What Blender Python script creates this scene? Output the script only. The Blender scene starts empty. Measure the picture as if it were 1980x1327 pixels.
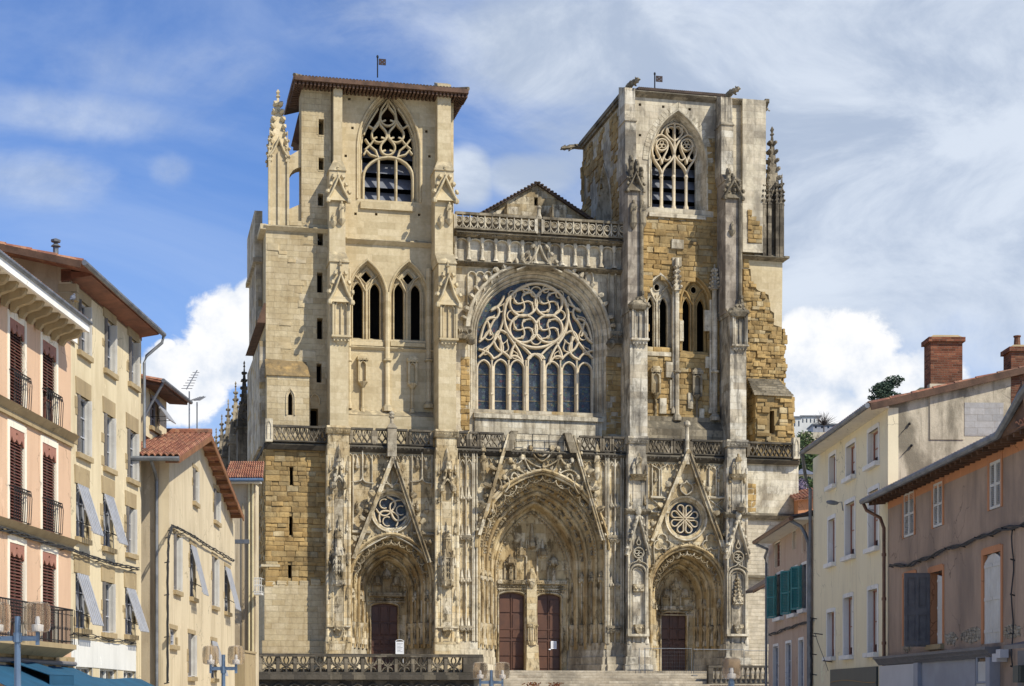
import bpy, bmesh, math, random
from mathutils import Vector, Matrix
from mathutils.geometry import tessellate_polygon
R = math.radians
PI = math.pi
sc = bpy.context.scene
COL = sc.collection
random.seed(7)
# ------------------------------------------------------------------ camera
FPX, CXP, HOR = 3275.0, 990.0, 1346.0          # focal length in photo pixels, centre column, eye-level row
cam = bpy.data.objects.new('camera', bpy.data.cameras.new('camera'))
COL.objects.link(cam)
cam.location = (0, 0, 0); cam.rotation_euler = (R(90), 0, 0)
cam.data.sensor_width = 36; cam.data.lens = 36 * FPX / 1980
cam.data.shift_y = (HOR - 663.5) / 1980
cam.data.clip_start = 0.5; cam.data.clip_end = 6000
sc.camera = cam
# ------------------------------------------------------------------ sun and exposure
SAZ, SEL = R(55), R(46)                          # sun behind the camera, to the right
SUN = Vector((math.sin(SAZ) * math.cos(SEL), -math.cos(SAZ) * math.cos(SEL), math.sin(SEL)))
sl = bpy.data.lights.new('sun', 'SUN'); sl.energy = 4.5; sl.angle = R(0.5); sl.color = (1, 0.945, 0.83)
so = bpy.data.objects.new('sun', sl); COL.objects.link(so); so.rotation_euler = SUN.to_track_quat('Z', 'Y').to_euler()
so.location = (60, -60, 80)
sc.view_settings.view_transform = 'Standard'; sc.view_settings.look = 'None'
sc.view_settings.gamma = 1; sc.view_settings.exposure = 0.34
# ------------------------------------------------------------------ node helpers
def setin(nt, sock, v):
    if isinstance(v, bpy.types.NodeSocket): nt.links.new(v, sock)
    elif isinstance(v, (tuple, list)) and sock.type == 'RGBA' and len(v) == 3: sock.default_value = (*v, 1)
    else: sock.default_value = v
def N(nt, typ, ins=None, **kw):
    n = nt.nodes.new(typ)
    for k, v in kw.items(): setattr(n, k, v)
    for k, v in (ins or {}).items(): setin(nt, n.inputs[k], v)
    return n
def M_(nt, op, a, b=0.0, c=None, clamp=False):
    n = N(nt, 'ShaderNodeMath', {0: a, 1: b}, operation=op, use_clamp=clamp)
    if c is not None: setin(nt, n.inputs[2], c)
    return n.outputs[0]
def mix(nt, f, a, b, mode='MIX'):
    n = N(nt, 'ShaderNodeMix', data_type='RGBA', blend_type=mode)
    setin(nt, n.inputs[0], f); setin(nt, n.inputs[6], a); setin(nt, n.inputs[7], b)
    return n.outputs[2]
def rng(nt, v, a, b, lo=0.0, hi=1.0):
    n = N(nt, 'ShaderNodeMapRange', {0: v, 1: a, 2: b, 3: lo, 4: hi}, interpolation_type='SMOOTHSTEP')
    return n.outputs[0]
def noise(nt, vec, scale, detail=3, rough=0.55, dist=0.0):
    return N(nt, 'ShaderNodeTexNoise', {'Vector': vec, 'Scale': scale, 'Detail': detail, 'Roughness': rough, 'Distortion': dist}).outputs['Fac']
def vmul(nt, vec, s):
    return N(nt, 'ShaderNodeVectorMath', {0: vec, 1: s}, operation='MULTIPLY').outputs[0]
# ------------------------------------------------------------------ sky: Nishita with clouds in the world shader
w = bpy.data.worlds.new('World'); sc.world = w; w.use_nodes = True
nt = w.node_tree; nt.nodes.clear()
sky = N(nt, 'ShaderNodeTexSky', sky_type='NISHITA', sun_disc=False, sun_elevation=SEL, sun_rotation=math.atan2(SUN.x, SUN.y),
        air_density=1.0, dust_density=0.6, ozone_density=2.2)
tc = N(nt, 'ShaderNodeTexCoord').outputs['Generated']
def cdir(px, py): return Vector((px - CXP, FPX, HOR - py)).normalized()
def cblob(px, py, rx, ry, soft=0.55):
    d = N(nt, 'ShaderNodeVectorMath', {0: tc, 1: tuple(cdir(px, py))}, operation='SUBTRACT').outputs[0]
    d = vmul(nt, d, (FPX / rx, 0.6 * FPX / rx, FPX / ry))
    l = N(nt, 'ShaderNodeVectorMath', {0: d}, operation='LENGTH').outputs['Value']
    return rng(nt, l, 0.25, 1.25, 1.0, 0.0)
def addc(*a):
    r = a[0]
    for b in a[1:]: r = M_(nt, 'MAXIMUM', r, b)
    return r
n1 = noise(nt, vmul(nt, tc, (1, 1, 1.6)), 6.5, 10, 0.62, 0.5)
n2 = noise(nt, vmul(nt, tc, (1, 1, 1.2)), 20.0, 12, 0.66, 0.15)
n3 = noise(nt, vmul(nt, tc, (1, 1, 2.6)), 11.0, 8, 0.6, 0.9)
nth = noise(nt, vmul(nt, tc, (1, 1, 2.4)), 3.2, 8, 0.58, 0.9)
cum = addc(cblob(440, 655, 95, 115), cblob(345, 745, 110, 100), cblob(495, 590, 60, 60), cblob(1600, 690, 150, 105), cblob(1750, 740, 150, 66), cblob(1560, 640, 60, 50),
           cblob(1560, 790, 130, 90), cblob(320, 668, 26, 16))
cumn = M_(nt, 'ADD', cum, M_(nt, 'MULTIPLY', M_(nt, 'SUBTRACT', n2, 0.5), 1.7))
cumm = rng(nt, cumn, 0.34, 0.62)
soft = addc(M_(nt, 'MULTIPLY', cblob(1800, 240, 850, 560), 1.2), M_(nt, 'MULTIPLY', cblob(1560, 400, 460, 300), 1.25), cblob(1250, 90, 520, 150), M_(nt, 'MULTIPLY', cblob(900, 345, 70, 70), 0.95), M_(nt, 'MULTIPLY', cblob(1040, 340, 140, 60), 0.8),
            M_(nt, 'MULTIPLY', cblob(330, 130, 330, 90), 0.40), M_(nt, 'MULTIPLY', cblob(900, 60, 420, 110), 0.45), M_(nt, 'MULTIPLY', cblob(70, 350, 200, 70), 0.55),
            M_(nt, 'MULTIPLY', cblob(330, 325, 60, 45), 0.5), M_(nt, 'MULTIPLY', cblob(170, 225, 360, 60), 0.45), M_(nt, 'MULTIPLY', cblob(400, 800, 200, 100), 0.5))
softn = M_(nt, 'ADD', M_(nt, 'ADD', soft, M_(nt, 'MULTIPLY', M_(nt, 'SUBTRACT', n1, 0.5), 1.2)), M_(nt, 'MULTIPLY', M_(nt, 'SUBTRACT', n3, 0.5), 0.35))
softm = rng(nt, softn, 0.12, 0.95)
veil = rng(nt, nth, 0.38, 0.72, 0.0, 0.30)
skyc = mix(nt, 1.0, sky.outputs[0], (0.60, 0.78, 1.12, 1), 'MULTIPLY')
graysh = rng(nt, noise(nt, vmul(nt, tc, (1, 1, 1.8)), 8.0, 8, 0.62, 0.6), 0.36, 0.66)
c1 = mix(nt, graysh, (3.3, 3.9, 4.9, 1), (5.3, 5.8, 6.5, 1))
c2 = mix(nt, rng(nt, M_(nt, 'ADD', noise(nt, tc, 26.0, 9, 0.6), M_(nt, 'MULTIPLY', cumn, 0.22)), 0.42, 0.80), (4.2, 4.9, 6.0, 1), (7.3, 7.3, 7.35, 1))
col = mix(nt, veil, skyc, (4.6, 5.4, 6.8, 1))
col = mix(nt, M_(nt, 'MULTIPLY', softm, 0.92), col, c1)
col = mix(nt, cumm, col, c2)
bg = N(nt, 'ShaderNodeBackground', {0: col, 1: 0.112})
nt.links.new(bg.outputs[0], N(nt, 'ShaderNodeOutputWorld').inputs[0])
# ------------------------------------------------------------------ mesh builder; coordinates are (along the wall, outward, up)
class MB:
    def __init__(s): s.v = []; s.f = []; s.m = []; s.r = []; s.pc = []
    def add(s, vs, fs, m=0, r=None):
        o = len(s.v); s.v += [tuple(p) for p in vs]
        if r is None: r = random.random()
        s.pc.append((o, len(s.v), len(s.f), len(s.f) + len(fs)))
        for f in fs: s.f.append(tuple(i + o for i in f)); s.m.append(m); s.r.append(r)
    def hexa(s, p, m=0, r=None): # 8 points: bottom ring, top ring
        s.add(p, [(0, 1, 2, 3), (7, 6, 5, 4), (0, 4, 5, 1), (1, 5, 6, 2), (2, 6, 7, 3), (3, 7, 4, 0)], m, r)
    def box(s, x0, x1, w0, w1, z0, z1, m=0, r=None):
        s.hexa([(x0, w0, z0), (x1, w0, z0), (x1, w1, z0), (x0, w1, z0), (x0, w0, z1), (x1, w0, z1), (x1, w1, z1), (x0, w1, z1)], m, r)
    def taper(s, x0, x1, w0, w1, z0, z1, ix=0.1, iw=0.1, m=0): # box whose top is smaller
        s.hexa([(x0, w0, z0), (x1, w0, z0), (x1, w1, z0), (x0, w1, z0), (x0 + ix, w0 + iw, z1), (x1 - ix, w0 + iw, z1), (x1 - ix, w1 - iw, z1), (x0 + ix, w1 - iw, z1)], m)
    def wedge(s, x0, x1, w0, w1, z0, z1, m=0): # slope: high at the wall (w0), low at the front (w1)
        s.add([(x0, w0, z0), (x1, w0, z0), (x1, w1, z0), (x0, w1, z0), (x0, w0, z1), (x1, w0, z1)], [(0, 1, 2, 3), (4, 5, 2, 3)[::-1], (0, 1, 5, 4), (1, 2, 5), (0, 4, 3)], m)
    def bar(s, p, q, a, b=None, m=0): # bar between two points, a wide, b deep
        p = Vector(p); q = Vector(q); b = a if b is None else b
        d = (q - p).normalized()
        u = d.cross(Vector((0, 1, 0)))
        if u.length < 1e-3: u = Vector((1, 0, 0))
        u.normalize(); v = d.cross(u).normalized()
        u *= a / 2; v *= b / 2
        s.hexa([p - u - v, p + u - v, p + u + v, p - u + v, q - u - v, q + u - v, q + u + v, q - u + v], m)
    def tube(s, pts, r, n=6, m=0):
        pts = [Vector(p) for p in pts]; rings = []
        for i, p in enumerate(pts):
            d = (pts[min(i + 1, len(pts) - 1)] - pts[max(i - 1, 0)]).normalized()
            a = d.cross(Vector((0.13, 0.31, 1)) if abs(d.z) < 0.9 else Vector((1, 0, 0))).normalized(); b = d.cross(a)
            rr = r[i] if isinstance(r, (list, tuple)) else r
            rings.append([p + (a * math.cos(2 * PI * k / n) + b * math.sin(2 * PI * k / n)) * rr for k in range(n)])
        vs = [v for rg in rings for v in rg]
        fs = [(i * n + k, i * n + (k + 1) % n, (i + 1) * n + (k + 1) % n, (i + 1) * n + k) for i in range(len(pts) - 1) for k in range(n)]
        fs += [tuple(range(n)), tuple(range((len(pts) - 1) * n, len(pts) * n))]
        s.add(vs, fs, m)
    def lathe(s, cx, cw, z, prof, n=8, m=0, sw=1.0, ph=0.0): # prof (radius, height)
        vs = [(cx + rr * math.cos(2 * PI * (k + ph) / n), cw + sw * rr * math.sin(2 * PI * (k + ph) / n), z + h) for rr, h in prof for k in range(n)]
        fs = [(i * n + k, i * n + (k + 1) % n, (i + 1) * n + (k + 1) % n, (i + 1) * n + k) for i in range(len(prof) - 1) for k in range(n)]
        fs += [tuple(range(n)), tuple(range((len(prof) - 1) * n, len(prof) * n))]
        s.add(vs, fs, m)
    def ell(s, c, r, ax=None, n=6, k=4, m=0, jit=0.0): # ellipsoid radii (a, b, c) with c along ax
        c = Vector(c); ax = Vector(ax or (0, 0, 1)).normalized()
        a = ax.cross(Vector((0, 1, 0)) if abs(ax.y) < 0.9 else Vector((1, 0, 0))).normalized(); b = ax.cross(a)
        vs = [c - ax * r[2]]
        for i in range(1, k):
            t = PI * i / k
            for j in range(n):
                q = 2 * PI * j / n; g = 1 + random.uniform(-jit, jit)
                vs.append(c + (a * r[0] * math.cos(q) + b * r[1] * math.sin(q)) * math.sin(t) * g - ax * r[2] * math.cos(t))
        vs.append(c + ax * r[2]); L = len(vs) - 1
        fs = [(0, 1 + (j + 1) % n, 1 + j) for j in range(n)] + [(L, L - n + j, L - n + (j + 1) % n) for j in range(n)]
        fs += [(1 + i * n + j, 1 + i * n + (j + 1) % n, 1 + (i + 1) * n + (j + 1) % n, 1 + (i + 1) * n + j) for i in range(k - 2) for j in range(n)]
        s.add(vs, fs, m)
    def loft(s, pin, pout, prof, T, m=0): # profile offsets run from the inner to the outer path
        P = len(prof); no = miters(pout); ni = miters(pin); vs = []
        for (x, z), (X_, Z_), (a, b), (c, d) in zip(pin, pout, ni, no):
            for o, ww in prof:
                t = o / T
                if t > 1: vs.append((X_ + c * (o - T), ww, Z_ + d * (o - T)))
                elif t < 0: vs.append((x + a * o, ww, z + b * o))
                else: vs.append((x + (X_ - x) * t, ww, z + (Z_ - z) * t))
        fs = [(i * P + k, i * P + k + 1, (i + 1) * P + k + 1, (i + 1) * P + k) for i in range(len(pin) - 1) for k in range(P - 1)]
        s.add(vs, fs, m)
    def sweep(s, path, prof, closed=False, cprof=False, m=0):
        nn = miters(path, closed); P = len(prof); vs = []
        for (x, z), (a, b) in zip(path, nn):
            for o, ww in prof: vs.append((x + a * o, ww, z + b * o))
        L = len(path); fs = []
        for i in range(L if closed else L - 1):
            j = (i + 1) % L
            for k in range(P if cprof else P - 1):
                q = (k + 1) % P; fs.append((i * P + k, i * P + q, j * P + q, j * P + k))
        if cprof and not closed: fs += [tuple(range(P)), tuple(range((L - 1) * P, L * P))]
        s.add(vs, fs, m)
    def rib(s, path, a, w0, w1, closed=False, m=0): # chamfered stone bar of width a from depth w0 to w1
        h = a / 2; wm = w1 - min(0.45 * (w1 - w0), h * 0.9)
        s.sweep(path, [(-h, w0), (-h, wm), (-h * 0.35, w1), (h * 0.35, w1), (h, wm), (h, w0)], closed, True, m)
    def plate(s, outer, holes, w0, w1, m=0):
        polys = [outer] + list(holes)
        flat = [p for q in polys for p in q]; n = len(flat)
        tri = tessellate_polygon([[Vector((p[0], p[1], 0)) for p in q] for q in polys])
        vs = [(p[0], w1, p[1]) for p in flat] + [(p[0], w0, p[1]) for p in flat]
        fs = [tuple(t) for t in tri] + [tuple(i + n for i in t)[::-1] for t in tri]
        o = 0
        for q in polys:
            k = len(q)
            fs += [(o + i, o + (i + 1) % k, o + (i + 1) % k + n, o + i + n) for i in range(k)]
            o += k
        s.add(vs, fs, m)
    def stone(s, x0, x1, z0, z1, wb, wf, m=0, ins=0.03, jit=0.02, side=None): # rough stone proud of a wall
        j = lambda q=jit: random.uniform(-q, q)
        if side is None:
            b = [(x0, wb, z0), (x1, wb, z0), (x1, wb, z1), (x0, wb, z1)]
            mid = [(p[0] + j(), wf - ins * 0.8 + j(ins * 0.3), p[2] + j()) for p in b]
            cx, cz = (x0 + x1) / 2, (z0 + z1) / 2
            fr = [(p[0] + math.copysign(ins, cx - p[0]) + j(), wf + j(ins * 0.7), p[2] + math.copysign(ins, cz - p[2]) + j()) for p in b]
            vs = b + mid + fr
        else: # stone on a flank: x0,x1 run along depth; side = (x of wall, sign)
            X, sg = side
            b = [(X, x0, z0), (X, x1, z0), (X, x1, z1), (X, x0, z1)]; p_ = wf - wb
            mid = [(X + sg * (p_ - ins * 0.8) + j(ins * 0.3), p[1] + j(), p[2] + j()) for p in b]
            cx, cz = (x0 + x1) / 2, (z0 + z1) / 2
            fr = [(X + sg * p_ + j(ins * 0.7), p[1] + math.copysign(ins, cx - p[1]), p[2] + math.copysign(ins, cz - p[2])) for p in b]
            vs = b + mid + fr
        fs = [(8, 9, 10, 11)]
        for o in (0, 4): fs += [(o + i, o + (i + 1) % 4, o + 4 + (i + 1) % 4, o + 4 + i) for i in range(4)]
        s.add(vs, fs, m)
    def rubble(s, x0, x1, z0, z1, w, pred=None, rh=(0.24, 0.48), rl=(0.3, 0.95), pr=(0.02, 0.13), m=0, side=None, jit=0.02, avoid=()):
        z = z0
        while z < z1 - 0.05:
            h = min(random.uniform(*rh), z1 - z)
            x = x0 - random.uniform(0, 0.2)
            while x < x1:
                l = random.uniform(*rl); a, b = max(x, x0), min(x + l, x1)
                for r0, r1, s0, s1 in avoid:
                    if z < s1 and z + h > s0 and a < r1 and b > r0:
                        if a < r0 - .06: b = min(b, r0); l = b - x
                        else: a = max(a, r1); b = max(b, a + .25); l = b - x
                if b - a > 0.06 and (pred is None or pred((a + b) / 2, z + h / 2)):
                    zz = [z, z + h]
                    if h > 0.38 and random.random() < 0.15: # two thin stones in one course
                        s.stone(a, b, z, z + h / 2, w - 0.05, w + random.uniform(*pr), m, 0.025, jit, side)
                        s.stone(a, b, z + h / 2, z + h, w - 0.05, w + random.uniform(*pr), m, 0.025, jit, side)
                    else: s.stone(a, b, z, z + h, w - 0.05, w + random.uniform(*pr), m, 0.03, jit, side)
                x += l
            z += h
def clusters(mb, gap=0.06): # separate what does not touch
    B = []
    for a, b, c, d in mb.pc:
        vv = mb.v[a:b]; B.append([min(p[i] for p in vv) - gap for i in range(3)] + [max(p[i] for p in vv) + gap for i in range(3)])
    par = list(range(len(B)))
    def fd(i):
        while par[i] != i: par[i] = par[par[i]]; i = par[i]
        return i
    for i in range(len(B)):
        for j in range(i):
            if all(B[i][k] <= B[j][k + 3] and B[j][k] <= B[i][k + 3] for k in range(3)): par[fd(i)] = fd(j)
    g = {}
    for i in range(len(B)): g.setdefault(fd(i), []).append(i)
    out = []
    for ids in g.values():
        q = MB()
        for i in ids:
            a, b, c, d = mb.pc[i]; o = len(q.v); q.v += mb.v[a:b]; q.pc.append((o, len(q.v), len(q.f), len(q.f) + d - c))
            for k in range(c, d): q.f.append(tuple(x - a + o for x in mb.f[k])); q.m.append(mb.m[k]); q.r.append(mb.r[k])
        out.append(q)
    return out
def miters(path, closed=False):
    L = len(path); out = []
    def nrm(p, q):
        dx, dz = q[0] - p[0], q[1] - p[1]; l = math.hypot(dx, dz) or 1e-9
        return (-dz / l, dx / l)
    for i in range(L):
        a = nrm(path[i - 1], path[i]) if (i > 0 or closed) else None
        b = nrm(path[i], path[(i + 1) % L]) if (i < L - 1 or closed) else None
        a = a or b; b = b or a
        x, z = a[0] + b[0], a[1] + b[1]; l = math.hypot(x, z)
        if l < 1e-6: out.append(b); continue
        x /= l; z /= l; c = max(0.5, x * a[0] + z * a[1])
        out.append((x / c, z / c))
    return out
def offpath(path, o, closed=False): return [(p[0] + n[0] * o, p[1] + n[1] * o) for p, n in zip(path, miters(path, closed))]
def arch(xl, xr, zs, za, zb=None, n=14): # pointed (or semi-elliptic) arch from left foot to right foot
    a = (xr - xl) / 2; h = za - zs; cx = (xl + xr) / 2; pts = []
    if h > a * 1.02:
        Rr = (a * a + h * h) / (2 * a); ta = math.asin(min(1, h / Rr))
        left = [(xl + Rr - Rr * math.cos(ta * i / n), zs + Rr * math.sin(ta * i / n)) for i in range(n + 1)]
        left[-1] = (cx, za)
        pts = left + [(2 * cx - x, z) for x, z in left[-2::-1]]
    else: pts = [(cx - a * math.cos(PI * i / (2 * n)), zs + h * math.sin(PI * i / (2 * n))) for i in range(2 * n + 1)]
    if zb is not None: pts = [(xl, zb)] + pts + [(xr, zb)]
    return pts
def circ(cx, cz, r, n=28): return [(cx + r * math.cos(-2 * PI * i / n), cz + r * math.sin(-2 * PI * i / n)) for i in range(n)]
def bz(p0, p1, p2, p3, n=10):
    return [tuple((1 - t) ** 3 * a + 3 * (1 - t) ** 2 * t * b + 3 * (1 - t) * t * t * c + t ** 3 * d for a, b, c, d in zip(p0, p1, p2, p3)) for t in [i / n for i in range(n + 1)]]
def drop(cx, cz, r, L, ang=90, n=16): # soufflet: round at one end, drawn to a point at distance L in direction ang
    pts = [(r * math.cos(t), r * math.sin(t)) for t in [R(60) + R(240) * i / n for i in range(n + 1)]]
    t0, t1 = pts[0], pts[-1]
    up = bz(t1, (t1[0] + r * 0.55, t1[1] * 0.62), (L * 0.62, -r * 0.06), (L, 0), 5)[1:]
    dn = bz((L, 0), (L * 0.62, r * 0.06), (t0[0] + r * 0.55, t0[1] * 0.62), t0, 5)[1:-1]
    pts = pts + up + dn
    a = R(ang); ca, sa = math.cos(a), math.sin(a)
    return [(cx + x * ca - z * sa, cz + x * sa + z * ca) for x, z in pts]
# ------------------------------------------------------------------ objects
def finish(mb, name, mats, parent=None, z0=0.0, flip=True, sharp=35):
    me = bpy.data.meshes.new(name)
    me.from_pydata([(x, -y if flip else y, z - z0) for x, y, z in mb.v], [], mb.f)
    mats = mats if isinstance(mats, (list, tuple)) else [mats]
    for m in mats: me.materials.append(m)
    me.polygons.foreach_set('material_index', mb.m)
    at = me.attributes.new('rnd', 'FLOAT', 'FACE'); at.data.foreach_set('value', mb.r)
    bm = bmesh.new(); bm.from_mesh(me); bmesh.ops.recalc_face_normals(bm, faces=bm.faces[:]); bm.to_mesh(me); bm.free()
    me.polygons.foreach_set('use_smooth', [True] * len(me.polygons))
    me.set_sharp_from_angle(angle=R(sharp))
    me.update()
    o = bpy.data.objects.new(name, me); COL.objects.link(o)
    if parent is not None: o.parent = parent
    return o
def tag(o, label=None, cat=None, group=None, kind=None):
    for k, v in (('label', label), ('category', cat), ('group', group), ('kind', kind)):
        if v: o[k] = v
    return o
class Frame: # a wall line: origin on the plan, heading th; w is the distance out of the wall
    def __init__(s, ox, oy, th, z0=-1.6): s.ox, s.oy, s.th, s.z0 = ox, oy, th, z0; s.c, s.s = math.cos(th), math.sin(th)
    def X(s, px, w=0.0):
        k = (px - CXP) / FPX
        return (k * s.oy - s.ox - w * (s.s + k * s.c)) / (s.c - k * s.s)
    def depth(s, px, w=0.0): return s.oy + s.X(px, w) * s.s - w * s.c
    def Z(s, py, px, w=0.0): return (HOR - py) / FPX * s.depth(px, w)
    def P(s, px, py, w=0.0): return (s.X(px, w), s.Z(py, px, w))
    def Ps(s, pts, w=0.0): return [s.P(x, y, w) for x, y in pts]
    def root(s, name, label, cat, group=None):
        o = bpy.data.objects.new(name, None); COL.objects.link(o); o.empty_display_size = 0.5
        o.location = (s.ox, s.oy, s.z0); o.rotation_euler = (0, 0, s.th)
        return tag(o, label, cat, group)
    def part(s, name, mb, mats, parent, sharp=35, label=None):
        o = finish(mb, name, mats, parent, s.z0, True, sharp)
        if label: o['label'] = label
        return o
    def rect(s, x0, x1, y0, y1, w=0.0): # photo rectangle -> (x0,x1,z0,z1) on the plane w
        mx = (x0 + x1) / 2
        return s.X(x0, w), s.X(x1, w), s.Z(y1, mx, w), s.Z(y0, mx, w)
    def box(s, mb, x0, x1, y0, y1, w0, w1, m=0):
        a, b, c, d = s.rect(x0, x1, y0, y1, w1); mb.box(a, b, w0, w1, c, d, m)
    def arch(s, xl, xr, ys, ya, yb, w, n=14):
        mx = (xl + xr) / 2
        return arch(s.X(xl, w), s.X(xr, w), s.Z(ys, mx, w), s.Z(ya, mx, w), s.Z(yb, mx, w) if yb is not None else None, n)
def rectp(x0, x1, z0, z1): return [(x0, z0), (x0, z1), (x1, z1), (x1, z0)]
# ------------------------------------------------------------------ materials
def newmat(name):
    m = bpy.data.materials.new(name); m.use_nodes = True; nt = m.node_tree; nt.nodes.clear()
    p = N(nt, 'ShaderNodeBsdfPrincipled'); nt.links.new(p.outputs[0], N(nt, 'ShaderNodeOutputMaterial').inputs[0])
    return m, nt, p
def plain(name, c, rough=0.7, metal=0.0, var=0.15, sc_=3.0, bump=0.15, c2=None, spec=0.4):
    m, nt, p = newmat(name)
    co = N(nt, 'ShaderNodeTexCoord').outputs['Object']
    f = noise(nt, co, sc_, 5, 0.6)
    d = c2 or tuple(x * (1 - 2.2 * var) for x in c)
    nt.links.new(mix(nt, rng(nt, f, 0.3, 0.72), c, d), p.inputs['Base Color'])
    p.inputs['Roughness'].default_value = rough; p.inputs['Metallic'].default_value = metal; p.inputs['Specular IOR Level'].default_value = spec
    if bump:
        b = N(nt, 'ShaderNodeBump', {'Height': noise(nt, co, sc_ * 9, 4, 0.65), 'Strength': bump, 'Distance': 0.03})
        nt.links.new(b.outputs[0], p.inputs['Normal'])
    return m
def stone(name, cols, bw=0.85, rh=0.38, stain=0.35, staincol=(0.10, 0.085, 0.06), bump=0.5, mortar=0.35, useattr=False, top=0.6, streak=0.3,
          topcol=(0.085, 0.075, 0.055), off=0.0, soot=0.0, brickbump=1.0):
    """cols: list of (position, colour) over a per-block random value"""
    m, nt, p = newmat(name)
    co = N(nt, 'ShaderNodeTexCoord').outputs['Object']
    geo = N(nt, 'ShaderNodeNewGeometry')
    sp = N(nt, 'ShaderNodeSeparateXYZ', {0: co})
    warp = M_(nt, 'MULTIPLY', M_(nt, 'SUBTRACT', noise(nt, co, 1.1, 3), 0.5), 0.05)
    vec = N(nt, 'ShaderNodeCombineXYZ', {0: M_(nt, 'ADD', M_(nt, 'ADD', sp.outputs[0], sp.outputs[1]), off), 1: M_(nt, 'ADD', sp.outputs[2], warp), 2: 0.0}).outputs[0]
    br = N(nt, 'ShaderNodeTexBrick', {'Vector': vec, 'Color1': (0, 0, 0, 1), 'Color2': (1, 1, 1, 1), 'Mortar': (0.5, 0.5, 0.5, 1), 'Scale': 1.0, 'Mortar Size': 0.008,
                                      'Mortar Smooth': 0.3, 'Brick Width': bw, 'Row Height': rh}, offset=0.5, squash=1.35, squash_frequency=3)
    rv = N(nt, 'ShaderNodeAttribute', attribute_name='rnd').outputs['Fac'] if useattr else N(nt, 'ShaderNodeSeparateColor', {0: br.outputs['Color']}).outputs[0]
    rv = M_(nt, 'ADD', rv, M_(nt, 'MULTIPLY', M_(nt, 'SUBTRACT', noise(nt, co, 0.35, 3), 0.5), 0.7))
    ra = N(nt, 'ShaderNodeValToRGB', {0: rv}); cr = ra.color_ramp
    cr.elements[0].position = cols[0][0]; cr.elements[0].color = (*cols[0][1], 1)
    cr.elements[1].position = cols[-1][0]; cr.elements[1].color = (*cols[-1][1], 1)
    for q, c in cols[1:-1]: e = cr.elements.new(q); e.color = (*c, 1)
    c = ra.outputs[0]
    # mottled surface, run-off streaks and dirt
    fine = noise(nt, co, 4.5, 6, 0.65)
    c = mix(nt, rng(nt, fine, 0.25, 0.8, 0.0, 0.42), c, mix(nt, 1.0, c, (0.52, 0.47, 0.38, 1), 'MULTIPLY'))
    st = noise(nt, vmul(nt, co, (1, 1, 0.55)), 0.55, 6, 0.66, 0.4)
    c = mix(nt, M_(nt, 'MULTIPLY', rng(nt, st, 0.42, 0.66), stain), c, staincol)
    sk = noise(nt, vmul(nt, co, (3.2, 3.2, 0.22)), 1.0, 5, 0.6)
    c = mix(nt, M_(nt, 'MULTIPLY', rng(nt, sk, 0.48, 0.72), streak), c, staincol)
    if soot: c = mix(nt, M_(nt, 'MULTIPLY', rng(nt, noise(nt, vmul(nt, co, (1.2, 1.2, .55)), 1.9, 9, .74, .3), .50, .63), soot), c, tuple(x * .26 for x in staincol))
    if not useattr and mortar: c = mix(nt, M_(nt, 'MULTIPLY', br.outputs['Fac'], mortar), c, (0.19, 0.155, 0.11, 1))
    nz = N(nt, 'ShaderNodeSeparateXYZ', {0: geo.outputs['True Normal']}).outputs[2]
    if top: c = mix(nt, M_(nt, 'MULTIPLY', M_(nt, 'MULTIPLY', rng(nt, nz, 0.25, 0.75), top), rng(nt, noise(nt, co, 2.2, 4), 0.25, 0.55)), c, topcol)
    nt.links.new(c, p.inputs['Base Color'])
    p.inputs['Roughness'].default_value = 0.92; p.inputs['Specular IOR Level'].default_value = 0.15
    h = M_(nt, 'ADD', M_(nt, 'MULTIPLY', noise(nt, co, 9, 8, 0.7), 0.55), M_(nt, 'MULTIPLY', noise(nt, co, 2.3, 5, 0.6), 0.5))
    if not useattr: h = M_(nt, 'SUBTRACT', h, M_(nt, 'MULTIPLY', br.outputs['Fac'], 0.35 * brickbump)); h = M_(nt, 'ADD', h, M_(nt, 'MULTIPLY', rv, 0.10 * brickbump))
    b = N(nt, 'ShaderNodeBump', {'Height': h, 'Strength': bump, 'Distance': 0.06})
    nt.links.new(b.outputs[0], p.inputs['Normal'])
    return m
MT = {}
CR = (0.585, 0.485, 0.30); CR2 = (0.49, 0.40, 0.24); PALE = (0.66, 0.585, 0.43); OCH = (0.43, 0.29, 0.12); OCH2 = (0.34, 0.22, 0.085); GREY = (0.34, 0.29, 0.21)
MT['lime'] = stone('clean limestone', [(0.0, CR2), (0.35, CR), (0.75, (0.62, 0.52, 0.335)), (1.0, CR)], 1.0, 0.42, 0.34, (0.33, 0.24, 0.125), 0.32, 0.22, streak=0.3, top=0.6)
MT['worn'] = stone('worn limestone', [(0.0, (0.47, 0.37, 0.21)), (0.35, CR), (0.6, (0.52, 0.425, 0.26)), (1.0, (0.62, 0.52, 0.34))], 0.8, 0.36, 0.45, (0.27, 0.19, 0.09), 0.8, 0.4, streak=0.35, soot=0.15)
MT['patch'] = stone('patched limestone', [(0.0, PALE), (0.30, (0.56, 0.48, 0.35)), (0.42, (0.44, 0.37, 0.26)), (0.6, PALE), (0.80, (0.54, 0.44, 0.27)), (0.9, (0.47, 0.32, 0.13)), (1.0, (0.60, 0.50, 0.32))], 0.85, 0.44, 0.62, (0.15, 0.125, 0.09), 0.55, 0.3, streak=0.55, soot=0.35)
MT['buttr'] = stone('streaked buttress stone', [(0.0, (0.60, 0.54, 0.42)), (0.4, (0.70, 0.64, 0.51)), (0.6, (0.46, 0.39, 0.28)), (1.0, (0.66, 0.58, 0.43))], 0.85, 0.44, 0.85, (0.10, 0.088, 0.07), 0.6, 0.3, streak=0.85, soot=0.5)
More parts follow.
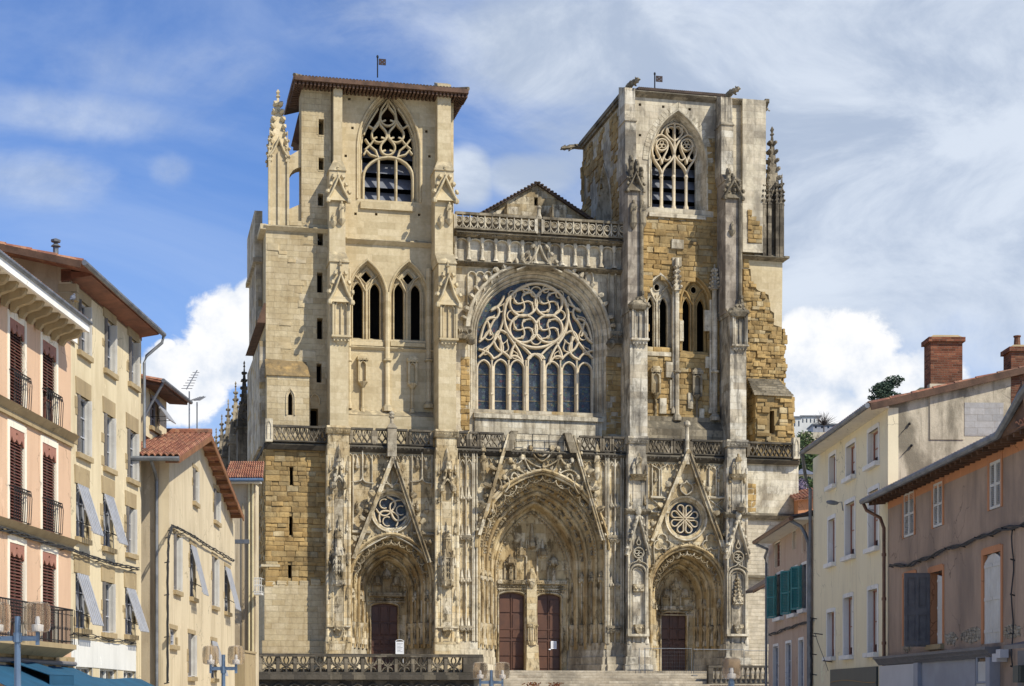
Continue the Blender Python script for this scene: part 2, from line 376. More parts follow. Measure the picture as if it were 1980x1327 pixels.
MT['tower'] = stone('grey cream tower ashlar', [(0.0, (0.56, 0.49, 0.36)), (0.4, PALE), (0.6, (0.44, 0.38, 0.28)), (0.8, (0.60, 0.52, 0.38)), (1.0, (0.64, 0.57, 0.43))], 0.95, 0.44, 0.7, (0.19, 0.165, 0.125), 0.5, 0.3, streak=0.55, soot=0.25)
MT['portal'] = stone('carved portal stone', [(0.0, (0.54, 0.43, 0.25)), (0.4, (0.70, 0.60, 0.40)), (0.7, (0.60, 0.46, 0.25)), (1.0, (0.74, 0.65, 0.46))], 0.7, 0.40, 0.7, (0.27, 0.185, 0.085), 0.8, 0.28, streak=0.55, top=0.85, soot=0.7000000000000001)
MT['carve'] = stone('weathered carving', [(0.0, (0.40, 0.30, 0.16)), (0.5, (0.62, 0.52, 0.34)), (1.0, (0.72, 0.64, 0.48))], 0.7, 0.5, 0.85, (0.15, 0.11, 0.06), 0.9, 0.0, streak=0.65, top=0.75, soot=0.8)
MT['dark'] = stone('blackened stone', [(0.0, (0.20, 0.165, 0.11)), (0.5, (0.29, 0.245, 0.17)), (1.0, (0.38, 0.32, 0.22))], 0.7, 0.5, 0.6, (0.065, 0.055, 0.04), 0.8, 0.0, streak=0.5, top=0.9, soot=0.5)
MT['rub'] = stone('ochre rubble stone', [(0.0, OCH2), (0.35, OCH), (0.62, (0.48, 0.325, 0.13)), (0.9, (0.44, 0.32, 0.15)), (1.0, (0.52, 0.41, 0.23))], 0.6, 0.3, 0.6, (0.14, 0.10, 0.05), 0.9, 0.0, True, streak=0.2, soot=0.35)
MT['inner'] = stone('grimy portal moulding', [(0.0, (0.46, 0.34, 0.17)), (0.5, (0.60, 0.47, 0.26)), (1.0, (0.68, 0.57, 0.37))], 0.7, 0.6, 0.8, (0.24, 0.155, 0.065), 0.85, 0.1, streak=0.7, top=0.8, soot=0.75)
MT['aged'] = stone('grey aged shaft stone', [(0.0, (0.30, 0.25, 0.19)), (0.5, (0.42, 0.36, 0.28)), (1.0, (0.50, 0.43, 0.33))], 0.8, 0.5, 0.7, (0.12, 0.10, 0.08), 0.5, 0.2, streak=0.8, top=0.8, soot=0.4)
MT['core'] = stone('rubble mortar', [(0.0, (0.33, 0.23, 0.10)), (1.0, (0.40, 0.29, 0.13))], 0.6, 0.3, 0.4, (0.10, 0.07, 0.04), 0.8, 0.0, True)
MT['rubc'] = stone('cream rough stone', [(0.0, (0.50, 0.39, 0.22)), (0.5, CR), (1.0, (0.66, 0.56, 0.38))], 0.6, 0.3, 0.25, (0.24, 0.17, 0.09), 0.8, 0.0, True, streak=0.2)
MT['pale'] = stone('pale repaired stone', [(0.0, (0.58, 0.50, 0.36)), (0.5, PALE), (1.0, (0.74, 0.67, 0.52))], 0.9, 0.45, 0.7, (0.15, 0.12, 0.08), 0.6, 0.4, streak=0.65, soot=0.4)
MT['trac'] = stone('tracery stone', [(0.0, (0.62, 0.52, 0.36)), (1.0, (0.72, 0.62, 0.45))], 0.9, 0.5, 0.2, (0.22, 0.17, 0.11), 0.3, 0.0, streak=0.2, top=0.3)
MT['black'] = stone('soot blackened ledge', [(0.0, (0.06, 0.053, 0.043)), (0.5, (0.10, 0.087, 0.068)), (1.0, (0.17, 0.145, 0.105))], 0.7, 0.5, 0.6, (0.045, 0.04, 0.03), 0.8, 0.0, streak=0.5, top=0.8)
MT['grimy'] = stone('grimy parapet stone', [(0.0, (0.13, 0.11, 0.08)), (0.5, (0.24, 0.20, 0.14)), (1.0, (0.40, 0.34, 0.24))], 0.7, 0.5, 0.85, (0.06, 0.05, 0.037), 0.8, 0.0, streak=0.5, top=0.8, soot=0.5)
MT['wood'] = plain('dark timber', (0.13, 0.07, 0.04), 0.8, 0, 0.25, 2, 0.3)
def tilemat(name, cols, moss):
    m, nt, p = newmat(name); co = N(nt, 'ShaderNodeTexCoord').outputs['Object']
    v = N(nt, 'ShaderNodeSeparateColor', {0: N(nt, 'ShaderNodeTexVoronoi', {'Vector': co, 'Scale': 3.6}, feature='F1').outputs['Color']}).outputs[0]
    r = N(nt, 'ShaderNodeValToRGB', {0: v}); r.color_ramp.elements[0].color = (*cols[0], 1); r.color_ramp.elements[1].color = (*cols[2], 1); e = r.color_ramp.elements.new(.5); e.color = (*cols[1], 1)
    c = mix(nt, rng(nt, noise(nt, co, .9, 7, .7), .48, .68, 0, .75), r.outputs[0], moss); nt.links.new(mix(nt, rng(nt, noise(nt, co, 12, 4, .7), .35, .8, 0, .5), c, (.06, .04, .03, 1)), p.inputs['Base Color']); p.inputs['Roughness'].default_value = .95
    nt.links.new(N(nt, 'ShaderNodeBump', {'Height': noise(nt, co, 16, 5, .7), 'Strength': .6, 'Distance': .03}).outputs[0], p.inputs['Normal']); return m
MT['tile'] = tilemat('terracotta tile', ((.20, .075, .045), (.31, .12, .065), (.40, .20, .11)), (.12, .085, .055, 1))
MT['tiledark'] = plain('old roof tile', (0.11, 0.078, 0.06), 0.9, 0, 0.2, 1.6, 0.5, (0.07, 0.05, 0.035))
MT['slate'] = plain('louvre slate', (0.135, 0.145, 0.17), 0.6, 0, 0.15, 1.5, 0.1)
MT['iron'] = plain('black iron', (0.02, 0.02, 0.022), 0.6, 0.5, 0.2, 4, 0)
MT['rust'] = plain('rusty iron plate', (0.05, 0.03, 0.025), 0.7, 0.3, 0.2, 8, 0)
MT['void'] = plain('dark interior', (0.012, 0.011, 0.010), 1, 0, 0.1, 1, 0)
MT['door'] = plain('oxblood door paint', (0.105, 0.046, 0.024), 0.5, 0, 0.18, 1.2, 0.08, (0.07, 0.034, 0.02))
MT['zinc'] = plain('weathered zinc', (0.23, 0.24, 0.25), 0.55, 0.5, 0.2, 2, 0.1)
MT['glassd'] = plain('dark window glass', (0.035, 0.042, 0.05), 0.08, 0, 0.3, 0.8, 0.0, spec=0.8)
MT['white'] = plain('white paint', (0.72, 0.72, 0.70), 0.6, 0, 0.08, 3, 0.1)
# stained glass with leaded panes
m, nt, p = newmat('stained glass')
co = N(nt, 'ShaderNodeTexCoord').outputs['Object']
sp = N(nt, 'ShaderNodeSeparateXYZ', {0: co})
v2 = N(nt, 'ShaderNodeCombineXYZ', {0: sp.outputs[0], 1: sp.outputs[2], 2: 0.0}).outputs[0]
vr = N(nt, 'ShaderNodeTexVoronoi', {'Vector': v2, 'Scale': 7.0}, feature='F1', voronoi_dimensions='2D')
ve = N(nt, 'ShaderNodeTexVoronoi', {'Vector': v2, 'Scale': 7.0}, feature='DISTANCE_TO_EDGE', voronoi_dimensions='2D')
hu = N(nt, 'ShaderNodeSeparateColor', {0: vr.outputs['Color']})
ra = N(nt, 'ShaderNodeValToRGB', {0: hu.outputs[0]}); cr = ra.color_ramp; cr.interpolation = 'CONSTANT'
cr.elements[0].color = (0.05, 0.058, 0.072, 1); cr.elements[1].position = 0.35; cr.elements[1].color = (0.08, 0.095, 0.105, 1)
for q, c_ in ((0.6, (0.09, 0.115, 0.13, 1)), (0.74, (0.08, 0.12, 0.08, 1)), (0.84, (0.16, 0.13, 0.06, 1)), (0.93, (0.12, 0.05, 0.05, 1))): e = cr.elements.new(q); e.color = c_
big = noise(nt, co, 1.6, 2)
cc = mix(nt, rng(nt, big, 0.35, 0.65, 0.2, 0.85), ra.outputs[0], (0.03, 0.038, 0.05, 1))
cc = mix(nt, rng(nt, ve.outputs['Distance'], 0.03, 0.06, 1, 0), cc, (0.012, 0.013, 0.016, 1))
nt.links.new(cc, p.inputs['Base Color']); p.inputs['Roughness'].default_value = 0.3; p.inputs['Specular IOR Level'].default_value = 0.3
b = N(nt, 'ShaderNodeBump', {'Height': noise(nt, co, 7, 2), 'Strength': 0.25, 'Distance': 0.02}); nt.links.new(b.outputs[0], p.inputs['Normal'])
MT['stained'] = m
# ================================================================== CATHEDRAL
def fmat(F): return Matrix.Translation((F.ox, F.oy, F.z0)) @ Matrix.Rotation(F.th, 4, 'Z')
def other(o, F, base): o.matrix_local = fmat(base).inverted() @ fmat(F); return o  # a part built in another wall's frame
CT = R(12.73)
CA = Frame(1.34, 110.0, CT, 1.60)
GZ = 1.60
cath = CA.root('cathedral', 'huge Gothic cathedral front with two square towers, three portals and a great traceried window', 'cathedral')
SPLIT = 'cornice string_course wall_shaft finial gallery_cornice blind_tracery wall_tracery broken_pinnacle repair_stone dark_interior impost_block back_wall glazing_bar side_buttress voussoirs canopy tympanum_carving console plinth gable carved_crest pier_pinnacle carved_frieze hood_mould'.split()
def cp(name, mb, mats, parent=cath, sharp=35, label=None):
    if name in SPLIT:
        for q in clusters(mb): o = cp1(name, q, mats, parent, sharp, label)
        return o
    return cp1(name, mb, mats, parent, sharp, label)
def cp1(name, mb, mats, parent=cath, sharp=35, label=None): return CA.part(name, mb, [MT[k] for k in (mats if isinstance(mats, (list, tuple)) else [mats])], parent, sharp, label)
X, Z, P = CA.X, CA.Z, CA.P
WL, WB, WP = 2.5, 2.1, 3.3
# shared levels (constant heights along the facade)
zGT, zGB = Z(823, 560, 2.6), Z(857, 560, 2.6)        # gallery parapet
zC1 = Z(437, 560, 0.6)                                # cornice under the belfries
zFL = GZ
def crockets(mb, p, q, n, s, out=(0, 0, 0), m=0):
    p = Vector(p); q = Vector(q)
    for i in range(n):
        c = p.lerp(q, (i + 0.5) / n)
        mb.ell(c + Vector(out) * s * 0.5, (s * 0.5, s * 0.55, s * 0.62), (q - p), 5, 3, m, 0.25)
def figure(mb, x, wv, z, h, m=0, yaw=0): # robed statue
    r = h * 0.15
    mb.lathe(x, wv, z, [(r * 1.05, 0), (r * 0.95, h * 0.15), (r * 0.8, h * 0.45), (r * 1.05, h * 0.68), (r * 0.9, h * 0.8), (r * 0.35, h * 0.84)], 8, m, 0.8)
    mb.ell((x, wv, z + h * 0.91), (r * 0.5, r * 0.5, h * 0.09), None, 6, 4, m)
    mb.ell((x + r * 0.3, wv + r * 0.75, z + h * 0.6), (r * 0.35, r * 0.35, h * 0.14), (0.8, 0.2, 0.5), 5, 3, m)
    mb.ell((x - r * 0.8, wv + r * 0.3, z + h * 0.58), (r * 0.3, r * 0.35, h * 0.17), (0.2, 0, 1), 5, 3, m)
def spire(mb, cx, cw, z0, z1, r, m=0, n=4, ck=5, cs=None):
    cs = cs or r * 0.42
    h = z1 - z0
    mb.lathe(cx, cw, z0, [(r * 1.15, 0), (r * 1.15, h * 0.03), (r, h * 0.05), (r * 0.13, h * 0.86), (r * 0.3, h * 0.88), (r * 0.12, h * 0.91), (r * 0.26, h * 0.95), (r * 0.05, h)], n, m, 1.0, 0.5)
    for k in range(n):
        a = 2 * PI * (k + 0.5) / n
        for i in range(ck):
            t = (i + 0.4) / ck; rr = r * (1 - 0.85 * t) + cs * 0.25
            mb.ell((cx + rr * math.cos(a), cw + rr * math.sin(a), z0 + h * (0.05 + 0.78 * t)), (cs * 0.5, cs * 0.5, cs * 0.6), (math.cos(a), math.sin(a), 0.7), 5, 3, m, 0.3)
def gabled(mb, x0, x1, w0, w1, z0, z1, m=0, ck=3): # canopy: crocketed gable over a shaft
    cx = (x0 + x1) / 2; hw = (x1 - x0) / 2
    mb.rib([(x0 - hw * 0.2, z0 - hw * 0.3), (x0 + hw * 0.35, z0 + hw * 0.7), (cx, z0 + (z1 - z0) * 0.62), (x1 - hw * 0.35, z0 + hw * 0.7), (x1 + hw * 0.2, z0 - hw * 0.3)], hw * 0.28, w0, w1 + 0.12, False, m)
    mb.hexa([(x0, w0, z0 - hw * .3), (x1, w0, z0 - hw * .3), (x1, w1, z0 - hw * .3), (x0, w1, z0 - hw * .3), (cx - .05, w0, z0 + (z1 - z0) * .75), (cx + .05, w0, z0 + (z1 - z0) * .75), (cx + .05, w0 + .1, z0 + (z1 - z0) * .75), (cx - .05, w0 + .1, z0 + (z1 - z0) * .75)], m)
    for sg in (-1, 1):
        crockets(mb, (cx + sg * hw * 1.1, w1 + 0.05, z0 + hw * 0.2), (cx + sg * 0.06, w1 - (w1 - w0) * 0.4, z0 + (z1 - z0) * 0.78), ck, hw * 0.5, (sg, 0, 0), m)
        mb.ell((cx + sg * hw * 1.15, w1 + 0.05, z0 - hw * 0.35), (hw * .28, hw * .28, hw * .32), None, 6, 4, m)
    mb.lathe(cx, (w0 + w1) / 2, z0 + (z1 - z0) * 0.7, [(0.07, 0), (0.05, (z1 - z0) * 0.14), (0.14, (z1 - z0) * 0.17), (0.05, (z1 - z0) * 0.21), (0.1, (z1 - z0) * 0.25), (0.02, (z1 - z0) * 0.3)], 6, m)
def panel_niche(mb, x0, x1, w, z0, z1, m=0, prj=0.3, corbel=True, two=True): # raised niche block on a buttress
    t = (x1 - x0) * 0.11
    mb.box(x0, x0 + t, w - 0.1, w + prj, z0, z1, m); mb.box(x1 - t, x1, w - 0.1, w + prj, z0, z1, m)
    mb.box(x0 + t, x1 - t, w - 0.1, w + prj * 0.35, z0, z1, m)
    zz = z1 - (x1 - x0) * 0.5
    mb.rib(arch(x0 + t * 1.5, x1 - t * 1.5, zz, z1 - t * 0.3, z0, 6), t * 0.9, w, w + prj * 0.95, False, m)
    if two: mb.box((x0 + x1) / 2 - t * 0.25, (x0 + x1) / 2 + t * 0.25, w, w + prj * 0.7, z0, z1 - t, m)
    mb.box(x0 - t * 0.4, x1 + t * 0.4, w - 0.1, w + prj + 0.06, z1, z1 + t * 0.9, m)
    if corbel:
        mb.box(x0 - t * 0.5, x1 + t * 0.5, w - 0.1, w + prj + 0.08, z0 - t, z0, m)
        mb.hexa([(x0 + 3 * t, w - .1, z0 - 4.5 * t), (x1 - 3 * t, w - .1, z0 - 4.5 * t), (x1 - 3 * t, w + prj * .3, z0 - 4.5 * t), (x0 + 3 * t, w + prj * .3, z0 - 4.5 * t),
                 (x0, w - .1, z0 - t), (x1, w - .1, z0 - t), (x1, w + prj, z0 - t), (x0, w + prj, z0 - t)], m)
        for i in range(5): mb.ell((x0 + (i + .5) * (x1 - x0) / 5, w + prj * .72, z0 - 2.4 * t), (t * .7, t * .7, t * .9), None, 5, 3, m, .3)
def cornice(mb, x0, x1, w, z, h=0.28, p=0.3, m=0, wb=None):
    wb = w - 0.2 if wb is None else wb
    mb.hexa([(x0, wb, z - h), (x1, wb, z - h), (x1, w + 0.04, z - h), (x0, w + 0.04, z - h), (x0, wb, z - h * .35), (x1, wb, z - h * .35), (x1, w + p, z - h * .35), (x0, w + p, z - h * .35)], m)
    mb.hexa([(x0, wb, z - h * .35), (x1, wb, z - h * .35), (x1, w + p, z - h * .35), (x0, w + p, z - h * .35), (x0, wb, z + 0.1), (x1, wb, z + 0.1), (x1, w + p * .75, z - h * .1), (x0, w + p * .75, z - h * .1)], m)
def leafrow(mb, x0, x1, w, z, s, n, m=0):
    for i in range(n):
        mb.ell((x0 + (i + .5 + random.uniform(-.15, .15)) * (x1 - x0) / n, w, z + random.uniform(-.3, .3) * s), (s * random.uniform(.5, .9), s * .5, s * random.uniform(.3, .6)), (random.uniform(-1, 1), .3, random.uniform(-.5, .5)), 5, 3, m, 0.3)
def slit(x0, x1, y0, y1, w): a, b, c, d = CA.rect(x0, x1, y0, y1, w); return rectp(a, b, c, d)
def jag(pts, step=0.4, amp=0.12): # broken masonry outline
    out = []
    for i in range(len(pts) - 1):
        p, q = pts[i], pts[i + 1]; n = max(1, int(math.hypot(q[0] - p[0], q[1] - p[1]) / step))
        for k in range(n): t = k / n; out.append((p[0] + (q[0] - p[0]) * t + random.uniform(-amp, amp), p[1] + (q[1] - p[1]) * t + random.uniform(-amp, amp)))
    return out + [pts[-1]]
# ---------------------------------------------------------------- LEFT TOWER
DT = 11.0
zRL = Z(163, 662, 0)                                   # wall head of the left tower
xL0, xL1, xL2, xL3 = X(583, 0.3), X(640, 0.3), X(662, 0), X(877, 0)
xA0 = X(514, 0.5)
# belfry front with window hole
W1in = CA.arch(700, 799, 296, 193, 393, -0.55, 14); W1out = offpath(W1in, 0.33); W1hole = offpath(W1in, 0.30)
holes = [W1hole] + [slit(a, a + 5, b, b + 5, 0) for a, b in ((673, 189), (711, 189), (785, 189), (822, 191), (679, 245), (822, 252), (666, 299), (828, 300), (685, 411), (725, 412), (808, 413), (684, 464), (802, 465))]
mb = MB()
mb.plate(rectp(xL1, xL3, zC1 - 0.1, zRL), holes[:12], -0.9, 0)
# fields between the twin windows
zGf = Z(872, 760, 0)
def lancet_win(lx, rx, ys, ya, yb, t, w_in): i_ = CA.arch(lx, rx, ys, ya, yb, w_in, 12); return i_, offpath(i_, t)
Wa_i, Wa_o = lancet_win(680, 736, 578, 519, 660, 0.26, -0.6); Wb_i, Wb_o = lancet_win(759, 817, 580, 521, 662, 0.26, -0.6)
Wa_h, Wb_h = offpath(Wa_i, 0.23), offpath(Wb_i, 0.23)
mb.plate(rectp(xL1, xL3, zGf, zC1 - 0.1), [Wa_h, Wb_h] + holes[12:], -0.9, 0)
cp('wall', mb, 'lime')
mb = MB() # stair turret wall with slits
sl_h = [slit(616, 626, 231, 261, .3), slit(616, 626, 306, 329, .3), slit(615, 625, 375, 398, .3)]
mb.plate(rectp(xL0, xL1 + .02, zC1 - .2, zRL + .02), sl_h, -0.5, 0.3)
mb.box(xL1 - .6, xL3, -DT, -DT + .8, zC1 - .5, zRL); mb.box(xL0, xL1 - .5, -1.3, -.9, zC1 - .2, zRL + .02); mb.box(xL0, xL0 + .4, -.95, -.45, zC1 - .2, zRL + .02); mb.box(xL1 - .6, xL1 + .2, -DT, -.9, zC1 - .5, zRL); mb.box(xL3 - .9, xL3, -DT, -.9, zGf, zRL)
mb.plate(rectp(xA0, xL1 + .02, zGf, zC1 - .2), [slit(614, 625, 450, 475, .5), slit(613, 624, 527, 566, .5), slit(613, 624, 615, 656, .5), slit(612, 622, 703, 740, .5), slit(600, 615, 790, 834, .5)], -0.5, 0.5)
mb.box(xA0, xA0 + .7, -DT, -.5, zGf, zC1 - .2)
for q in sl_h: # raised slit surrounds
    mb.rib(offpath(q + [q[0]], .06), .1, .28, .33)
cp('wall', mb, 'worn', label='stair side of the left tower')
mb = MB() # rough patches where the older masonry shows
def prL(x, z): return (x > X(528, .5)) and random.random() < 0.16
mb.rubble(xA0 + .1, X(612, .5), Z(690, 560, .5), zC1 - 1.0, 0.46, prL, rl=(.4, 1.0), pr=(.05, .085))
def prC(x, z): return random.random() < 0.13
mb.rubble(X(672, 0), X(840, 0), Z(498, 750, 0), zC1 - .9, -.04, prC, rl=(.4, 1.0), pr=(.04, .075))
cp('rough_stones', mb, 'rubc')
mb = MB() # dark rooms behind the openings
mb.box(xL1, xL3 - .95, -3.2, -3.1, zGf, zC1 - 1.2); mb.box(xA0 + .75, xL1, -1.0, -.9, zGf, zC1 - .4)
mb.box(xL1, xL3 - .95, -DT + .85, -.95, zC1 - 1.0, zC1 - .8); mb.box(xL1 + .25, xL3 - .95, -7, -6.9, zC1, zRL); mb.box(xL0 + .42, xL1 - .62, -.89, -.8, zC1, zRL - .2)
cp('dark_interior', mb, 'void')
mb = MB()
cornice(mb, xA0 - .12, xL1, .5, zC1, .32, .3); cornice(mb, X(669, 0), X(839, 0), 0, zC1 - .35, .36, .28)
mb.box(xA0 - .35, xA0, -DT, .7, zC1 - .3, zC1 + .02)
cornice(mb, X(672, 0), X(838, 0), 0, Z(672, 750, 0), .22, .2)
mb.wedge(xL2, xL3, -.1, .5, Z(805, 750, .3), Z(790, 750, .3))
mb.box(xL2, xL3, -.1, .48, zGf, Z(805, 750, .3))
cp('cornice', mb, 'lime')
# belfry tracery
def wframe(inner, t, w_in, w_out=0.0, m=0, mb=None, hood=True):
    mb = mb or MB(); a = t
    pr = [(-.02, w_in - .12), (0.03, w_in), (.08 * a / .33, w_in + .02), (.16 * a / .33, w_in + .16), (.2 * a / .33, w_in + .3), (.3 * a / .33, w_out - .12), (a, w_out), (a + .02, w_out - .4)]
    mb.sweep(inner, pr, False, False, m)
    for o, ww in ((.1 * a / .33, w_in + .12), (.24 * a / .33, w_in + .36)): mb.sweep(inner, [(o - .035, ww - .05), (o - .03, ww + .03), (o + .01, ww + .05), (o + .04, ww), (o + .035, ww - .05)], False, True, m)
    if hood: mb.sweep(inner, [(a - .01, w_out - .02), (a, w_out + .07), (a + .07, w_out + .09), (a + .12, w_out + .04), (a + .13, w_out - .03)], False, True, m)
    return mb
def tr(mb, pts, a, w0, w1, closed=False, m=0): mb.rib(CA.Ps(pts, (w0 + w1) / 2), a, w0, w1, closed, m)
belf = wframe(W1in, .33, -.55)
sx0, sx1, sz0, sz1 = CA.rect(697, 799, 394, 406, 0.1)
belf.hexa([(sx0, -.5, sz0), (sx1, -.5, sz0), (sx1, .16, sz0), (sx0, .16, sz0), (sx0, -.5, sz1 + .22), (sx1, -.5, sz1 + .22), (sx1, .16, sz1), (sx0, .16, sz1)])
bw = cp('belfry_window', belf, 'lime')
def dropset(mb, items, a, w0, w1, m=0):
    for cx, cy, r, L, ang in items:
        d = drop(0, 0, r, L, ang); tr(mb, [(cx + x, cy - z) for x, z in d], a, w0, w1, True, m)
        for k, aa in enumerate((ang + 120, ang - 120)): # cusps
            bx, by = cx + r * math.cos(R(aa)), cy - r * math.sin(R(aa))
            tx, ty = cx + r * .38 * math.cos(R(aa - (14 if k else -14))), cy - r * .38 * math.sin(R(aa - (14 if k else -14)))
            x1, z1 = CA.P(bx, by, (w0 + w1) / 2); x2, z2 = CA.P(tx, ty, (w0 + w1) / 2)
            mb.bar((x1, (w0 + w1) / 2 - .02, z1), (x2, (w0 + w1) / 2 - .02, z2), a * .8, (w1 - w0) * .5, m)
t_ = MB(); wa, wb_ = -.62, -.3
for mx in (731.5, 765.5): tr(t_, [(mx, 394), (mx, 306)], .16, wa, wb_)
ap = [(702, 394), (702, 345)] + [(750 - 48 * math.cos(R(k)), 345 - 40 * math.sin(R(k))) for k in range(15, 180, 15)] + [(798, 345), (798, 394)]
tr(t_, ap, .17, wa, wb_ + .03)
dropset(t_, [(749.5, 287, 14, 26, 90), (733, 262, 14.5, 27, 90), (766, 262, 14.5, 27, 90), (750, 229, 15, 30, 90)], .13, wa, wb_)
for pts in ([(731, 306), (726, 292), (715, 283), (706, 270)], [(706, 290), (716, 281), (724, 270)], [(768, 306), (773, 292), (784, 283), (794, 270)], [(794, 290), (784, 281), (775, 270)],
            [(711, 243), (722, 250), (733, 234), (737, 212)], [(789, 243), (778, 250), (767, 234), (763, 212)], [(703, 262), (711, 243), (722, 225), (731, 211)], [(797, 262), (789, 243), (779, 225), (769, 211)],
            [(737, 212), (743, 203), (750, 194)], [(763, 212), (757, 203), (750, 194)], [(703, 300), (708, 292), (716, 300), (728, 304)], [(797, 300), (791, 292), (784, 300), (770, 304)]):
    tr(t_, pts, .12, wa, wb_)
cp('tracery', t_, 'lime', bw)
def louvres(Fr, x0, x1, z0, z1, w, n, m='slate', gap=0.8):
    q = MB()
    for i in range(n):
        z = z0 + (z1 - z0) * i / n; h = (z1 - z0) / n * gap
        q.hexa([(x0, w, z), (x1, w, z), (x1, w + .05, z - .02), (x0, w + .05, z - .02), (x0, w - .45, z + h), (x1, w - .45, z + h), (x1, w - .40, z + h), (x0, w - .40, z + h)])
    return q
q = louvres(CA, X(699, -.8), X(803, -.8), Z(392, 750, -.8), Z(280, 750, -.8), -.85, 4)
cp('louvre', q, 'slate', bw)
# twin windows
def twin(lx, rx, lights, oc, ys, ya, yb, inner, t, sill, mat, nm='lancet_window'):
    f = wframe(inner, t, -.6, 0.0, hood=True)
    a, b, c, d = CA.rect(lx - 4, rx + 4, yb, yb + 9, 0)
    f.hexa([(a, -.6, c), (b, -.6, c), (b, .12, c), (a, .12, c), (a, -.6, d + .3), (b, -.6, d + .3), (b, .12, d - .05), (a, .12, d - .05)])
    wo = cp(nm, f, mat)
    g = MB(); ww = -.45; hs = []
    for l0, l1, lt, lb in lights:
        mx = (l0 + l1) / 2; hs.append(CA.arch(l0, l1, lt + 17, lt, lb, ww, 7))
    cx, cy, r = oc; hs.append([P(cx + r * 1.0 * math.cos(R(k)) , cy - r * (1.25 if 200 > k > -20 else 1.1) * math.sin(R(k)), ww) for k in range(0, 360, 30)] if r < 10 else [P(cx - r, cy, ww), P(cx, cy - r * 1.1, ww), P(cx + r, cy, ww), P(cx, cy + r * 1.1, ww)])
    g.plate(offpath(inner, .02), hs, -.62, -.4)
    for h_ in hs[:-1]: g.rib(offpath(h_, .05), .07, -.45, -.32)
    g.rib(offpath(hs[-1] , .05, True), .07, -.45, -.32, True)
    mxp = (lights[0][1] + lights[1][0]) / 2
    tr(g, [(mxp, yb), (mxp, oc[1] + 26), (mxp - .5, oc[1] + 14)], .12, -.45, -.22)
    for sg in (-1, 1): tr(g, [(mxp, oc[1] + 28), (mxp + sg * 6, oc[1] + 18), (mxp + sg * 13, oc[1] + 4), (mxp + sg * 22, oc[1] - 4 )], .11, -.45, -.24)
    cp('tracery', g, mat, wo)
    return wo
twin(680, 736, [(682, 701, 548, 657), (715, 734, 549, 659)], (707.5, 537, 10), 578, 519, 660, Wa_i, .26, 671, 'lime')
twin(759, 817, [(762, 780, 550, 660), (794, 812, 552, 661)], (788.5, 540, 10), 580, 521, 662, Wb_i, .26, 671, 'lime')
# pilaster shafts and small niches between the windows
def shaft(mb, px, y0, y1, w, r=.13, m=0, rings=()):
    x, zt = P(px, y0, w); zb = Z(y1, px, w)
    mb.lathe(x, w, zb, [(r * 2, 0), (r * 2, .25), (r * 1.3, .4), (r, .5), (r, zt - zb)], 8, m)
    for y in rings: mb.lathe(x, w, Z(y, px, w), [(r, 0), (r * 1.7, .06), (r * 1.7, .14), (r, .2)], 8, m)
mb = MB()
shaft(mb, 749, 566, 796, .12, .17, 0, (700,)); shaft(mb, 829, 520, 790, .1, .17, 0, (700,))
shaft(mb, 676, 520, 790, .08, .09, 0, (700,))
cp('wall_shaft', mb, 'lime')
def tabern(px, y0, y1, y2, mat, wbase=0.05):
    mb = MB(); a, b = X(px - 9, .3), X(px + 9, .3); z1, z0, z2 = Z(y0, px, .3), Z(y1, px, .3), Z(y2, px, .3); c = (a + b) / 2
    mb.box(a, a + .12, wbase - .1, .32, z0, z1 - .35); mb.box(b - .12, b, wbase - .1, .32, z0, z1 - .35); mb.box(a, b, wbase - .1, .12, z0, z1 - .3)
    mb.rib(arch(a + .1, b - .1, z1 - .75, z1 - .45, z0 + .1, 6), .08, .1, .34)
    mb.box(a - .05, b + .05, wbase - .1, .4, z1 - .4, z1 - .15); mb.taper(a + .02, b - .02, wbase - .1, .4, z1 - .15, z1, .1, .06)
    leafrow(mb, a, b, .4, z1 - .3, .1, 5)
    mb.lathe(c, .15, z0 - .35, [(.08, 0), (.14, .08), (.3, .28), (.34, .35)], 8); leafrow(mb, a, b, .38, z0 - .05, .11, 5)
    mb.lathe(c, .12, z2, [(.16, 0), (.14, .25), (.09, .3), (.08, z0 - z2 - .35)], 8)
    cp('wall_niche', mb, mat)
tabern(702, 684, 738, 796, 'lime'); tabern(798, 688, 741, 798, 'lime')
# left tower roof
mb = MB()
ov = 1.35
ra, rb = X(569, ov), X(906, ov); zE = Z(146, 569, ov) - .12
xm_ = xL1 - 1.2; mb.box(ra, rb, -3.2, ov, zE - .16, zE, 0); mb.box(xm_, rb, -DT - ov, -3.2, zE - .16, zE, 0)
for i in range(46): # rafters
    x = ra + .1 + i * (rb - ra - .2) / 45; mb.box(x - .06, x + .06, -.2, ov - .08, zE - .36, zE - .16, 0)
for i in range(40):
    ww = ov - .3 - i * .32
    for a, b in (((ra + .08, xL0), (xL3, rb - .08)) if ww > -3.2 else ((xL3, rb - .08),)): mb.box(a, b, ww - .06, ww + .06, zE - .36, zE - .16, 0)
mb.box(ra, rb, ov - .05, ov + .05, zE - .14, zE + .12, 0); mb.box(ra - .05, ra + .05, -3.2, ov + .05, zE - .14, zE + .12, 0)
cx_, cw_ = (ra + rb) / 2, (-DT) / 2
ztop = zE + 1.7
for i in range(52): # rows of round tiles on the front slope
    t0 = i / 51; x = ra + .1 + t0 * (rb - ra - .2)
    k = abs(t0 - .5) * 2; reach = 1 - k
    e = Vector((x, ov + .02, zE + .1)); 
    tpt = Vector((x, ov - (ov - cw_) * reach, zE + .1 + (ztop - zE) * reach))
    if reach > .02: mb.tube([e, e.lerp(tpt, .5), tpt], .105, 6, 1)
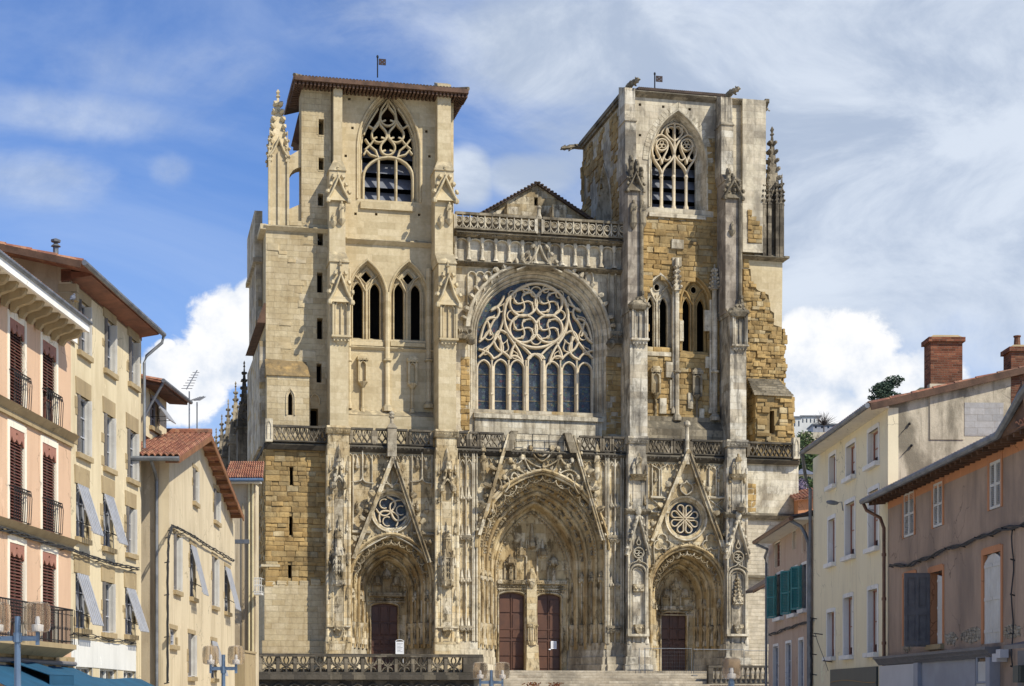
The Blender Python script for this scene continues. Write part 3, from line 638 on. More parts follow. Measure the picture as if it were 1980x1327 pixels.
mb.add([(ra, ov, zE + .05), (rb, ov, zE + .05), (rb, -DT - ov, zE + .05), (xm_, -DT - ov, zE + .05), (xm_, -3.2, zE + .05), (ra, -3.2, zE + .05), (cx_, cw_, ztop)], [(0, 1, 6), (1, 2, 6), (2, 3, 6), (3, 4, 6), (4, 5, 6), (5, 0, 6)], 1)
for i in range(26):
    ww = ov - .1 - i * .28; t0 = abs((ww - cw_) / (ov - cw_))
    for xx in (ra, rb): mb.tube([(xx, ww, zE + .1), (xx + (cx_ - xx) * (1 - t0) * .5, ww, zE + .1 + (ztop - zE) * (1 - t0) * .5)], .1, 6, 1)
mb.tube([(ra, ov, zE + .16), (cx_, cw_, ztop + .1)], .13, 6, 2); mb.tube([(rb, ov, zE + .16), (cx_, cw_, ztop + .1)], .13, 6, 2)
cp('tower_roof', mb, ['wood', 'tiledark', 'dark'])
mb = MB() # lower eave piece seen beside the stair turret
za, zb_ = Z(226, 575, -2), Z(282, 575, -2); mb.hexa([(X(564, -1.6), -2.2, zb_), (xL0 + .1, -2.2, zb_ - .2), (xL0 + .1, -1.25, zb_ - .2), (X(564, -1.6), -1.25, zb_), (X(577, -1.6), -2.2, za), (xL0 + .1, -2.2, za), (xL0 + .1, -1.25, za), (X(577, -1.6), -1.25, za)])
cp('stair_roof', mb, 'wood')
def vane(px, py0, py1, w):
    mb = MB(); x, zt = P(px, py1, w); zb = Z(py0, px, w)
    mb.tube([(x, w, zb), (x, w, zt)], .045, 6); mb.ell((x, w, zt), (.08, .08, .12)); v = cp('weather_vane', mb, 'iron')
    q = MB(); hs = []
    x0, x1, z0, z1 = x + .08, x + .55, zt - .52, zt - .12
    for i in range(3):
        for k in range(3): hs.append(rectp(x0 + .06 + i * .14, x0 + .12 + i * .14, z0 + .05 + k * .12, z0 + .10 + k * .12))
    q.plate(rectp(x0, x1, z0, z1), [h for i, h in enumerate(hs) if i % 2], w - .02, w + .02); cp('banner', q, 'rust', v)
vane(730, 150, 110, -3); vane(1266, 178, 143, -3)
# ---------------------------------------------------------------- upper buttresses
def butt(segs, canopies, niches, mat, statues=(), name='buttress', dark=None, aged=()):
    mb = MB(); prev = None
    for k, (y0, y1, a, b, wf) in enumerate(segs):
        xa, xb = X(a, wf), X(b, wf); mx = (a + b) / 2; z1, z0 = Z(y0, mx, wf), Z(y1, mx, wf)
        mi = 1 if k in aged else 0
        mb.box(xa, xb, -.3, wf, z0, z1, mi)
        if k > 0: # weathering slope up to the narrower piece above
            pw = segs[k - 1][4]; pa, pb = X(segs[k - 1][2], pw), X(segs[k - 1][3], pw)
            h = max(.3, (wf - pw) * 1.3)
            mb.hexa([(xa - .06, -.3, z1), (xb + .06, -.3, z1), (xb + .06, wf + .08, z1), (xa - .06, wf + .08, z1), (pa - .02, -.3, z1 + h), (pb + .02, -.3, z1 + h), (pb + .02, pw + .03, z1 + h), (pa - .02, pw + .03, z1 + h)], mi)
        else:
            mb.wedge(xa, xb, -.3, wf, z1, z1 + .5)
    bt = cp(name, mb, [mat, 'aged'] if aged else mat)
    for a, b, y0, y1, w0, w1 in canopies:
        q = MB(); gabled(q, X(a, w1), X(b, w1), w0, w1, Z(y1, (a + b) / 2, w1), Z(y0, (a + b) / 2, w1)); cp('canopy', q, dark or mat, bt)
    for a, b, y0, y1, ww in niches:
        q = MB(); panel_niche(q, X(a, ww), X(b, ww), ww, Z(y1, (a + b) / 2, ww), Z(y0, (a + b) / 2, ww)); cp('niche', q, mat, bt)
    for px, y0, y1, ww in statues:
        q = MB(); x, z0 = P(px, y1, ww); figure(q, x, ww, z0, Z(y0, px, ww) - z0); q.lathe(x, ww - .08, z0 - .35, [(.05, 0), (.2, .2), (.26, .35)], 8); cp('statue', q, dark or mat, bt)
    return bt
butt([(158, 330, 645, 662, .9), (330, 497, 637, 668, 1.5), (507, 836, 638, 674, 2.1)], [(637, 672, 318, 382, 1.2, 1.75), (640, 678, 500, 578, 1.9, 2.45)], [(642, 676, 580, 650, 2.05)], 'lime', [(661, 388, 424, 1.65), (645, 412, 428, 1.6)])
butt([(163, 330, 846, 872, .9), (330, 500, 841, 876, 1.5), (510, 838, 848, 882, 2.1)], [(843, 880, 318, 382, 1.2, 1.75), (849, 886, 502, 584, 1.9, 2.45)], [(850, 883, 586, 656, 2.05)], 'lime', [(869, 390, 424, 1.65), (852, 414, 430, 1.6)])
b3 = butt([(170, 232, 1208, 1228, 1.1), (234, 335, 1209, 1230, 1.3), (345, 598, 1214, 1243, 1.7), (602, 852, 1218, 1252, 2.1)], [(1216, 1243, 316, 364, 1.3, 1.9)], [(1220, 1251, 590, 656, 2.05)], 'buttr', [(1225, 386, 432, 1.85), (1243, 388, 432, 1.8)], dark='dark', aged=(2,))
b4 = butt([(188, 240, 1394, 1416, 1.1), (242, 340, 1395, 1418, 1.3), (350, 606, 1403, 1433, 1.7), (610, 858, 1412, 1443, 2.1)], [(1404, 1434, 332, 378, 1.3, 1.9)], [(1414, 1443, 604, 668, 2.05)], 'buttr', [(1416, 428, 446, 1.8)], dark='dark', aged=(2,))
mb = MB() # broken pinnacle stumps and shafts on the right-hand buttresses
for px, y0, y1 in ((1221, 300, 350), (1232, 308, 352), (1240, 322, 356), (1409, 325, 372), (1420, 340, 374), (1429, 350, 380)):
    x, zt = P(px, y0, 1.8); zb = Z(y1, px, 1.8); mb.lathe(x, 1.7, zb, [(.18, 0), (.14, (zt - zb) * .3), (.2, (zt - zb) * .4), (.15, (zt - zb) * .55), (.2, (zt - zb) * .8), (.12, zt - zb)], 6)
    crockets(mb, (x, 1.85, zb), (x, 1.85, zt), 3, .26)
for px, y0, y1, r in ((1241, 345, 590, .13), (1432, 370, 598, .13)):
    x, zt = P(px, y0, 1.85); zb = Z(y1, px, 1.85); mb.lathe(x, 1.8, zb, [(.3, 0), (.28, .3), (r * 1.3, .6), (r, 1.0), (r, zt - zb)], 8)
    crockets(mb, (x, 1.95, zb + .1), (x, 1.9, zb + .9), 3, .3)
for px, y in ((1235, 590), (1427, 604)):
    x, z = P(px, y, 2.3); mb.ell((x, 2.25, z), (.75, .35, .4), None, 8, 4, 0, .2); crockets(mb, (x - .7, 2.4, z - .1), (x, 2.4, z + .5), 3, .26); crockets(mb, (x + .7, 2.4, z - .1), (x, 2.4, z + .5), 3, .26)
cp('broken_pinnacle', mb, 'dark')
# ---------------------------------------------------------------- NAVE FRONT with the great window
xN0, xN1 = X(876, 0), X(1222, 0)
zN1 = Z(428, 1040, 0)
Gin = CA.arch(922, 1144, 656, 545, 800, -1.0, 26); gt = .80
Gout = offpath(Gin, gt); Ghole = offpath(Gin, gt - .03)
mb = MB(); mb.plate(rectp(xN0, xN1, zGf, zN1), [Ghole], -1.3, 0); cp('wall', mb, 'patch', label='nave front wall')
mb = MB(); ins = lambda x, z: not (x > X(903, 0) and x < X(1177, 0))
mb.rubble(xN0 + .5, X(908, 0), Z(832, 890, 0), Z(690, 890, 0), -.02, None, pr=(.02, .09)); mb.rubble(X(1172, 0), X(1214, 0), Z(840, 1190, 0), Z(690, 1190, 0), -.02, lambda x, z: random.random() < .9, pr=(.02, .09))
cp('rubble_facing', mb, 'rub')
mb = MB(); pr = [(-.02, -1.2), (0, -1.0), (.06, -.9), (.16, -.88), (.2, -.74), (.27, -.66), (.35, -.66), (.38, -.5), (.46, -.36), (.55, -.38), (.62, -.2), (.7, -.05), (.78, .02), (.82, .0), (.83, -.3)]
mb.sweep(Gin, pr)
for o, ww, r in ((.1, -.84, .05), (.3, -.6, .06), (.52, -.3, .06)): mb.sweep(Gin, [(o + r * math.cos(R(k)), ww + r * math.sin(R(k))) for k in range(0, 360, 60)], False, True)
hood = [p for p in offpath(Gin, .86) if p[1] > Z(700, 1040, 0)]
mb.sweep(hood, [(-.04, -.05), (-.05, .2), (.02, .3), (.14, .32), (.2, .22), (.24, -.05)], False, True)
gx0, gx1, gz0, gz1 = CA.rect(916, 1166, 800, 812, .2)
mb.hexa([(gx0, -1.1, gz0), (gx1, -1.1, gz0), (gx1, .3, gz0), (gx0, .3, gz0), (gx0, -1.1, gz1 + .35), (gx1, -1.1, gz1 + .35), (gx1, .3, gz1 - .15), (gx0, .3, gz1 - .15)])
mb.box(X(918, .15), X(1164, .15), -.1, .15, zGf, gz0)
for i in range(9):
    for s_, a_ in ((-1, 0), (1, 0)):
        j = int(3 + i * (len(hood) / 2 - 4) / 8.5); p = hood[j] if s_ < 0 else hood[len(hood) - 1 - j]; n_ = miters(hood)[j if s_ < 0 else len(hood) - 1 - j]
        if i % 1 == 0: mb.ell((p[0] + n_[0] * .32, .25, p[1] + n_[1] * .32), (.2, .2, .24), (n_[0], .3, n_[1]), 5, 3, 0, .35)
# ogee finial over the window
cx, cz = P(1043, 512, .35); tz = Z(470, 1043, .35)
for sg in (-1, 1): mb.rib(bz((cx + sg * 1.5, cz - .42), (cx + sg * .7, cz - .1), (cx + sg * .3, cz + .3), (cx, tz), 8), .16, 0, .42); crockets(mb, (cx + sg * 1.1, .4, cz), (cx + sg * .15, .4, tz), 3, .32, (sg, 0, 0))
mb.lathe(cx, .25, tz, [(.14, 0), (.1, .5), (.3, .65), (.1, .85), (.1, 1.3), (.34, 1.5), (.2, 1.7), (.12, 1.9), (.12, 2.2), (.2, 2.3), (.05, 2.45)], 8)
crockets(mb, (cx, .3, tz + .5), (cx, .3, tz + 1.8), 3, .4)
gw = cp('great_window', mb, 'pale')
mb = MB(); mb.plate(Gin, [], -1.14, -1.10); cp('stained_glass', mb, 'stained', gw)
g = MB(); w0, w1 = -1.12, -.78; wm = (w0 + w1) / 2
cxr, cyr, rr = 1036, 611, 62
tr(g, [(cxr + rr * math.cos(R(k)), cyr - rr * math.sin(R(k))) for k in range(0, 360, 9)], .17, w0, w1 + .05, True)
for ax, ay in ((-24.5, -25.5), (24.5, -25.5), (-24.5, 25.5), (24.5, 25.5)):
    c1x, c1y, r1 = cxr + ax, cyr + ay, 26.5
    tr(g, [(c1x + r1 * math.cos(R(k)), c1y - r1 * math.sin(R(k))) for k in range(0, 360, 15)], .145, w0, w1, True)
    base = 45 if ax * ay > 0 else 135
    for k in range(4): # pinwheel petals
        a0 = base + 90 * k
        pts = bz((c1x + r1 * math.cos(R(a0)), c1y - r1 * math.sin(R(a0))), (c1x + r1 * .75 * math.cos(R(a0 + 45)), c1y - r1 * .75 * math.sin(R(a0 + 45))), (c1x + r1 * .55 * math.cos(R(a0 + 70)), c1y - r1 * .55 * math.sin(R(a0 + 70))), (c1x, c1y), 7)
        if k % 2 == 0 or True: tr(g, pts, .09, w0 + .05, w1 - .04); q_ = pts[3]; tr(g, [(q_[0] + 2.6 * math.cos(R(z_)), q_[1] + 2.6 * math.sin(R(z_))) for z_ in range(0, 360, 60)], .045, w0 + .05, w1 - .08, True)
for k in (0, 90, 180, 270):
    ex, ey = cxr + 46 * math.cos(R(k)), cyr - 46 * math.sin(R(k))
    tr(g, [(ex + 10 * math.cos(R(q)), ey - 10 * math.sin(R(q))) for q in range(0, 360, 24)], .08, w0 + .05, w1 - .03, True)
lx = [(922, 948), (954, 981), (986, 1013), (1020, 1047), (1054, 1081), (1086, 1113), (1117, 1144)]
tops = [697, 696, 697, 686, 700, 701, 702]
for i, ((a, b), ty) in enumerate(zip(lx, tops)):
    mx = (a + b) / 2; g.rib(CA.arch(a, b, ty + 17, ty, 802, wm, 7), .12, w0, w1)
    if i < 6: mm = (b + lx[i + 1][0]) / 2; tr(g, [(mm, 802), (mm, ty + 12)], .22, w0, w1 + .08); shx, shz = P(mm, 765, w1); g.lathe(shx, w1 + .02, shz, [(.07, 0), (.12, .05), (.12, .12), (.06, .18), (.05, 2.2), (.09, 2.3)], 6)
def mir(pts): return [(2 * cxr - x, y + (x - cxr) * -.02) for x, y in pts]
def zp(pts): return [(860 + x / 2.413, 330 + y / 2.413) for x, y in pts]
half = [bz((365, 905), (345, 800), (275, 790), (278, 690), 10), bz((400, 860), (350, 800), (300, 790), (290, 740), 8), bz((160, 870), (240, 800), (275, 740), (285, 610), 10), bz((285, 610), (300, 580), (330, 560), (400, 530), 7),
        bz((225, 880), (300, 850), (265, 800), (240, 770), 8), bz((225, 880), (215, 850), (180, 840), (158, 835), 6), bz((160, 800), (210, 770), (215, 700), (240, 690), 8), bz((240, 690), (190, 680), (180, 720), (165, 790), 8),
        bz((240, 690), (270, 650), (240, 620), (215, 655), 8), bz((215, 655), (250, 640), (270, 610), (275, 585), 6), bz((305, 880), (270, 830), (250, 860), (228, 800), 8), bz((228, 800), (235, 740), (265, 740), (285, 760), 7),
        bz((305, 880), (300, 840), (330, 820), (325, 800), 7), bz((365, 905), (350, 870), (320, 850), (300, 880), 7), bz((385, 880), (400, 850), (440, 850), (455, 880), 6), bz((195, 700), (215, 730), (200, 760), (215, 770), 5), bz((255, 770), (262, 800), (258, 820), (262, 850), 5)]
for h_ in half:
    q = zp(h_); tr(g, q, .14, w0, w1); tr(g, mir(q), .14, w0, w1)
for (x_, y_, r_, L_, an) in ((975, 673, 8, 17, 70), (945, 650, 8, 17, 80), (947, 621, 7, 14, 50), (968, 598, 6, 13, 60), (990, 570, 7, 14, 45), (938, 680, 6, 13, 60), (995, 688, 6, 12, 110), (1017, 560, 6, 11, 90)):
    for sg in (0, 1):
        xx = x_ if not sg else 2 * cxr - x_; aa = an if not sg else 180 - an
        tr(g, [(xx + x, y_ - z) for x, z in drop(0, 0, r_, L_, aa, 8)], .07, w0 + .08, w1 - .05, True)
cp('tracery', g, 'trac', gw)
mb = MB() # saddle bars
for a, b in lx:
    for y in (723, 748, 775):
        x0, x1, z0, z1 = CA.rect(a + 2, b - 2, y, y + 2, w0); mb.box(x0, x1, w0 + .03, w0 + .06, z0, z0 + .05)
cp('glazing_bar', mb, 'dark', gw)
# arcade band, cornices, blind arches above the window
mb = MB()
zc1, zc2, zc3 = Z(512, 1043, .3), Z(458, 1043, .3), Z(422, 1043, .3)
xa, xb = X(880, .2), X(1212, .2)
cornice(mb, xa, xb, .1, zc1, .3, .42); leafrow(mb, xa, xb, .42, zc1 - .15, .1, 70)
cornice(mb, xa, xb, .25, zc2, .3, .5); leafrow(mb, xa, xb, .62, zc2 - .17, .12, 80)
cp('cornice', mb, 'dark')
mb = MB()
mb.box(xa, xb, -.2, .08, zc1, zc2 - .3)
n = 13
for i in range(n + 1):
    x = xa + (xb - xa) * i / n
    mb.lathe(x, .25, zc1 + .05, [(.2, 0), (.17, .12), (.09, .3), (.11, .7), (.08, .95), (.13, 1.15), (.17, 1.3), (.12, zc2 - zc1 - .35)], 8)
    mb.ell((x, .3, zc1 + .9), (.1, .1, .16), None, 5, 3)
    if i < n: mb.rib(arch(x + .08, x + (xb - xa) / n - .08, zc2 - .62, zc2 - .38, None, 6), .09, .08, .3)
cp('blind_arcade', mb, 'pale')
mb = MB() # blind tracery arches flanking the great arch
def blind(mb, xs, yt, yb, w, m=0, ww=.1, d=.14, ogee=False):
    for a, b in zip(xs[:-1], xs[1:]):
        mx = (a + b) / 2; mb.rib(CA.arch(a, b, yt + (b - a) * .55, yt, yb, w, 6), ww, w - .05, w + d, False, m)
for xs_, yb_ in (([904, 920], 590), ([920, 936], 563), ([936, 950], 549), ([950, 963], 537), ([1118, 1132], 538), ([1132, 1146], 551), ([1176, 1190], 640), ([1190, 1204], 640)): blind(mb, xs_, 526 if yb_ > 545 else 522, yb_, .05)
cp('blind_tracery', mb, 'pale')
mb = MB()
for px, y in ((893, 640), (1195, 650)):
    x, z = P(px, y, .4); mb.box(x - .5, x + .6, -.1, .5, z - .5, z + .3); leafrow(mb, x - .5, x + .6, .5, z, .25, 6); mb.ell((x + (.55 if px < 1000 else -.55), .6, z - .6), (.3, .3, .35), None, 6, 4, 0, .3)
cp('impost_block', mb, 'dark')
# ring balustrade above the nave front
def motif_ring(mb, x0, x1, z0, z1, w, d, a):
    cx = (x0 + x1) / 2; h = z1 - z0; r = min((x1 - x0) * .36, h * .3); cz = z0 + h * .64
    mb.rib(circ(cx, cz, r, 12), a, w, w + d, True)
    mb.rib(drop(cx, cz, r * .35, r * .8, -90, 6), a * .5, w, w + d * .7, True)
    for s in (-1, 1): mb.rib(bz((cx, z0), (cx + s * r * .5, z0 + h * .1), (cx + s * (x1 - x0) * .45, z0 + h * .2), (cx + s * (x1 - x0) * .48, z0 + h * .55), 6), a, w, w + d)
    mb.box(x0 - a * .4, x0 + a * .4, w, w + d * 1.2, z0, z1)
def motif_flame(mb, x0, x1, z0, z1, w, d, a):
    cx = (x0 + x1) / 2; h = z1 - z0; W = x1 - x0
    for s in (-1, 1):
        mb.rib(bz((cx, z0), (cx + s * W * .08, z0 + h * .4), (cx + s * W * .5, z0 + h * .35), (cx + s * W * .5, z1), 7), a, w, w + d)
        mb.rib(bz((cx + s * W * .5, z0), (cx + s * W * .45, z0 + h * .3), (cx + s * W * .1, z0 + h * .5), (cx, z1), 7), a * .8, w, w + d * .85)
        mb.rib(bz((cx + s * W * .14, z0 + h * .3), (cx + s * W * .3, z0 + h * .55), (cx + s * W * .3, z0 + h * .7), (cx + s * W * .18, z0 + h * .95), 5), a * .6, w, w + d * .7)
def motif_leafy(mb, x0, x1, z0, z1, w, d, a):
    cx = (x0 + x1) / 2; h = z1 - z0; W = x1 - x0
    mb.box(cx - a * .5, cx + a * .5, w, w + d, z0, z0 + h * .42)
    for s in (-1, 1):
        mb.rib(bz((cx, z0 + h * .34), (cx + s * W * .1, z0 + h * .45), (cx + s * W * .3, z0 + h * .48), (cx + s * W * .42, z1), 7), a * 1.1, w, w + d)
        mb.rib(bz((cx + s * W * .05, z0 + h * .3), (cx + s * W * .3, z0 + h * .35), (cx + s * W * .25, z0 + h * .1), (cx + s * W * .44, z0 + h * .02), 6), a * .9, w, w + d * .8)
        mb.rib(bz((cx, z0 + h * .45), (cx + s * W * .12, z0 + h * .65), (cx + s * W * .22, z0 + h * .75), (cx + s * W * .05, z1), 5), a * .7, w, w + d * .7)
        for t in (.25, .5): mb.ell((cx + s * W * t * .7, w + d * .8, z0 + h * (.42 + t * .3)), (a * .9, a * .6, a * .9), None, 5, 3, 0, .3)
    mb.box(x0 - a, x0 + a, w - .02, w + d * 1.3, z0, z1)
def balus(name, mat, x0, x1, z0, z1, w, n, motif, a=.07, d=.2, rail=.16, parent=cath, railmat=None, fr=None, ends=True):
    mb = MB(); r2 = 1 if railmat else 0
    mb.box(x0, x1, w - .06, w + d + .08, z1 - rail, z1, r2); mb.box(x0, x1, w - .04, w + d + .06, z0, z0 + rail * .7, r2)
    if ends:
        for x in (x0, x1): mb.box(x - .1, x + .1, w - .05, w + d + .05, z0, z1 - rail)
    for i in range(n): motif(mb, x0 + (x1 - x0) * i / n, x0 + (x1 - x0) * (i + 1) / n, z0 + rail * .7, z1 - rail, w, d, a)
    mats = [MT[mat]] + ([MT[railmat]] if railmat else [])
    return (fr or CA).part(name, mb, mats, parent)
balus('parapet', 'pale', X(880, .5), X(1036, .5), zc2 + .12, zc3, .4, 11, motif_ring, .07, .2, .16, railmat='dark')
balus('parapet', 'pale', X(1049, .5), X(1210, .5), zc2 + .12, zc3, .4, 11, motif_ring, .07, .2, .16, railmat='dark')
# nave gable and roof behind
wg = -4.0
def gp(x, y): return P(x, y, wg)
mb = MB(); A, B, C_ = gp(1037, 358), gp(918, 425), gp(1150, 435)
mb.plate([(B[0], B[1] - 3), B, A, C_, (C_[0], C_[1] - 3)], [CA_ for CA_ in [rectp(*CA.rect(1033, 1040, 382, 398, wg))]], wg - .6, wg)
a, b, c, d = CA.rect(980, 1007, 394, 422, wg + 1); mb.taper(a, b, wg, wg + 1, c, d, .05, .05); a, b, c, d = CA.rect(1068, 1095, 396, 426, wg + 1); mb.taper(a, b, wg, wg + 1, c, d, .05, .05)
cp('nave_gable', mb, 'carve')
mb = MB()
mb.box(X(1030, wg), X(1044, wg), wg - 1, wg - .7, Z(400, 1037, wg), Z(380, 1037, wg), 1)
for s, Q in ((-1, B), (1, C_)):
    mb.hexa([(A[0], wg + .3, A[1]), (A[0], -70, A[1]), (Q[0], -70, Q[1]), (Q[0], wg + .3, Q[1]), (A[0], wg + .3, A[1] + .14), (A[0], -70, A[1] + .14), (Q[0] + s * .2, -70, Q[1] + .14), (Q[0] + s * .2, wg + .3, Q[1] + .14)], 0)
    for i in range(18): p = Vector((A[0], 0, A[1] + .15)).lerp(Vector((Q[0], 0, Q[1] + .15)), (i + .5) / 18); mb.lathe(p.x, wg + .3, p.z - .02, [(.12, 0), (.12, .06), (.02, .1)], 6, 0)
cp('nave_roof', mb, ['tiledark', 'void'])
# ---------------------------------------------------------------- RIGHT TOWER
DR = 11.2
xR0, xR1, xR2 = X(1213, 0), X(1477, 0), X(1514, .2)
zRR = Z(177, 1229, 0); zC2 = Z(493, 1436, .3)
W2in = CA.arch(1261, 1345, 322, 239, 411, -.88, 14); W2out = offpath(W2in, .45)
mb = MB(); zC2b = Z(425, 1310, 0)
mb.plate(rectp(xR0, xR1, zC2b - .3, zRR), [offpath(W2in, .42)] + [slit(a, a + 5, b, b + 5, 0) for a, b in ((1235, 200), (1280, 204), (1331, 209), (1382, 212), (1235, 259))] + [slit(1432, 1437, 296, 324, 0)], -1, 0)
mb.box(X(1436, .35), xR1 + .01, -.2, .35, zC2 + .2, zRR - .02)
mb.box(xR1 - .9, xR1, -DR, -1, zC2 - 1, zRR); mb.box(xR0, xR1, -DR, -DR + .9, zGf, zRR)
cp('wall', mb, 'tower', label='belfry stage of the right tower')
mb = MB()
Wc_i, Wc_o = lancet_win(1250, 1293, 588, 545, 680, .24, -.6); Wd_i, Wd_o = lancet_win(1318, 1362, 592, 549, 684, .24, -.6)
mb.plate(rectp(xR0, xR1, zGf, zC2b - .3), [offpath(Wc_i, .21), offpath(Wd_i, .21)], -1, -.02)
cp('wall', mb, 'core')
# rubble facing of the ochre stage
def in_poly(x, z, poly):
    c = False; j = len(poly) - 1
    for i in range(len(poly)):
        if (poly[i][1] > z) != (poly[j][1] > z) and x < (poly[j][0] - poly[i][0]) * (z - poly[i][1]) / (poly[j][1] - poly[i][1]) + poly[i][0]: c = not c
        j = i
    return c
wc, wd = offpath(Wc_i, .34), offpath(Wd_i, .34)
mb = MB()
mb.rubble(X(1232, 0), X(1404, 0), zGf, zC2b + .1, -.03, lambda x, z: not in_poly(x, z, wc) and not in_poly(x, z, wd), pr=(.02, .15))
mb.rubble(X(1366, 0), X(1394, 0), zC2b, Z(268, 1380, 0), -.03, lambda x, z: x > X(1370, 0) + random.uniform(-.2, .2), pr=(.05, .12))
rub = cp('rubble_facing', mb, 'rub')
mb = MB()
for px0, px1, y0, y1 in ((1299, 1322, 463, 482), (1300, 1318, 498, 515), (1296, 1303, 735, 790), (1352, 1362, 790, 812), (1275, 1289, 770, 800), (1314, 1322, 620, 660), (1362, 1378, 600, 640), (1232, 1242, 720, 760), (1372, 1380, 740, 780), (1288, 1302, 700, 730), (1330, 1340, 760, 790), (1364, 1376, 690, 712)):
    a, b, c, d = CA.rect(px0, px1, y0, y1, .15); mb.stone(a, b, c, d, -.05, random.uniform(.14, .24), 0, .03, .02)
cp('repair_stone', mb, 'pale')
mb = MB() # ledge at the foot of the stage
a = X(1232, .4); b = X(1404, .4); z0, z1 = Z(838, 1320, .5), Z(806, 1320, .4)
mb.wedge(a, b, -.1, .8, z0 + .2, z1 + .2); mb.box(a, b, -.1, .82, zGf, z0 + .2); mb.box(a, b, -.1, .3, z0, z1)
cp('ledge', mb, 'dark')
# right belfry window
f = wframe(W2in, .45, -.88)
a, b, c, d = CA.rect(1255, 1363, 412, 422, .1); f.hexa([(a, -.9, c), (b, -.9, c), (b, .2, c), (a, .2, c), (a, -.9, d + .3), (b, -.9, d + .3), (b, .2, d - .1), (a, .2, d - .1)])
bw2 = cp('belfry_window', f, 'pale')
f = MB(); vs = offpath(W2in, .5) # voussoir ring
n_ = miters(vs)
for i in range(1, len(vs) - 2):
    p, q = Vector(vs[i]), Vector(vs[i + 1]); e = q - p
    if e.length > 1.2: continue
    o1, o2 = Vector(n_[i]) * .42, Vector(n_[i + 1]) * .42
    P1, P2 = p + e * .04, q - e * .04
    f.hexa([(P1.x, -.1, P1.y), (P2.x, -.1, P2.y), ((P2 + o2).x, -.1, (P2 + o2).y), ((P1 + o1).x, -.1, (P1 + o1).y), (P1.x, .045, P1.y), (P2.x, .045, P2.y), ((P2 + o2).x, .045, (P2 + o2).y), ((P1 + o1).x, .045, (P1 + o1).y)])
cp('voussoirs', f, 'pale', bw2)
g = MB(); w0, w1 = -.95, -.6
for mx in (1279, 1303, 1327):
    tr(g, [(mx, 411), (mx, 335)], .15, w0, w1)
    x, z = P(mx, 411, w1); g.lathe(x, w1 - .06, z, [(.2, 0), (.18, .35), (.1, .5), (.085, 2.2), (.15, 2.35), (.1, 2.5)], 8)
tr(g, [(1303, 340), (1303.5, 238)], .15, w0, w1)
for s in (-1, 1):
    c = 1303 + s * 24.0
    f1 = lambda pts: [(1303 + s * (x), y) for x, y in pts]
    tr(g, f1(bz((0, 300), (2, 275), (20, 262), (26, 262), 8)), .13, w0, w1); tr(g, f1(bz((26, 262), (42, 264), (46, 285), (42, 300), 8)), .13, w0, w1)
    tr(g, f1(bz((42, 300), (38, 318), (28, 318), (24, 338), 8)), .13, w0, w1); tr(g, f1(bz((0, 300), (6, 318), (20, 318), (24, 338), 8)), .13, w0, w1)
    tr(g, [(c + 11 * math.cos(R(k)), 281 - 11 * math.sin(R(k))) for k in range(0, 360, 20)], .11, w0, w1, True)
    tr(g, f1(bz((12, 282), (14, 300), (22, 300), (24, 318), 6)), .1, w0, w1); tr(g, f1(bz((36, 282), (34, 300), (26, 300), (24, 318), 6)), .1, w0, w1)
    tr(g, [(c - 10 + 6 * math.cos(R(k)), 305 - 6 * math.sin(R(k))) for k in range(150, 400, 25)], .08, w0, w1); tr(g, [(c + 10 + 6 * math.cos(R(k)), 305 - 6 * math.sin(R(k))) for k in range(150, 400, 25)], .08, w0, w1)
    for q in (90, 210, 330): tr(g, [(c + 4.5 * math.cos(R(q)) + 3.6 * math.cos(R(k)), 281 - 4.5 * math.sin(R(q)) - 3.6 * math.sin(R(k))) for k in range(0, 360, 45)], .05, w0 + .1, w1 - .05, True)
    tr(g, f1(bz((0, 275), (8, 268), (20, 262), (14, 248), 7)), .12, w0, w1); tr(g, f1(bz((0, 240), (10, 240), (22, 246), (26, 262), 7)), .12, w0, w1)
    tr(g, f1(bz((2, 248), (8, 242), (16, 250), (11, 258), 6)), .08, w0, w1)
cp('tracery', g, 'trac', bw2)
cp('louvre', louvres(CA, X(1259, -1.2), X(1349, -1.2), Z(412, 1303, -1.2), Z(318, 1303, -1.2), -1.2, 4), 'slate', bw2)
twin(1250, 1293, [(1251, 1263, 575, 677), (1275, 1289, 577, 678)], (1269, 557, 7.5), 588, 545, 680, Wc_i, .24, 684, 'pale')
twin(1318, 1362, [(1319, 1333, 578, 680), (1347, 1361, 580, 681)], (1340, 562, 7.5), 592, 549, 684, Wd_i, .24, 688, 'rub')
mb = MB()
shaft(mb, 1309, 500, 814, .25, .16, 0, (722,)); shaft(mb, 1302, 560, 800, .15, .08, 0, ()); shaft(mb, 1382, 520, 814, .25, .18, 0, (722,)); shaft(mb, 1374, 580, 800, .15, .08)
for px, y0, y1 in ((1309, 500, 562), (1382, 510, 560)):
    x, z1 = P(px, y0, .35); z0 = Z(y1, px, .35); spire(mb, x, .3, z0, z1, .26, 0, 4, 5, .24)
cp('wall_shaft', mb, 'pale'); tabern(1269, 708, 760, 815, 'carve'); tabern(1349, 712, 764, 818, 'dark')
mb = MB(); mb.box(xR0 + 1, xR1 - 1.0, -3.4, -3.3, zGf, zRR - 1); mb.box(xR0 + .9, xR1 - .95, -DR + .95, -1.1, zC2b - 1, zC2b - .8); mb.box(X(1428, -.9), X(1442, -.9), -.95, -.9, Z(330, 1435, -.9), Z(290, 1435, -.9)); cp('dark_interior', mb, 'void')
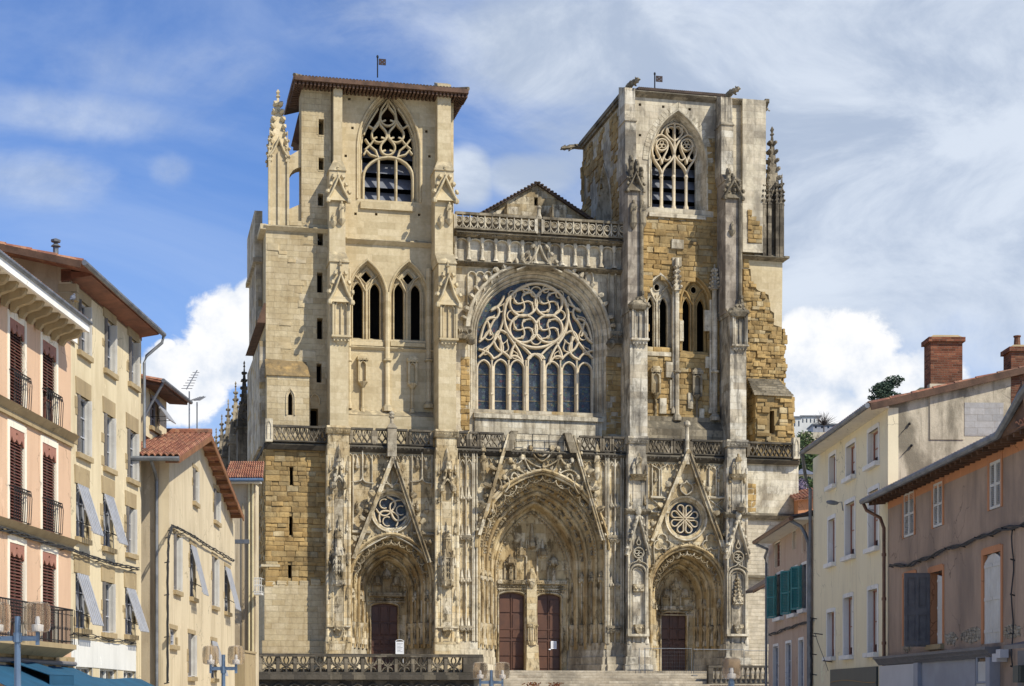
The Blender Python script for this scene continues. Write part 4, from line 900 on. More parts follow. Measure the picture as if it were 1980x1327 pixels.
# tower head: cornice, low roof, gargoyles
mb = MB()
cornice(mb, xR0 - .2, xR1 + .25, 0, zRR + .05, .4, .35, wb=-DR); mb.box(xR0 - .3, xR0, -DR, .3, zRR - .15, zRR + .12)
mb.box(xR1, xR1 + .28, -DR, .3, zRR - .15, zRR + .12)
cp('cornice', mb, 'dark')
mb = MB(); cwx = (xR0 + xR1) / 2
for i in range(44):
    x = xR0 + .8 + i * (X(1405, 0) - xR0 - .8) / 43; mb.tube([(x, .12, zRR + .2), (x, -2, zRR + .55)], .1, 6)
mb.box(xR0, X(1408, 0), -DR, 0, zRR + .1, zRR + .2); mb.hexa([(xR0 + .3, -DR, zRR + .2), (X(1406, 0), -DR, zRR + .2), (X(1406, 0), .05, zRR + .2), (xR0 + .6, .05, zRR + .2), (cwx - 1, -DR / 2 - 1, zRR + 1.2), (cwx + 1, -DR / 2 - 1, zRR + 1.2), (cwx + 1, -DR / 2 + 1, zRR + 1.2), (cwx - 1, -DR / 2 + 1, zRR + 1.2)])
cp('tower_roof', mb, 'tiledark')
def gargoyle(p, d, L, s=.22):
    mb = MB(); p = Vector(p); d = Vector(d).normalized()
    pts = [p + d * L * t + Vector((0, 0, math.sin(t * 5) * .05)) for t in (0, .2, .4, .6, .75, .85, 1)]
    mb.tube(pts, [s, s * 1.1, s * .9, s * 1.05, s * .7, s * .95, s * .5], 7)
    h = pts[-2]; mb.ell(h + Vector((0, 0, s * .2)), (s * .8, s * .8, s * 1.1), d, 7, 5, 0, .15)
    for sg in (-1, 1):
        sd = d.cross(Vector((0, 0, 1))) * sg; mb.ell(h + sd * s * .6 + Vector((0, 0, s * .8)), (s * .22, s * .22, s * .4), (0, 0, 1), 5, 3); mb.ell(p + d * L * .35 + sd * s * .8 + Vector((0, 0, s * .5)), (s * .3, s * .5, s * .9), d + Vector((0, 0, .8)), 5, 3, 0, .2)
        mb.ell(p + d * L * .6 + sd * s * .7 - Vector((0, 0, s * .9)), (s * .3, s * .3, s * .7), d - Vector((0, 0, .7)), 5, 3)
    mb.ell(h + d * s * 1.4 - Vector((0, 0, s * .45)), (s * .35, s * .3, s * .5), d, 5, 3)
    cp('gargoyle', mb, 'dark')
gargoyle((X(1212, .2), .4, Z(172, 1212, .2)), (.45, 1, .3), 1.1, .2); gargoyle((X(1404, .2), .4, Z(188, 1404, .2)), (.45, 1, .25), 1.1, .2)
gargoyle((xR0, -DR + .1, zRR - .2), (-1, .1, -.12), 1.7, .19); gargoyle((xR1 + .1, -1, zRR - .1), (1, .1, 0), .5, .16)
# flank of the right tower
FL = Frame(CA.ox + xR0 * CA.c, CA.oy + xR0 * CA.s, CT - PI / 2, CA.z0)
def fu(wv): return wv                                  # along the flank = distance outward in the front frame
mb = MB(); fin = arch(-DR / 2 - 1.05, -DR / 2 + 1.25, zRR - 7.2, zRR - 4.2, Z(440, 1170, 0) + .4, 12)
mb.plate(rectp(-DR, -1.0, zGf, zRR), [offpath(fin, .62)], -.9, 0)
other(FL.part('wall', mb, [MT['patch']], cath, label='flank of the right tower'), FL, CA)
mb = MB(); mb.rubble(-DR + .3, -.3, Z(440, 1170, 0), zRR - .6, -.02, lambda x, z: not in_poly(x, z, offpath(fin, .8)) and (math.sin(x * 1.9 + 1) + math.sin(z * 1.1 + x) > -.1) and random.random() < .93, rh=(.3, .45), pr=(.03, .14))
other(FL.part('rubble_facing', mb, [MT['rub']], cath), FL, CA)
mb = MB(); mb.rubble(-DR - .05, -DR + .35, Z(440, 1170, 0), zRR - 1.2, .0, None, rh=(.3, .5), rl=(.3, .5), pr=(.02, .22))
other(FL.part('rubble_facing', mb, [MT['rub']], cath), FL, CA)
mb = wframe(fin, .62, -.85); mb.box(-DR / 2 - .02, -DR / 2 + .22, -.9, -.55, fin[0][1], zRR - 6)
mb.rib(arch(fin[0][0], -DR / 2 + .1, zRR - 8.0, zRR - 6.6, None, 6), .12, -.9, -.6); mb.rib(arch(-DR / 2 + .1, fin[-1][0], zRR - 8.0, zRR - 6.6, None, 6), .12, -.9, -.6); mb.rib(circ(-DR / 2 + .1, zRR - 6.0, .55, 14), .12, -.9, -.6, True)
bwf = other(FL.part('belfry_window', mb, [MT['pale']], cath), FL, CA)
mb = MB(); mb.plate(fin, [], -1.0, -.95); FL.part('dark_opening', mb, [MT['void']], bwf)
# right-hand stair block: smooth wall, rough torn edge, lean-to
mb = MB()
mb.plate([(X(1432, .2), zC2 - .1), (X(1513, .2), zC2 - .1), (X(1512, .2), Z(633, 1500, .2)), (X(1496, .2), Z(628, 1490, .2)), (X(1497, .2), Z(605, 1490, .2)), (X(1490, .2), Z(600, 1480, .2)), (X(1486, .2), Z(570, 1480, .2)), (X(1466, .2), Z(562, 1470, .2)), (X(1453, .2), Z(548, 1450, .2)), (X(1451, .2), Z(520, 1450, .2)), (X(1432, .2), Z(520, 1440, .2))], [], -DR, .2)
cp('wall', mb, 'lime', label='smooth rebuilt wall beside the right tower')
edge = [(1444, 502), (1450, 520), (1454, 545), (1465, 562), (1486, 570), (1490, 600), (1498, 606), (1498, 628), (1513, 634), (1520, 652), (1521, 672), (1516, 690), (1520, 708), (1517, 735), (1520, 850)]
poly = [(X(1436, .3), Z(500, 1440, .3))] + [P(x, y, .3) for x, y in edge] + [(X(1436, .3), Z(870, 1436, .3))]
mb = MB(); mb.rubble(X(1437, .2), X(1523, .2), Z(862, 1480, .2), Z(500, 1450, .2), .12, lambda x, z: in_poly(x, z, poly), pr=(.05, .2), rl=(.22, .6), rh=(.18, .36)); 
mb.rubble(X(1446, .4), X(1474, .4), Z(470, 1460, .4), Z(400, 1460, .4), .3, lambda x, z: x < X(1452, .4) + (Z(400, 1460, .4) - z) * .55, pr=(.05, .15))
cp('rubble_facing', mb, 'rub')
mb = MB(); mb.plate([(X(1436, .15), zGf)] + [(X(1436, .15), Z(520, 1436, .15)), (X(1450, .15), Z(520, 1450, .15)), (X(1486, .15), Z(572, 1486, .15)), (X(1512, .15), Z(640, 1512, .15)), (X(1513, .15), zGf)], [], -DR, .12)
cp('wall', mb, 'core')
mb = MB(); XR, zz0, zz1 = X(1513, 0), Z(862, 1513, 0), Z(636, 1513, 0); mb.rubble(-4, .1, zz0, zz1, 0, None, side=(XR, 1), pr=(.02, .2), rh=(.18, .36)); cp('rubble_facing', mb, 'rub')
mb = MB(); cornice(mb, X(1434, .3), X(1517, .3), .2, zC2, .3, .4); mb.box(X(1513, .2), X(1513, .2) + .35, -6, .6, zC2 - .12, zC2 + .02); cp('cornice', mb, 'dark')
mb = MB() # lean-to with slit
WX = 1.5
mb.plate([(X(1464, WX), zGf), (X(1464, WX), Z(758, 1464, WX)), (X(1532, WX), Z(764, 1532, WX)), (X(1532, WX), zGf)], [slit(1489, 1498, 794, 838, WX)], -3, WX - .08)
mb.box(X(1490, 1), X(1500, 1), .3, .4, Z(845, 1495, 1), Z(785, 1495, 1), 1)
cp('wall', mb, ['core', 'void'])
mb = MB(); sl2 = slit(1487, 1500, 792, 840, WX)
mb.rubble(X(1463, WX), X(1533, WX), Z(862, 1498, WX), Z(762, 1498, WX), WX - .1, lambda x, z: not in_poly(x, z, sl2), pr=(.05, .26)); mb.rubble(-2, WX, Z(862, 1498, WX), Z(766, 1498, WX), 0, None, side=(X(1464, WX), -1), pr=(.02, .12)); mb.rubble(-2, WX, Z(862, 1498, WX), Z(766, 1498, WX), 0, None, side=(X(1532, WX), 1), pr=(.02, .2))
cp('rubble_facing', mb, 'rub')
mb = MB()
a, b = X(1458, WX + .2), X(1534, WX + .2); z0, z1 = Z(764, 1496, WX + .2), Z(732, 1490, .2)
for i in range(7): # stone slab courses
    t = i / 7; t2 = (i + 1) / 7; wA, wB = WX + .25 - t * (WX + .1), WX + .25 - t2 * (WX + .1)
    xx = a + t * .1
    while xx < b - t * .5:
        l = random.uniform(.35, .8); x2 = min(xx + l, b - t * .5); zA = z0 + (z1 - z0) * t; zB = z0 + (z1 - z0) * t2; j = random.uniform(0, .05)
        mb.hexa([(xx, wA, zA - .05), (x2, wA, zA - .05), (x2, wB - .1, zB - .05), (xx, wB - .1, zB - .05), (xx, wA, zA + .06 + j), (x2, wA, zA + .06 + j), (x2, wB - .1, zB + .02), (xx, wB - .1, zB + .02)]); xx = x2 + .01
cp('stone_roof', mb, 'dark')
# ---------------------------------------------------------------- side pinnacles with flying arch
def pinnacle(name, px0, px1, wv, ytop, ysp, ybot, arch_px, mat, side):
    mb = MB(); a, b = X(px0, wv), X(px1, wv); c = (a + b) / 2; r = (b - a) / 2; zt, zs, zb = Z(ytop, (px0 + px1) / 2, wv), Z(ysp, (px0 + px1) / 2, wv), Z(ybot, (px0 + px1) / 2, wv)
    mb.box(a, b, wv - 2 * r, wv, zb, zs)
    for x in (a, c, b): mb.box(x - .07, x + .07, wv - .02, wv + .12, zb, zs - .3)
    mb.rib([(a, zs - .6), (a + r * .5, zs - .2), (c, zs + .5), (b - r * .5, zs - .2), (b, zs - .6)], .16, wv - .1, wv + .2)
    spire(mb, c, wv - r, zs, zt, r * 1.05, 0, 4, 6, r * .62)
    for s in (-1, 1):
        for k in (0, 1): spire(mb, c + s * r * .95, wv - 2 * r * k, zs - .9, zs + (zt - zs) * .28, .16, 0, 4, 3, .16)
    return mb
mb = pinnacle('pinnacle', 521, 557, .4, 167, 285, 436, None, 'lime', -1); cp('pinnacle', mb, 'lime')
mb = MB(); a, b = X(556, .1), X(584, .1)
cz = Z(336, 570, .1)
prof_ = [(a, Z(300, 560, .1)), (a, Z(336, 560, .1))]
hole = [(a + .05, Z(408, 560, .1))] + [(b - (b - a - .05) * math.cos(R(90 * (1 - i / 8))), 0) for i in []]
inner = [(a + .06, Z(405, 560, .1)), (a + .06, Z(350, 560, .1)), (a + .15, Z(338, 560, .1)), (a + .35, Z(329, 560, .1)), (a + .6, Z(324, 560, .1)), (b, Z(321, 560, .1)), (b, Z(392, 560, .1))]
mb.plate([(a - .1, Z(436, 560, .1)), (a - .1, Z(298, 560, .1)), (a + .2, Z(300, 560, .1)), (b + .1, Z(283, 560, .1)), (b + .1, Z(436, 560, .1))], [inner], -.9, .1)
mb.box(X(560, .3), b, .1, .3, Z(436, 570, .3), Z(427, 570, .3)); cp('flying_arch', mb, 'lime')
mb = pinnacle('pinnacle', 1484, 1513, 0.0, 240, 372, 505, None, 'dark', 1); a, b = X(1499, 0), X(1513, 0)
for px in (1478, 1488, 1503, 1511):
    x, z0 = P(px, 395, .3); spire(mb, x, .25, z0, Z(345, px, .3), .17, 0, 4, 4, .17); mb.box(x - .12, x + .12, .0, .36, zC2, z0)
cp('pinnacle', mb, 'grimy')
mb = MB(); a, b = X(1474, -.5), X(1486, -.5)
mb.plate([(a, zC2), (a, Z(395, 1480, -.5)), (b, Z(405, 1480, -.5)), (b, zC2)], [[(a + .1, zC2 + .8), (a + .1, zC2 + 2.2), (b - .05, zC2 + 2.0), (b - .05, zC2 + .8)]], -1.2, -.5); mb.wedge(X(1460, .25), X(1513, .25), -.2, .3, zC2, zC2 + .5)
cp('flying_arch', mb, 'carve')
MT['sooty'] = stone('sooty balustrade stone', [(0, (.09, .078, .06)), (.5, (.15, .128, .095)), (1, (.27, .23, .165))], .7, .5, .7, (.05, .043, .033), .8, 0.0, streak=.5)
MT['thin'] = stone('thin coursed grey stone', [(0, (.50, .44, .33)), (1, (.64, .57, .44))], .9, .26, .45, (.22, .19, .14), .9, .4, streak=.3)
# ================================================================== LOWER ZONE: portals, gallery, steps
xB = [(X(633, WP), X(676, WP)), (X(843, WP), X(885, WP)), (X(1215, WP), X(1251, WP)), (X(1406, WP), X(1444, WP))]
zLt = zGB + .02
zPl = Z(1245, 1040, WL)                                # top of the plinth
# the four great piers
def pier(i, mat):
    a, b = xB[i]; mb = MB(); c = (a + b) / 2; hw = (b - a) / 2
    mb.box(a, b, 0, WP, zPl, zLt - .1)
    cornice(mb, a - .05, b + .05, WP, zGT + .02, .5, .22, wb=0); mb.box(a + .05, b - .05, 0, WP - .05, zLt - .12, zGT - .4)
    leafrow(mb, a, b, WP + .12, zGT - .3, .12, 9)
    for k, (e, h0, h1) in enumerate(((.32, zFL - 1.2, zFL + .45), (.22, zFL + .45, zFL + .95), (.1, zFL + .95, zPl + .12))):
        mb.box(a - e, b + e, -.2, WP + e, h0, h1 - .08); mb.hexa([(a - e, -.2, h1 - .08), (b + e, -.2, h1 - .08), (b + e, WP + e, h1 - .08), (a - e, WP + e, h1 - .08), (a - e + .1, -.2, h1), (b + e - .1, -.2, h1), (b + e - .1, WP + e - .1, h1), (a - e + .1, WP + e - .1, h1)])
    for x in (a + .02, b - .02): mb.lathe(x, WP - .02, zPl, [(.18, 0), (.16, .3), (.1, .4), (.1, zLt - zPl - .8)], 8)
    for x in (a + .34, b - .34): mb.lathe(x, WP + .0, zPl, [(.12, 0), (.1, .3), (.06, .4), (.06, zLt - zPl - .9)], 6)
    o = cp('pier', mb, mat)
    return o, a, b, c, hw
def p_tab(parent, c, w, z0, z1, r, m='carve'): # tall canopied tabernacle with fretwork
    mb = MB(); h = z1 - z0
    mb.lathe(c, w, z0, [(r * .4, 0), (r * .95, h * .05), (r, h * .07), (r, h * .12), (r * .8, h * .13), (r * .8, h * .42), (r * .98, h * .43), (r * .98, h * .46), (r * .6, h * .52), (r * .5, h * .7), (r * .62, h * .71), (r * .28, h * .8), (r * .1, h * .96), (r * .02, h)], 6)
    for k in range(6):
        a_ = 2 * PI * k / 6; x, y = c + r * .9 * math.cos(a_), w + r * .9 * math.sin(a_)
        if y < w - r * .5: continue
        mb.box(x - .05, x + .05, y - .05, y + .05, z0 + h * .1, z0 + h * .45); mb.lathe(x, y, z0 + h * .45, [(.08, 0), (.03, h * .08), (.06, h * .085), (.01, h * .11)], 4); mb.ell((x, y, z0 + h * .04), (.09, .09, .13), None, 5, 3, 0, .3)
        for t in (.18, .26, .34): mb.rib(arch(c + r * (k - 3) * .3, c + r * (k - 2) * .3, z0 + h * t, z0 + h * (t + .04), z0 + h * (t - .02), 4), .035, w + r * .7, w + r * .9)
        for t in (.55, .62, .74, .82): mb.ell((c + r * (.62 - t * .3) * math.cos(a_), w + r * (.62 - t * .3) * math.sin(a_), z0 + h * t), (.07, .07, .09), None, 5, 3, 0, .3)
    cp('tabernacle', mb, m, parent)
def hoodarch(parent, a, b, w, zs, za, mat='carve', zf=None):
    mb = MB(); pts = arch(a, b, zs, za, zf, 7); mb.rib(pts, .14, w - .1, w + .32); mb.rib(offpath(pts, -.14), .07, w - .1, w + .14)
    c = (a + b) / 2; mb.rib([(a - .05, zs + .15), (a + (c - a) * .55, za + .15), (c - .05, za + .8), (c, za + 1.35)], .12, w, w + .34); mb.rib([(c, za + 1.35), (c + .05, za + .8), (b - (b - c) * .55, za + .15), (b + .05, zs + .15)], .12, w, w + .34)
    for x in (a - .05, b + .05): mb.ell((x, w + .25, zs), (.2, .2, .26), None, 6, 4, 0, .3)
    crockets(mb, (a, w + .3, zs + .4), (c, w + .3, za + 1.2), 3, .24); crockets(mb, (b, w + .3, zs + .4), (c, w + .3, za + 1.2), 3, .24)
    cp('hood', mb, mat, parent)
for i in (0, 1):
    o, a, b, c, hw = pier(i, 'portal')
    hoodarch(o, a + .38, b - .38, WP, Z(940, 660, WP), Z(922, 660, WP))
    mb = MB(); mb.add([(a + .25, WP, Z(905, 660, WP)), (b - .25, WP, Z(905, 660, WP)), (c, WP + .1, Z(858, 660, WP)), (c, WP + .35, Z(903, 660, WP))], [(0, 3, 2), (3, 1, 2), (0, 1, 3)]); cp('weathering', mb, 'carve', o)
    p_tab(o, c, WP + .12, Z(1134, 660, WP), Z(1000, 660, WP), .42)
    mb = MB(); mb.box(a + .3, b - .3, WP - .02, WP + .02, Z(1222, 660, WP), Z(935, 660, WP)); mb.hexa([(c - .15, WP, Z(1226, 660, WP) - .1), (c + .15, WP, Z(1226, 660, WP) - .1), (c + .15, WP + .1, Z(1226, 660, WP) - .1), (c - .15, WP + .1, Z(1226, 660, WP) - .1), (c - .3, WP, Z(1212, 660, WP)), (c + .3, WP, Z(1212, 660, WP)), (c + .3, WP + .35, Z(1212, 660, WP)), (c - .3, WP + .35, Z(1212, 660, WP))]); leafrow(mb, c - .35, c + .35, WP + .3, Z(1217, 660, WP), .14, 5); mb.box(a - .05, b + .05, WP, WP + .14, Z(1213, 660, WP), Z(1210, 660, WP)); cp('console', mb, 'carve', o)
for i, (gt_, gb_) in ((2, (994, 1066)), (3, (1003, 1074))):
    o, a, b, c, hw = pier(i, 'buttr'); pm = 1233 if i == 2 else 1428
    mb = MB(); w = WP + .25; a2, b2 = a - .12, b + .05
    z1, z0 = Z(gt_, pm, w), Z(gb_, pm, w); zn = Z(1092 if i == 2 else 1100, pm, w); zb = Z(1226, pm, w)
    for x in (a2 + .08, b2 - .08): mb.lathe(x, w - .1, zb, [(.14, 0), (.12, .3), (.07, .4), (.07, z0 - zb)], 6); spire(mb, x, w - .1, z0 - .1, z0 + 1.1, .12, 0, 4, 3, .14)
    mb.rib([(a2 - .05, z0 - .25), (c, z1)], .17, w - .35, w + .1); mb.rib([(c, z1), (b2 + .05, z0 - .25)], .17, w - .35, w + .1); crockets(mb, (a2, w + .05, z0), (c, w + .05, z1), 5, .22, (-1, 0, 0)); crockets(mb, (b2, w + .05, z0), (c, w + .05, z1), 5, .22, (1, 0, 0))
    mb.ell((c, w, z1 + .2), (.2, .2, .32), None, 6, 4, 0, .3)
    r = (b2 - a2) * .24; mb.rib(circ(c, z0 - .1 , r, 14), .07, w - .2, w + .02, True); mb.rib(drop(c - r * .4, z0 - .05, r * .35, r * .7, 20, 6), .05, w - .2, w, True); mb.rib(drop(c + r * .4, z0 - .2, r * .35, r * .7, 200, 6), .05, w - .2, w, True)
    mb.rib(drop(c, z0 + r * 1.6, r * .4, r * 1.2, 90, 6), .06, w - .2, w, True)
    for s in (-1, 1): mb.rib(bz((c, z0 - r - .1), (c + s * .1, z0 - r - .5), (c + s * r * 1.4, z0 - r - .2), (c + s * r * 1.9, z0 - r - .7), 6), .07, w - .2, w)
    mb.rib(arch(a2 + .2, b2 - .2, zn - .5, zn, zb, 7), .13, w - .35, w); mb.rib(arch(a2 + .32, b2 - .32, zn - .6, zn - .2, zb, 7), .06, w - .35, w - .12)
    mb.box(a2, b2, w - .35, w + .12, zb - .15, zb)
    cp('niche_frame', mb, 'pale', o)
    mb = MB(); zc_ = Z(1140 if i == 2 else 1165, pm, w)
    mb.box(c - .35, c + .35, w - .4, w - .02, zc_ - .1, zc_ + .35); leafrow(mb, c - .35, c + .35, w, zc_ + .1, .16, 6)
    if i == 3: spire(mb, c, w - .2, zc_ + .3, zc_ + 1.9, .26, 0, 6, 5, .16)
    mb.hexa([(c - .1, WP, zb + .05), (c + .1, WP, zb + .05), (c + .1, w, zb + .05), (c - .1, w, zb + .05), (c - .3, WP, zb + .6), (c + .3, WP, zb + .6), (c + .3, w + .2, zb + .6), (c - .3, w + .2, zb + .6)]); leafrow(mb, c - .3, c + .3, w + .1, zb + .4, .16, 5)
    cp('console', mb, 'carve', o)
    mb = MB(); zf = Z(918, pm, WP); mb.hexa([(c - .35, WP, zf - .35), (c + .35, WP, zf - .35), (c + .35, WP + .15, zf - .35), (c - .35, WP + .15, zf - .35), (c - .55, WP, zf), (c + .55, WP, zf), (c + .55, WP + .45, zf), (c - .55, WP + .45, zf)]); figure(mb, c, WP + .25, zf, 1.35); figure(mb, c - .3, WP + .2, zf, .8); leafrow(mb, c - .5, c + .5, WP + .3, zf - .1, .16, 7); cp('statue_group', mb, 'carve', o)
    mb = MB(); zt_ = Z(985 if i == 2 else 992, pm, WP); cornice(mb, a - .2, b + .2, WP, zt_, .35, .3); mb.ell((c + .1, WP + .45, zt_ + .3), (.3, .3, .35), None, 7, 4, 0, .35) if i == 3 else None; leafrow(mb, a, b, WP + .25, zt_ - .1, .14, 8); cp('string_course', mb, 'dark', o)
# ---- archivolt figures: robed saints under little canopies
def figmesh(k):
    q = MB(); q.lathe(0, .02, -.33, [(.05, 0), (.13, .03), (.15, .09), (.11, .12)], 7); q.lathe(0, .04, -.24, [(.12, 0), (.125, .06), (.10, .16), (.085, .24), (.115, .31), (.09, .37), (.035, .39)], 9, 0, .85, k * .3)
    q.ell((.01 * k, .06, .20), (.045, .05, .06), None, 8, 5); q.ell((0, .05, .235), (.055, .055, .04), None, 7, 4, 0, .2)
    q.tube([(-.10, .05, .1), (-.12, .12, 0), (-.03, .16, -.01 + .03 * k)], [.035, .032, .02], 5); q.tube([(.10, .05, .1), (.12, .11, .02), (.04, .16, .06 - .03 * k)], [.035, .032, .02], 5)
    if k % 2: q.box(-.04, .05, .15, .175, .0, .09)
    else: q.tube([(.06, .17, -.2), (.05, .15, .2)], .01, 4)
    for i in range(5): q.tube([(-.08 + i * .04, .135 - abs(i - 2) * .012, -.23), (-.06 + i * .03, .115, -.02)], .012, 4)
    q.lathe(0, .06, .27, [(.06, 0), (.16, .03), (.17, .09), (.12, .11), (.10, .17), (.02, .20)], 6)
    for i in range(5): a_ = PI * i / 4; q.ell((.15 * math.cos(a_), .06 + .13 * math.sin(a_), .29), (.03, .03, .05), None, 5, 3, 0, .2); q.lathe(.13 * math.cos(a_), .06 + .12 * math.sin(a_), .36, [(.025, 0), (.004, .08)], 4)
    o = finish(q, 'archivolt_figure', [MT['carve']], None, 0.0); me = o.data; bpy.data.objects.remove(o); return bpy.data.objects.new('archivolt_figure', me)
FIG = [figmesh(k) for k in range(4)]
# ---- lower front wall and portals
zs_line = zLt
def portal(name, il, ir, ys, ya, outer_, T, norders, fig, wi=-.15, wo=WL, mat='inner'):
    mx = (il + ir) / 2; inner = CA.arch(il, ir, ys, ya, None, wi, 14); zsp = inner[0][1]
    outer = CA.arch(*outer_, None, wo, 14); oj = lambda t: [(x + (X_ - x) * t, z + (Z_ - z) * t) for (x, z), (X_, Z_) in zip(inner, outer)]; ofull = [(outer[0][0], zPl - .3)] + outer + [(outer[-1][0], zPl - .3)]
    full = [(inner[0][0], zPl - .3)] + inner + [(inner[-1][0], zPl - .3)]
    D = wo - wi; prof = [(-.02, wi - .1), (0, wi)]; hol = []
    for k in range(norders):
        a0, a1 = T * k / norders, T * (k + 1) / norders; b0, b1 = wi + D * k / norders, wi + D * (k + 1) / norders
        r = .085
        prof += [(a0 + .02, b0 + .02)]
        for q in (150, 90, 30, -30): prof.append((a0 + .11 + r * math.cos(R(q)), b0 + .06 + r * math.sin(R(q))))
        da, db = a1 - a0 - .24, b1 - b0 - .1
        for t in (0, .35, .7, 1): prof.append((a0 + .22 + da * math.sin(t * PI / 2), b0 + .06 + db * (1 - math.cos(t * PI / 2))))
        hol.append((a0 + .22 + da * .52, b0 + .06 + db * .52, min(da, db)))
    for q in (150, 90, 30, -30): prof.append((T + .06 + .1 * math.cos(R(q)), wo + .03 + .1 * math.sin(R(q))))
    prof.append((T + .2, wo - .3))
    mb = MB(); mb.loft(full, ofull, prof, T); o = cp(name, mb, mat)
    # hood mould
    h = MB(); hp_ = offpath(outer, .18); h.sweep(hp_, [(-.05, wo - .1), (-.05, wo + .2), (.04, wo + .3), (.16, wo + .24), (.2, wo - .1)], False, True); 
    cp('hood_mould', h, mat, o)
    fr_ = MB(); of_ = offpath(outer, -.12); ml = miters(of_); tot = len(of_)
    for i in range(2, tot - 4, 2):
        a_, b_, c_ = of_[i], of_[i + 1], of_[i + 2]; m_ = ml[i + 1]; g_ = lambda t, d_: ((a_[0] + (c_[0] - a_[0]) * t) - m_[0] * d_, (a_[1] + (c_[1] - a_[1]) * t) - m_[1] * d_)
        fr_.rib([a_, g_(.06, .14), g_(.22, .25), g_(.5, .30), g_(.78, .25), g_(.94, .14), c_], .05, wo - .12, wo + .1)
        for t in (.28, .72): fr_.rib([g_(t, .26), g_(.5, .14)], .035, wo - .1, wo + .05)
        fr_.ell((a_[0] - m_[0] * .12, wo, a_[1] - m_[1] * .12), (.06, .06, .1), (m_[0], 0, m_[1]), 5, 3, 0, .3)
        for q_ in (a_, b_): fr_.ell((q_[0] + m_[0] * .46, wo + .18, q_[1] + m_[1] * .46), (.1, .12, .12), (m_[0], .4, m_[1]), 5, 3, 0, .4)
    cp('arch_fringe', fr_, 'carve', o)
    # plinth wedges under the jambs
    pl = MB()
    for s in (-1, 1):
        xi = inner[0][0] if s < 0 else inner[-1][0]
        for e, z0, z1 in ((.25, zFL - 1.2, zFL + .4), (.15, zFL + .4, zFL + .9), (.05, zFL + .9, zPl + .1)):
            xo = xi + s * (T + .35)
            pl.hexa([(xi - s * e * .5, wi - .3, z0), (xo, wi - .3, z0), (xo, wo + e, z0), (xi + s * (T - e), wo + e, z0), (xi - s * e * .5, wi - .3, z1), (xo, wi - .3, z1), (xo, wo + e, z1), (xi + s * (T - e), wo + e, z1)])
    cp('plinth', pl, 'pale', o)
    # figures, canopies and bands
    q = MB()
    path_len = lambda pth: [0] + [sum(math.hypot(pth[i + 1][0] - pth[i][0], pth[i + 1][1] - pth[i][1]) for i in range(j + 1)) for j in range(len(pth) - 1)]
    for (ho, hw_, sz), on in zip(hol, fig):
        pth = oj(ho / T); L = path_len(pth)
        if on:
            st = .78; nn = int(L[-1] / st); 
            for i in range(nn):
                d = (i + .5) * L[-1] / nn
                j = max(k for k in range(len(L)) if L[k] <= d); j = min(j, len(pth) - 2); t = (d - L[j]) / max(1e-6, L[j + 1] - L[j])
                p = Vector((pth[j][0] + (pth[j + 1][0] - pth[j][0]) * t, 0, pth[j][1] + (pth[j + 1][1] - pth[j][1]) * t)); tg = Vector((pth[j + 1][0] - pth[j][0], 0, pth[j + 1][1] - pth[j][1])).normalized()
                if tg.z < 0: tg = -tg
                fo = random.choice(FIG).copy(); COL.objects.link(fo); fo.parent = o; sc_ = min(1.0, sz / .3) * random.uniform(.92, 1.05)
                fo.matrix_local = Matrix.Translation((p.x, -(hw_ + .09), p.z - GZ)) @ Matrix.Rotation(math.atan2(tg.x, tg.z), 4, 'Y') @ Matrix.Scale(sc_, 4)
        for s in (0, -1): # colonnette canopy and pedestal in each hollow of the jambs
            x = pth[s][0]
            if on:
                q.lathe(x, hw_, zsp - .55, [(.04, 0), (.2, .1), (.22, .3), (.17, .34), (.14, .55), (.05, .7)], 6)
                for a_ in range(5): q.ell((x + .2 * math.cos(a_ * 1.3), hw_ + .2 * abs(math.sin(a_ * 1.3)), zsp - .5 + .35 * (a_ % 2)), (.06, .06, .1), None, 5, 3, 0, .3)
            q.lathe(x, hw_, zPl - .05, [(.17, 0), (.15, .35), (.09, .45), (.09, .95), (.19, 1.15), (.2, 1.35), (.04, 1.4)], 6)
            for dz in (1.1, 1.25): leafrow(q, x - .16, x + .16, hw_ + .12, zPl + dz, .07, 3)
            q.box(x - .04, x + .04, hw_ - .05, hw_ + .03, zPl + 1.3, zsp - .5)
        # beading along the roll
    for k in range(norders):
        pth = oj(k / norders + .01); L = path_len(pth); nn = int(L[-1] / .2)
        if k in (0, norders // 2 + 1, norders - 1):
            for i in range(nn):
                d = (i + .5) * L[-1] / nn; j = min(max(m_ for m_ in range(len(L)) if L[m_] <= d), len(pth) - 2); t = (d - L[j]) / max(1e-6, L[j + 1] - L[j])
                q.ell((pth[j][0] + (pth[j + 1][0] - pth[j][0]) * t, wi + D * k / norders + .14, pth[j][1] + (pth[j + 1][1] - pth[j][1]) * t), (.055, .05, .075), None, 4, 3, 0, .3)
    cp('archivolt_carving', q, 'carve', o)
    return o, inner, offpath(outer, .15), zsp
pC, inC, outC, zspC = portal('portal', 961, 1094, 1112, 995, (927, 1168, 1062, 917), 1.85, 4, (0, 1, 1, 1))
pL, inL, outL, zspL = portal('portal', 712, 783, 1148, 1090, (680, 831, 1122, 1040), 1.55, 4, (0, 1, 0, 1))
pR, inR, outR, zspR = portal('portal', 1271, 1340, 1165, 1106, (1260, 1396, 1140, 1062), 1.36, 4, (0, 1, 0, 1))
def hole_of(out): return [(out[0][0], zPl - .4)] + out + [(out[-1][0], zPl - .4)]
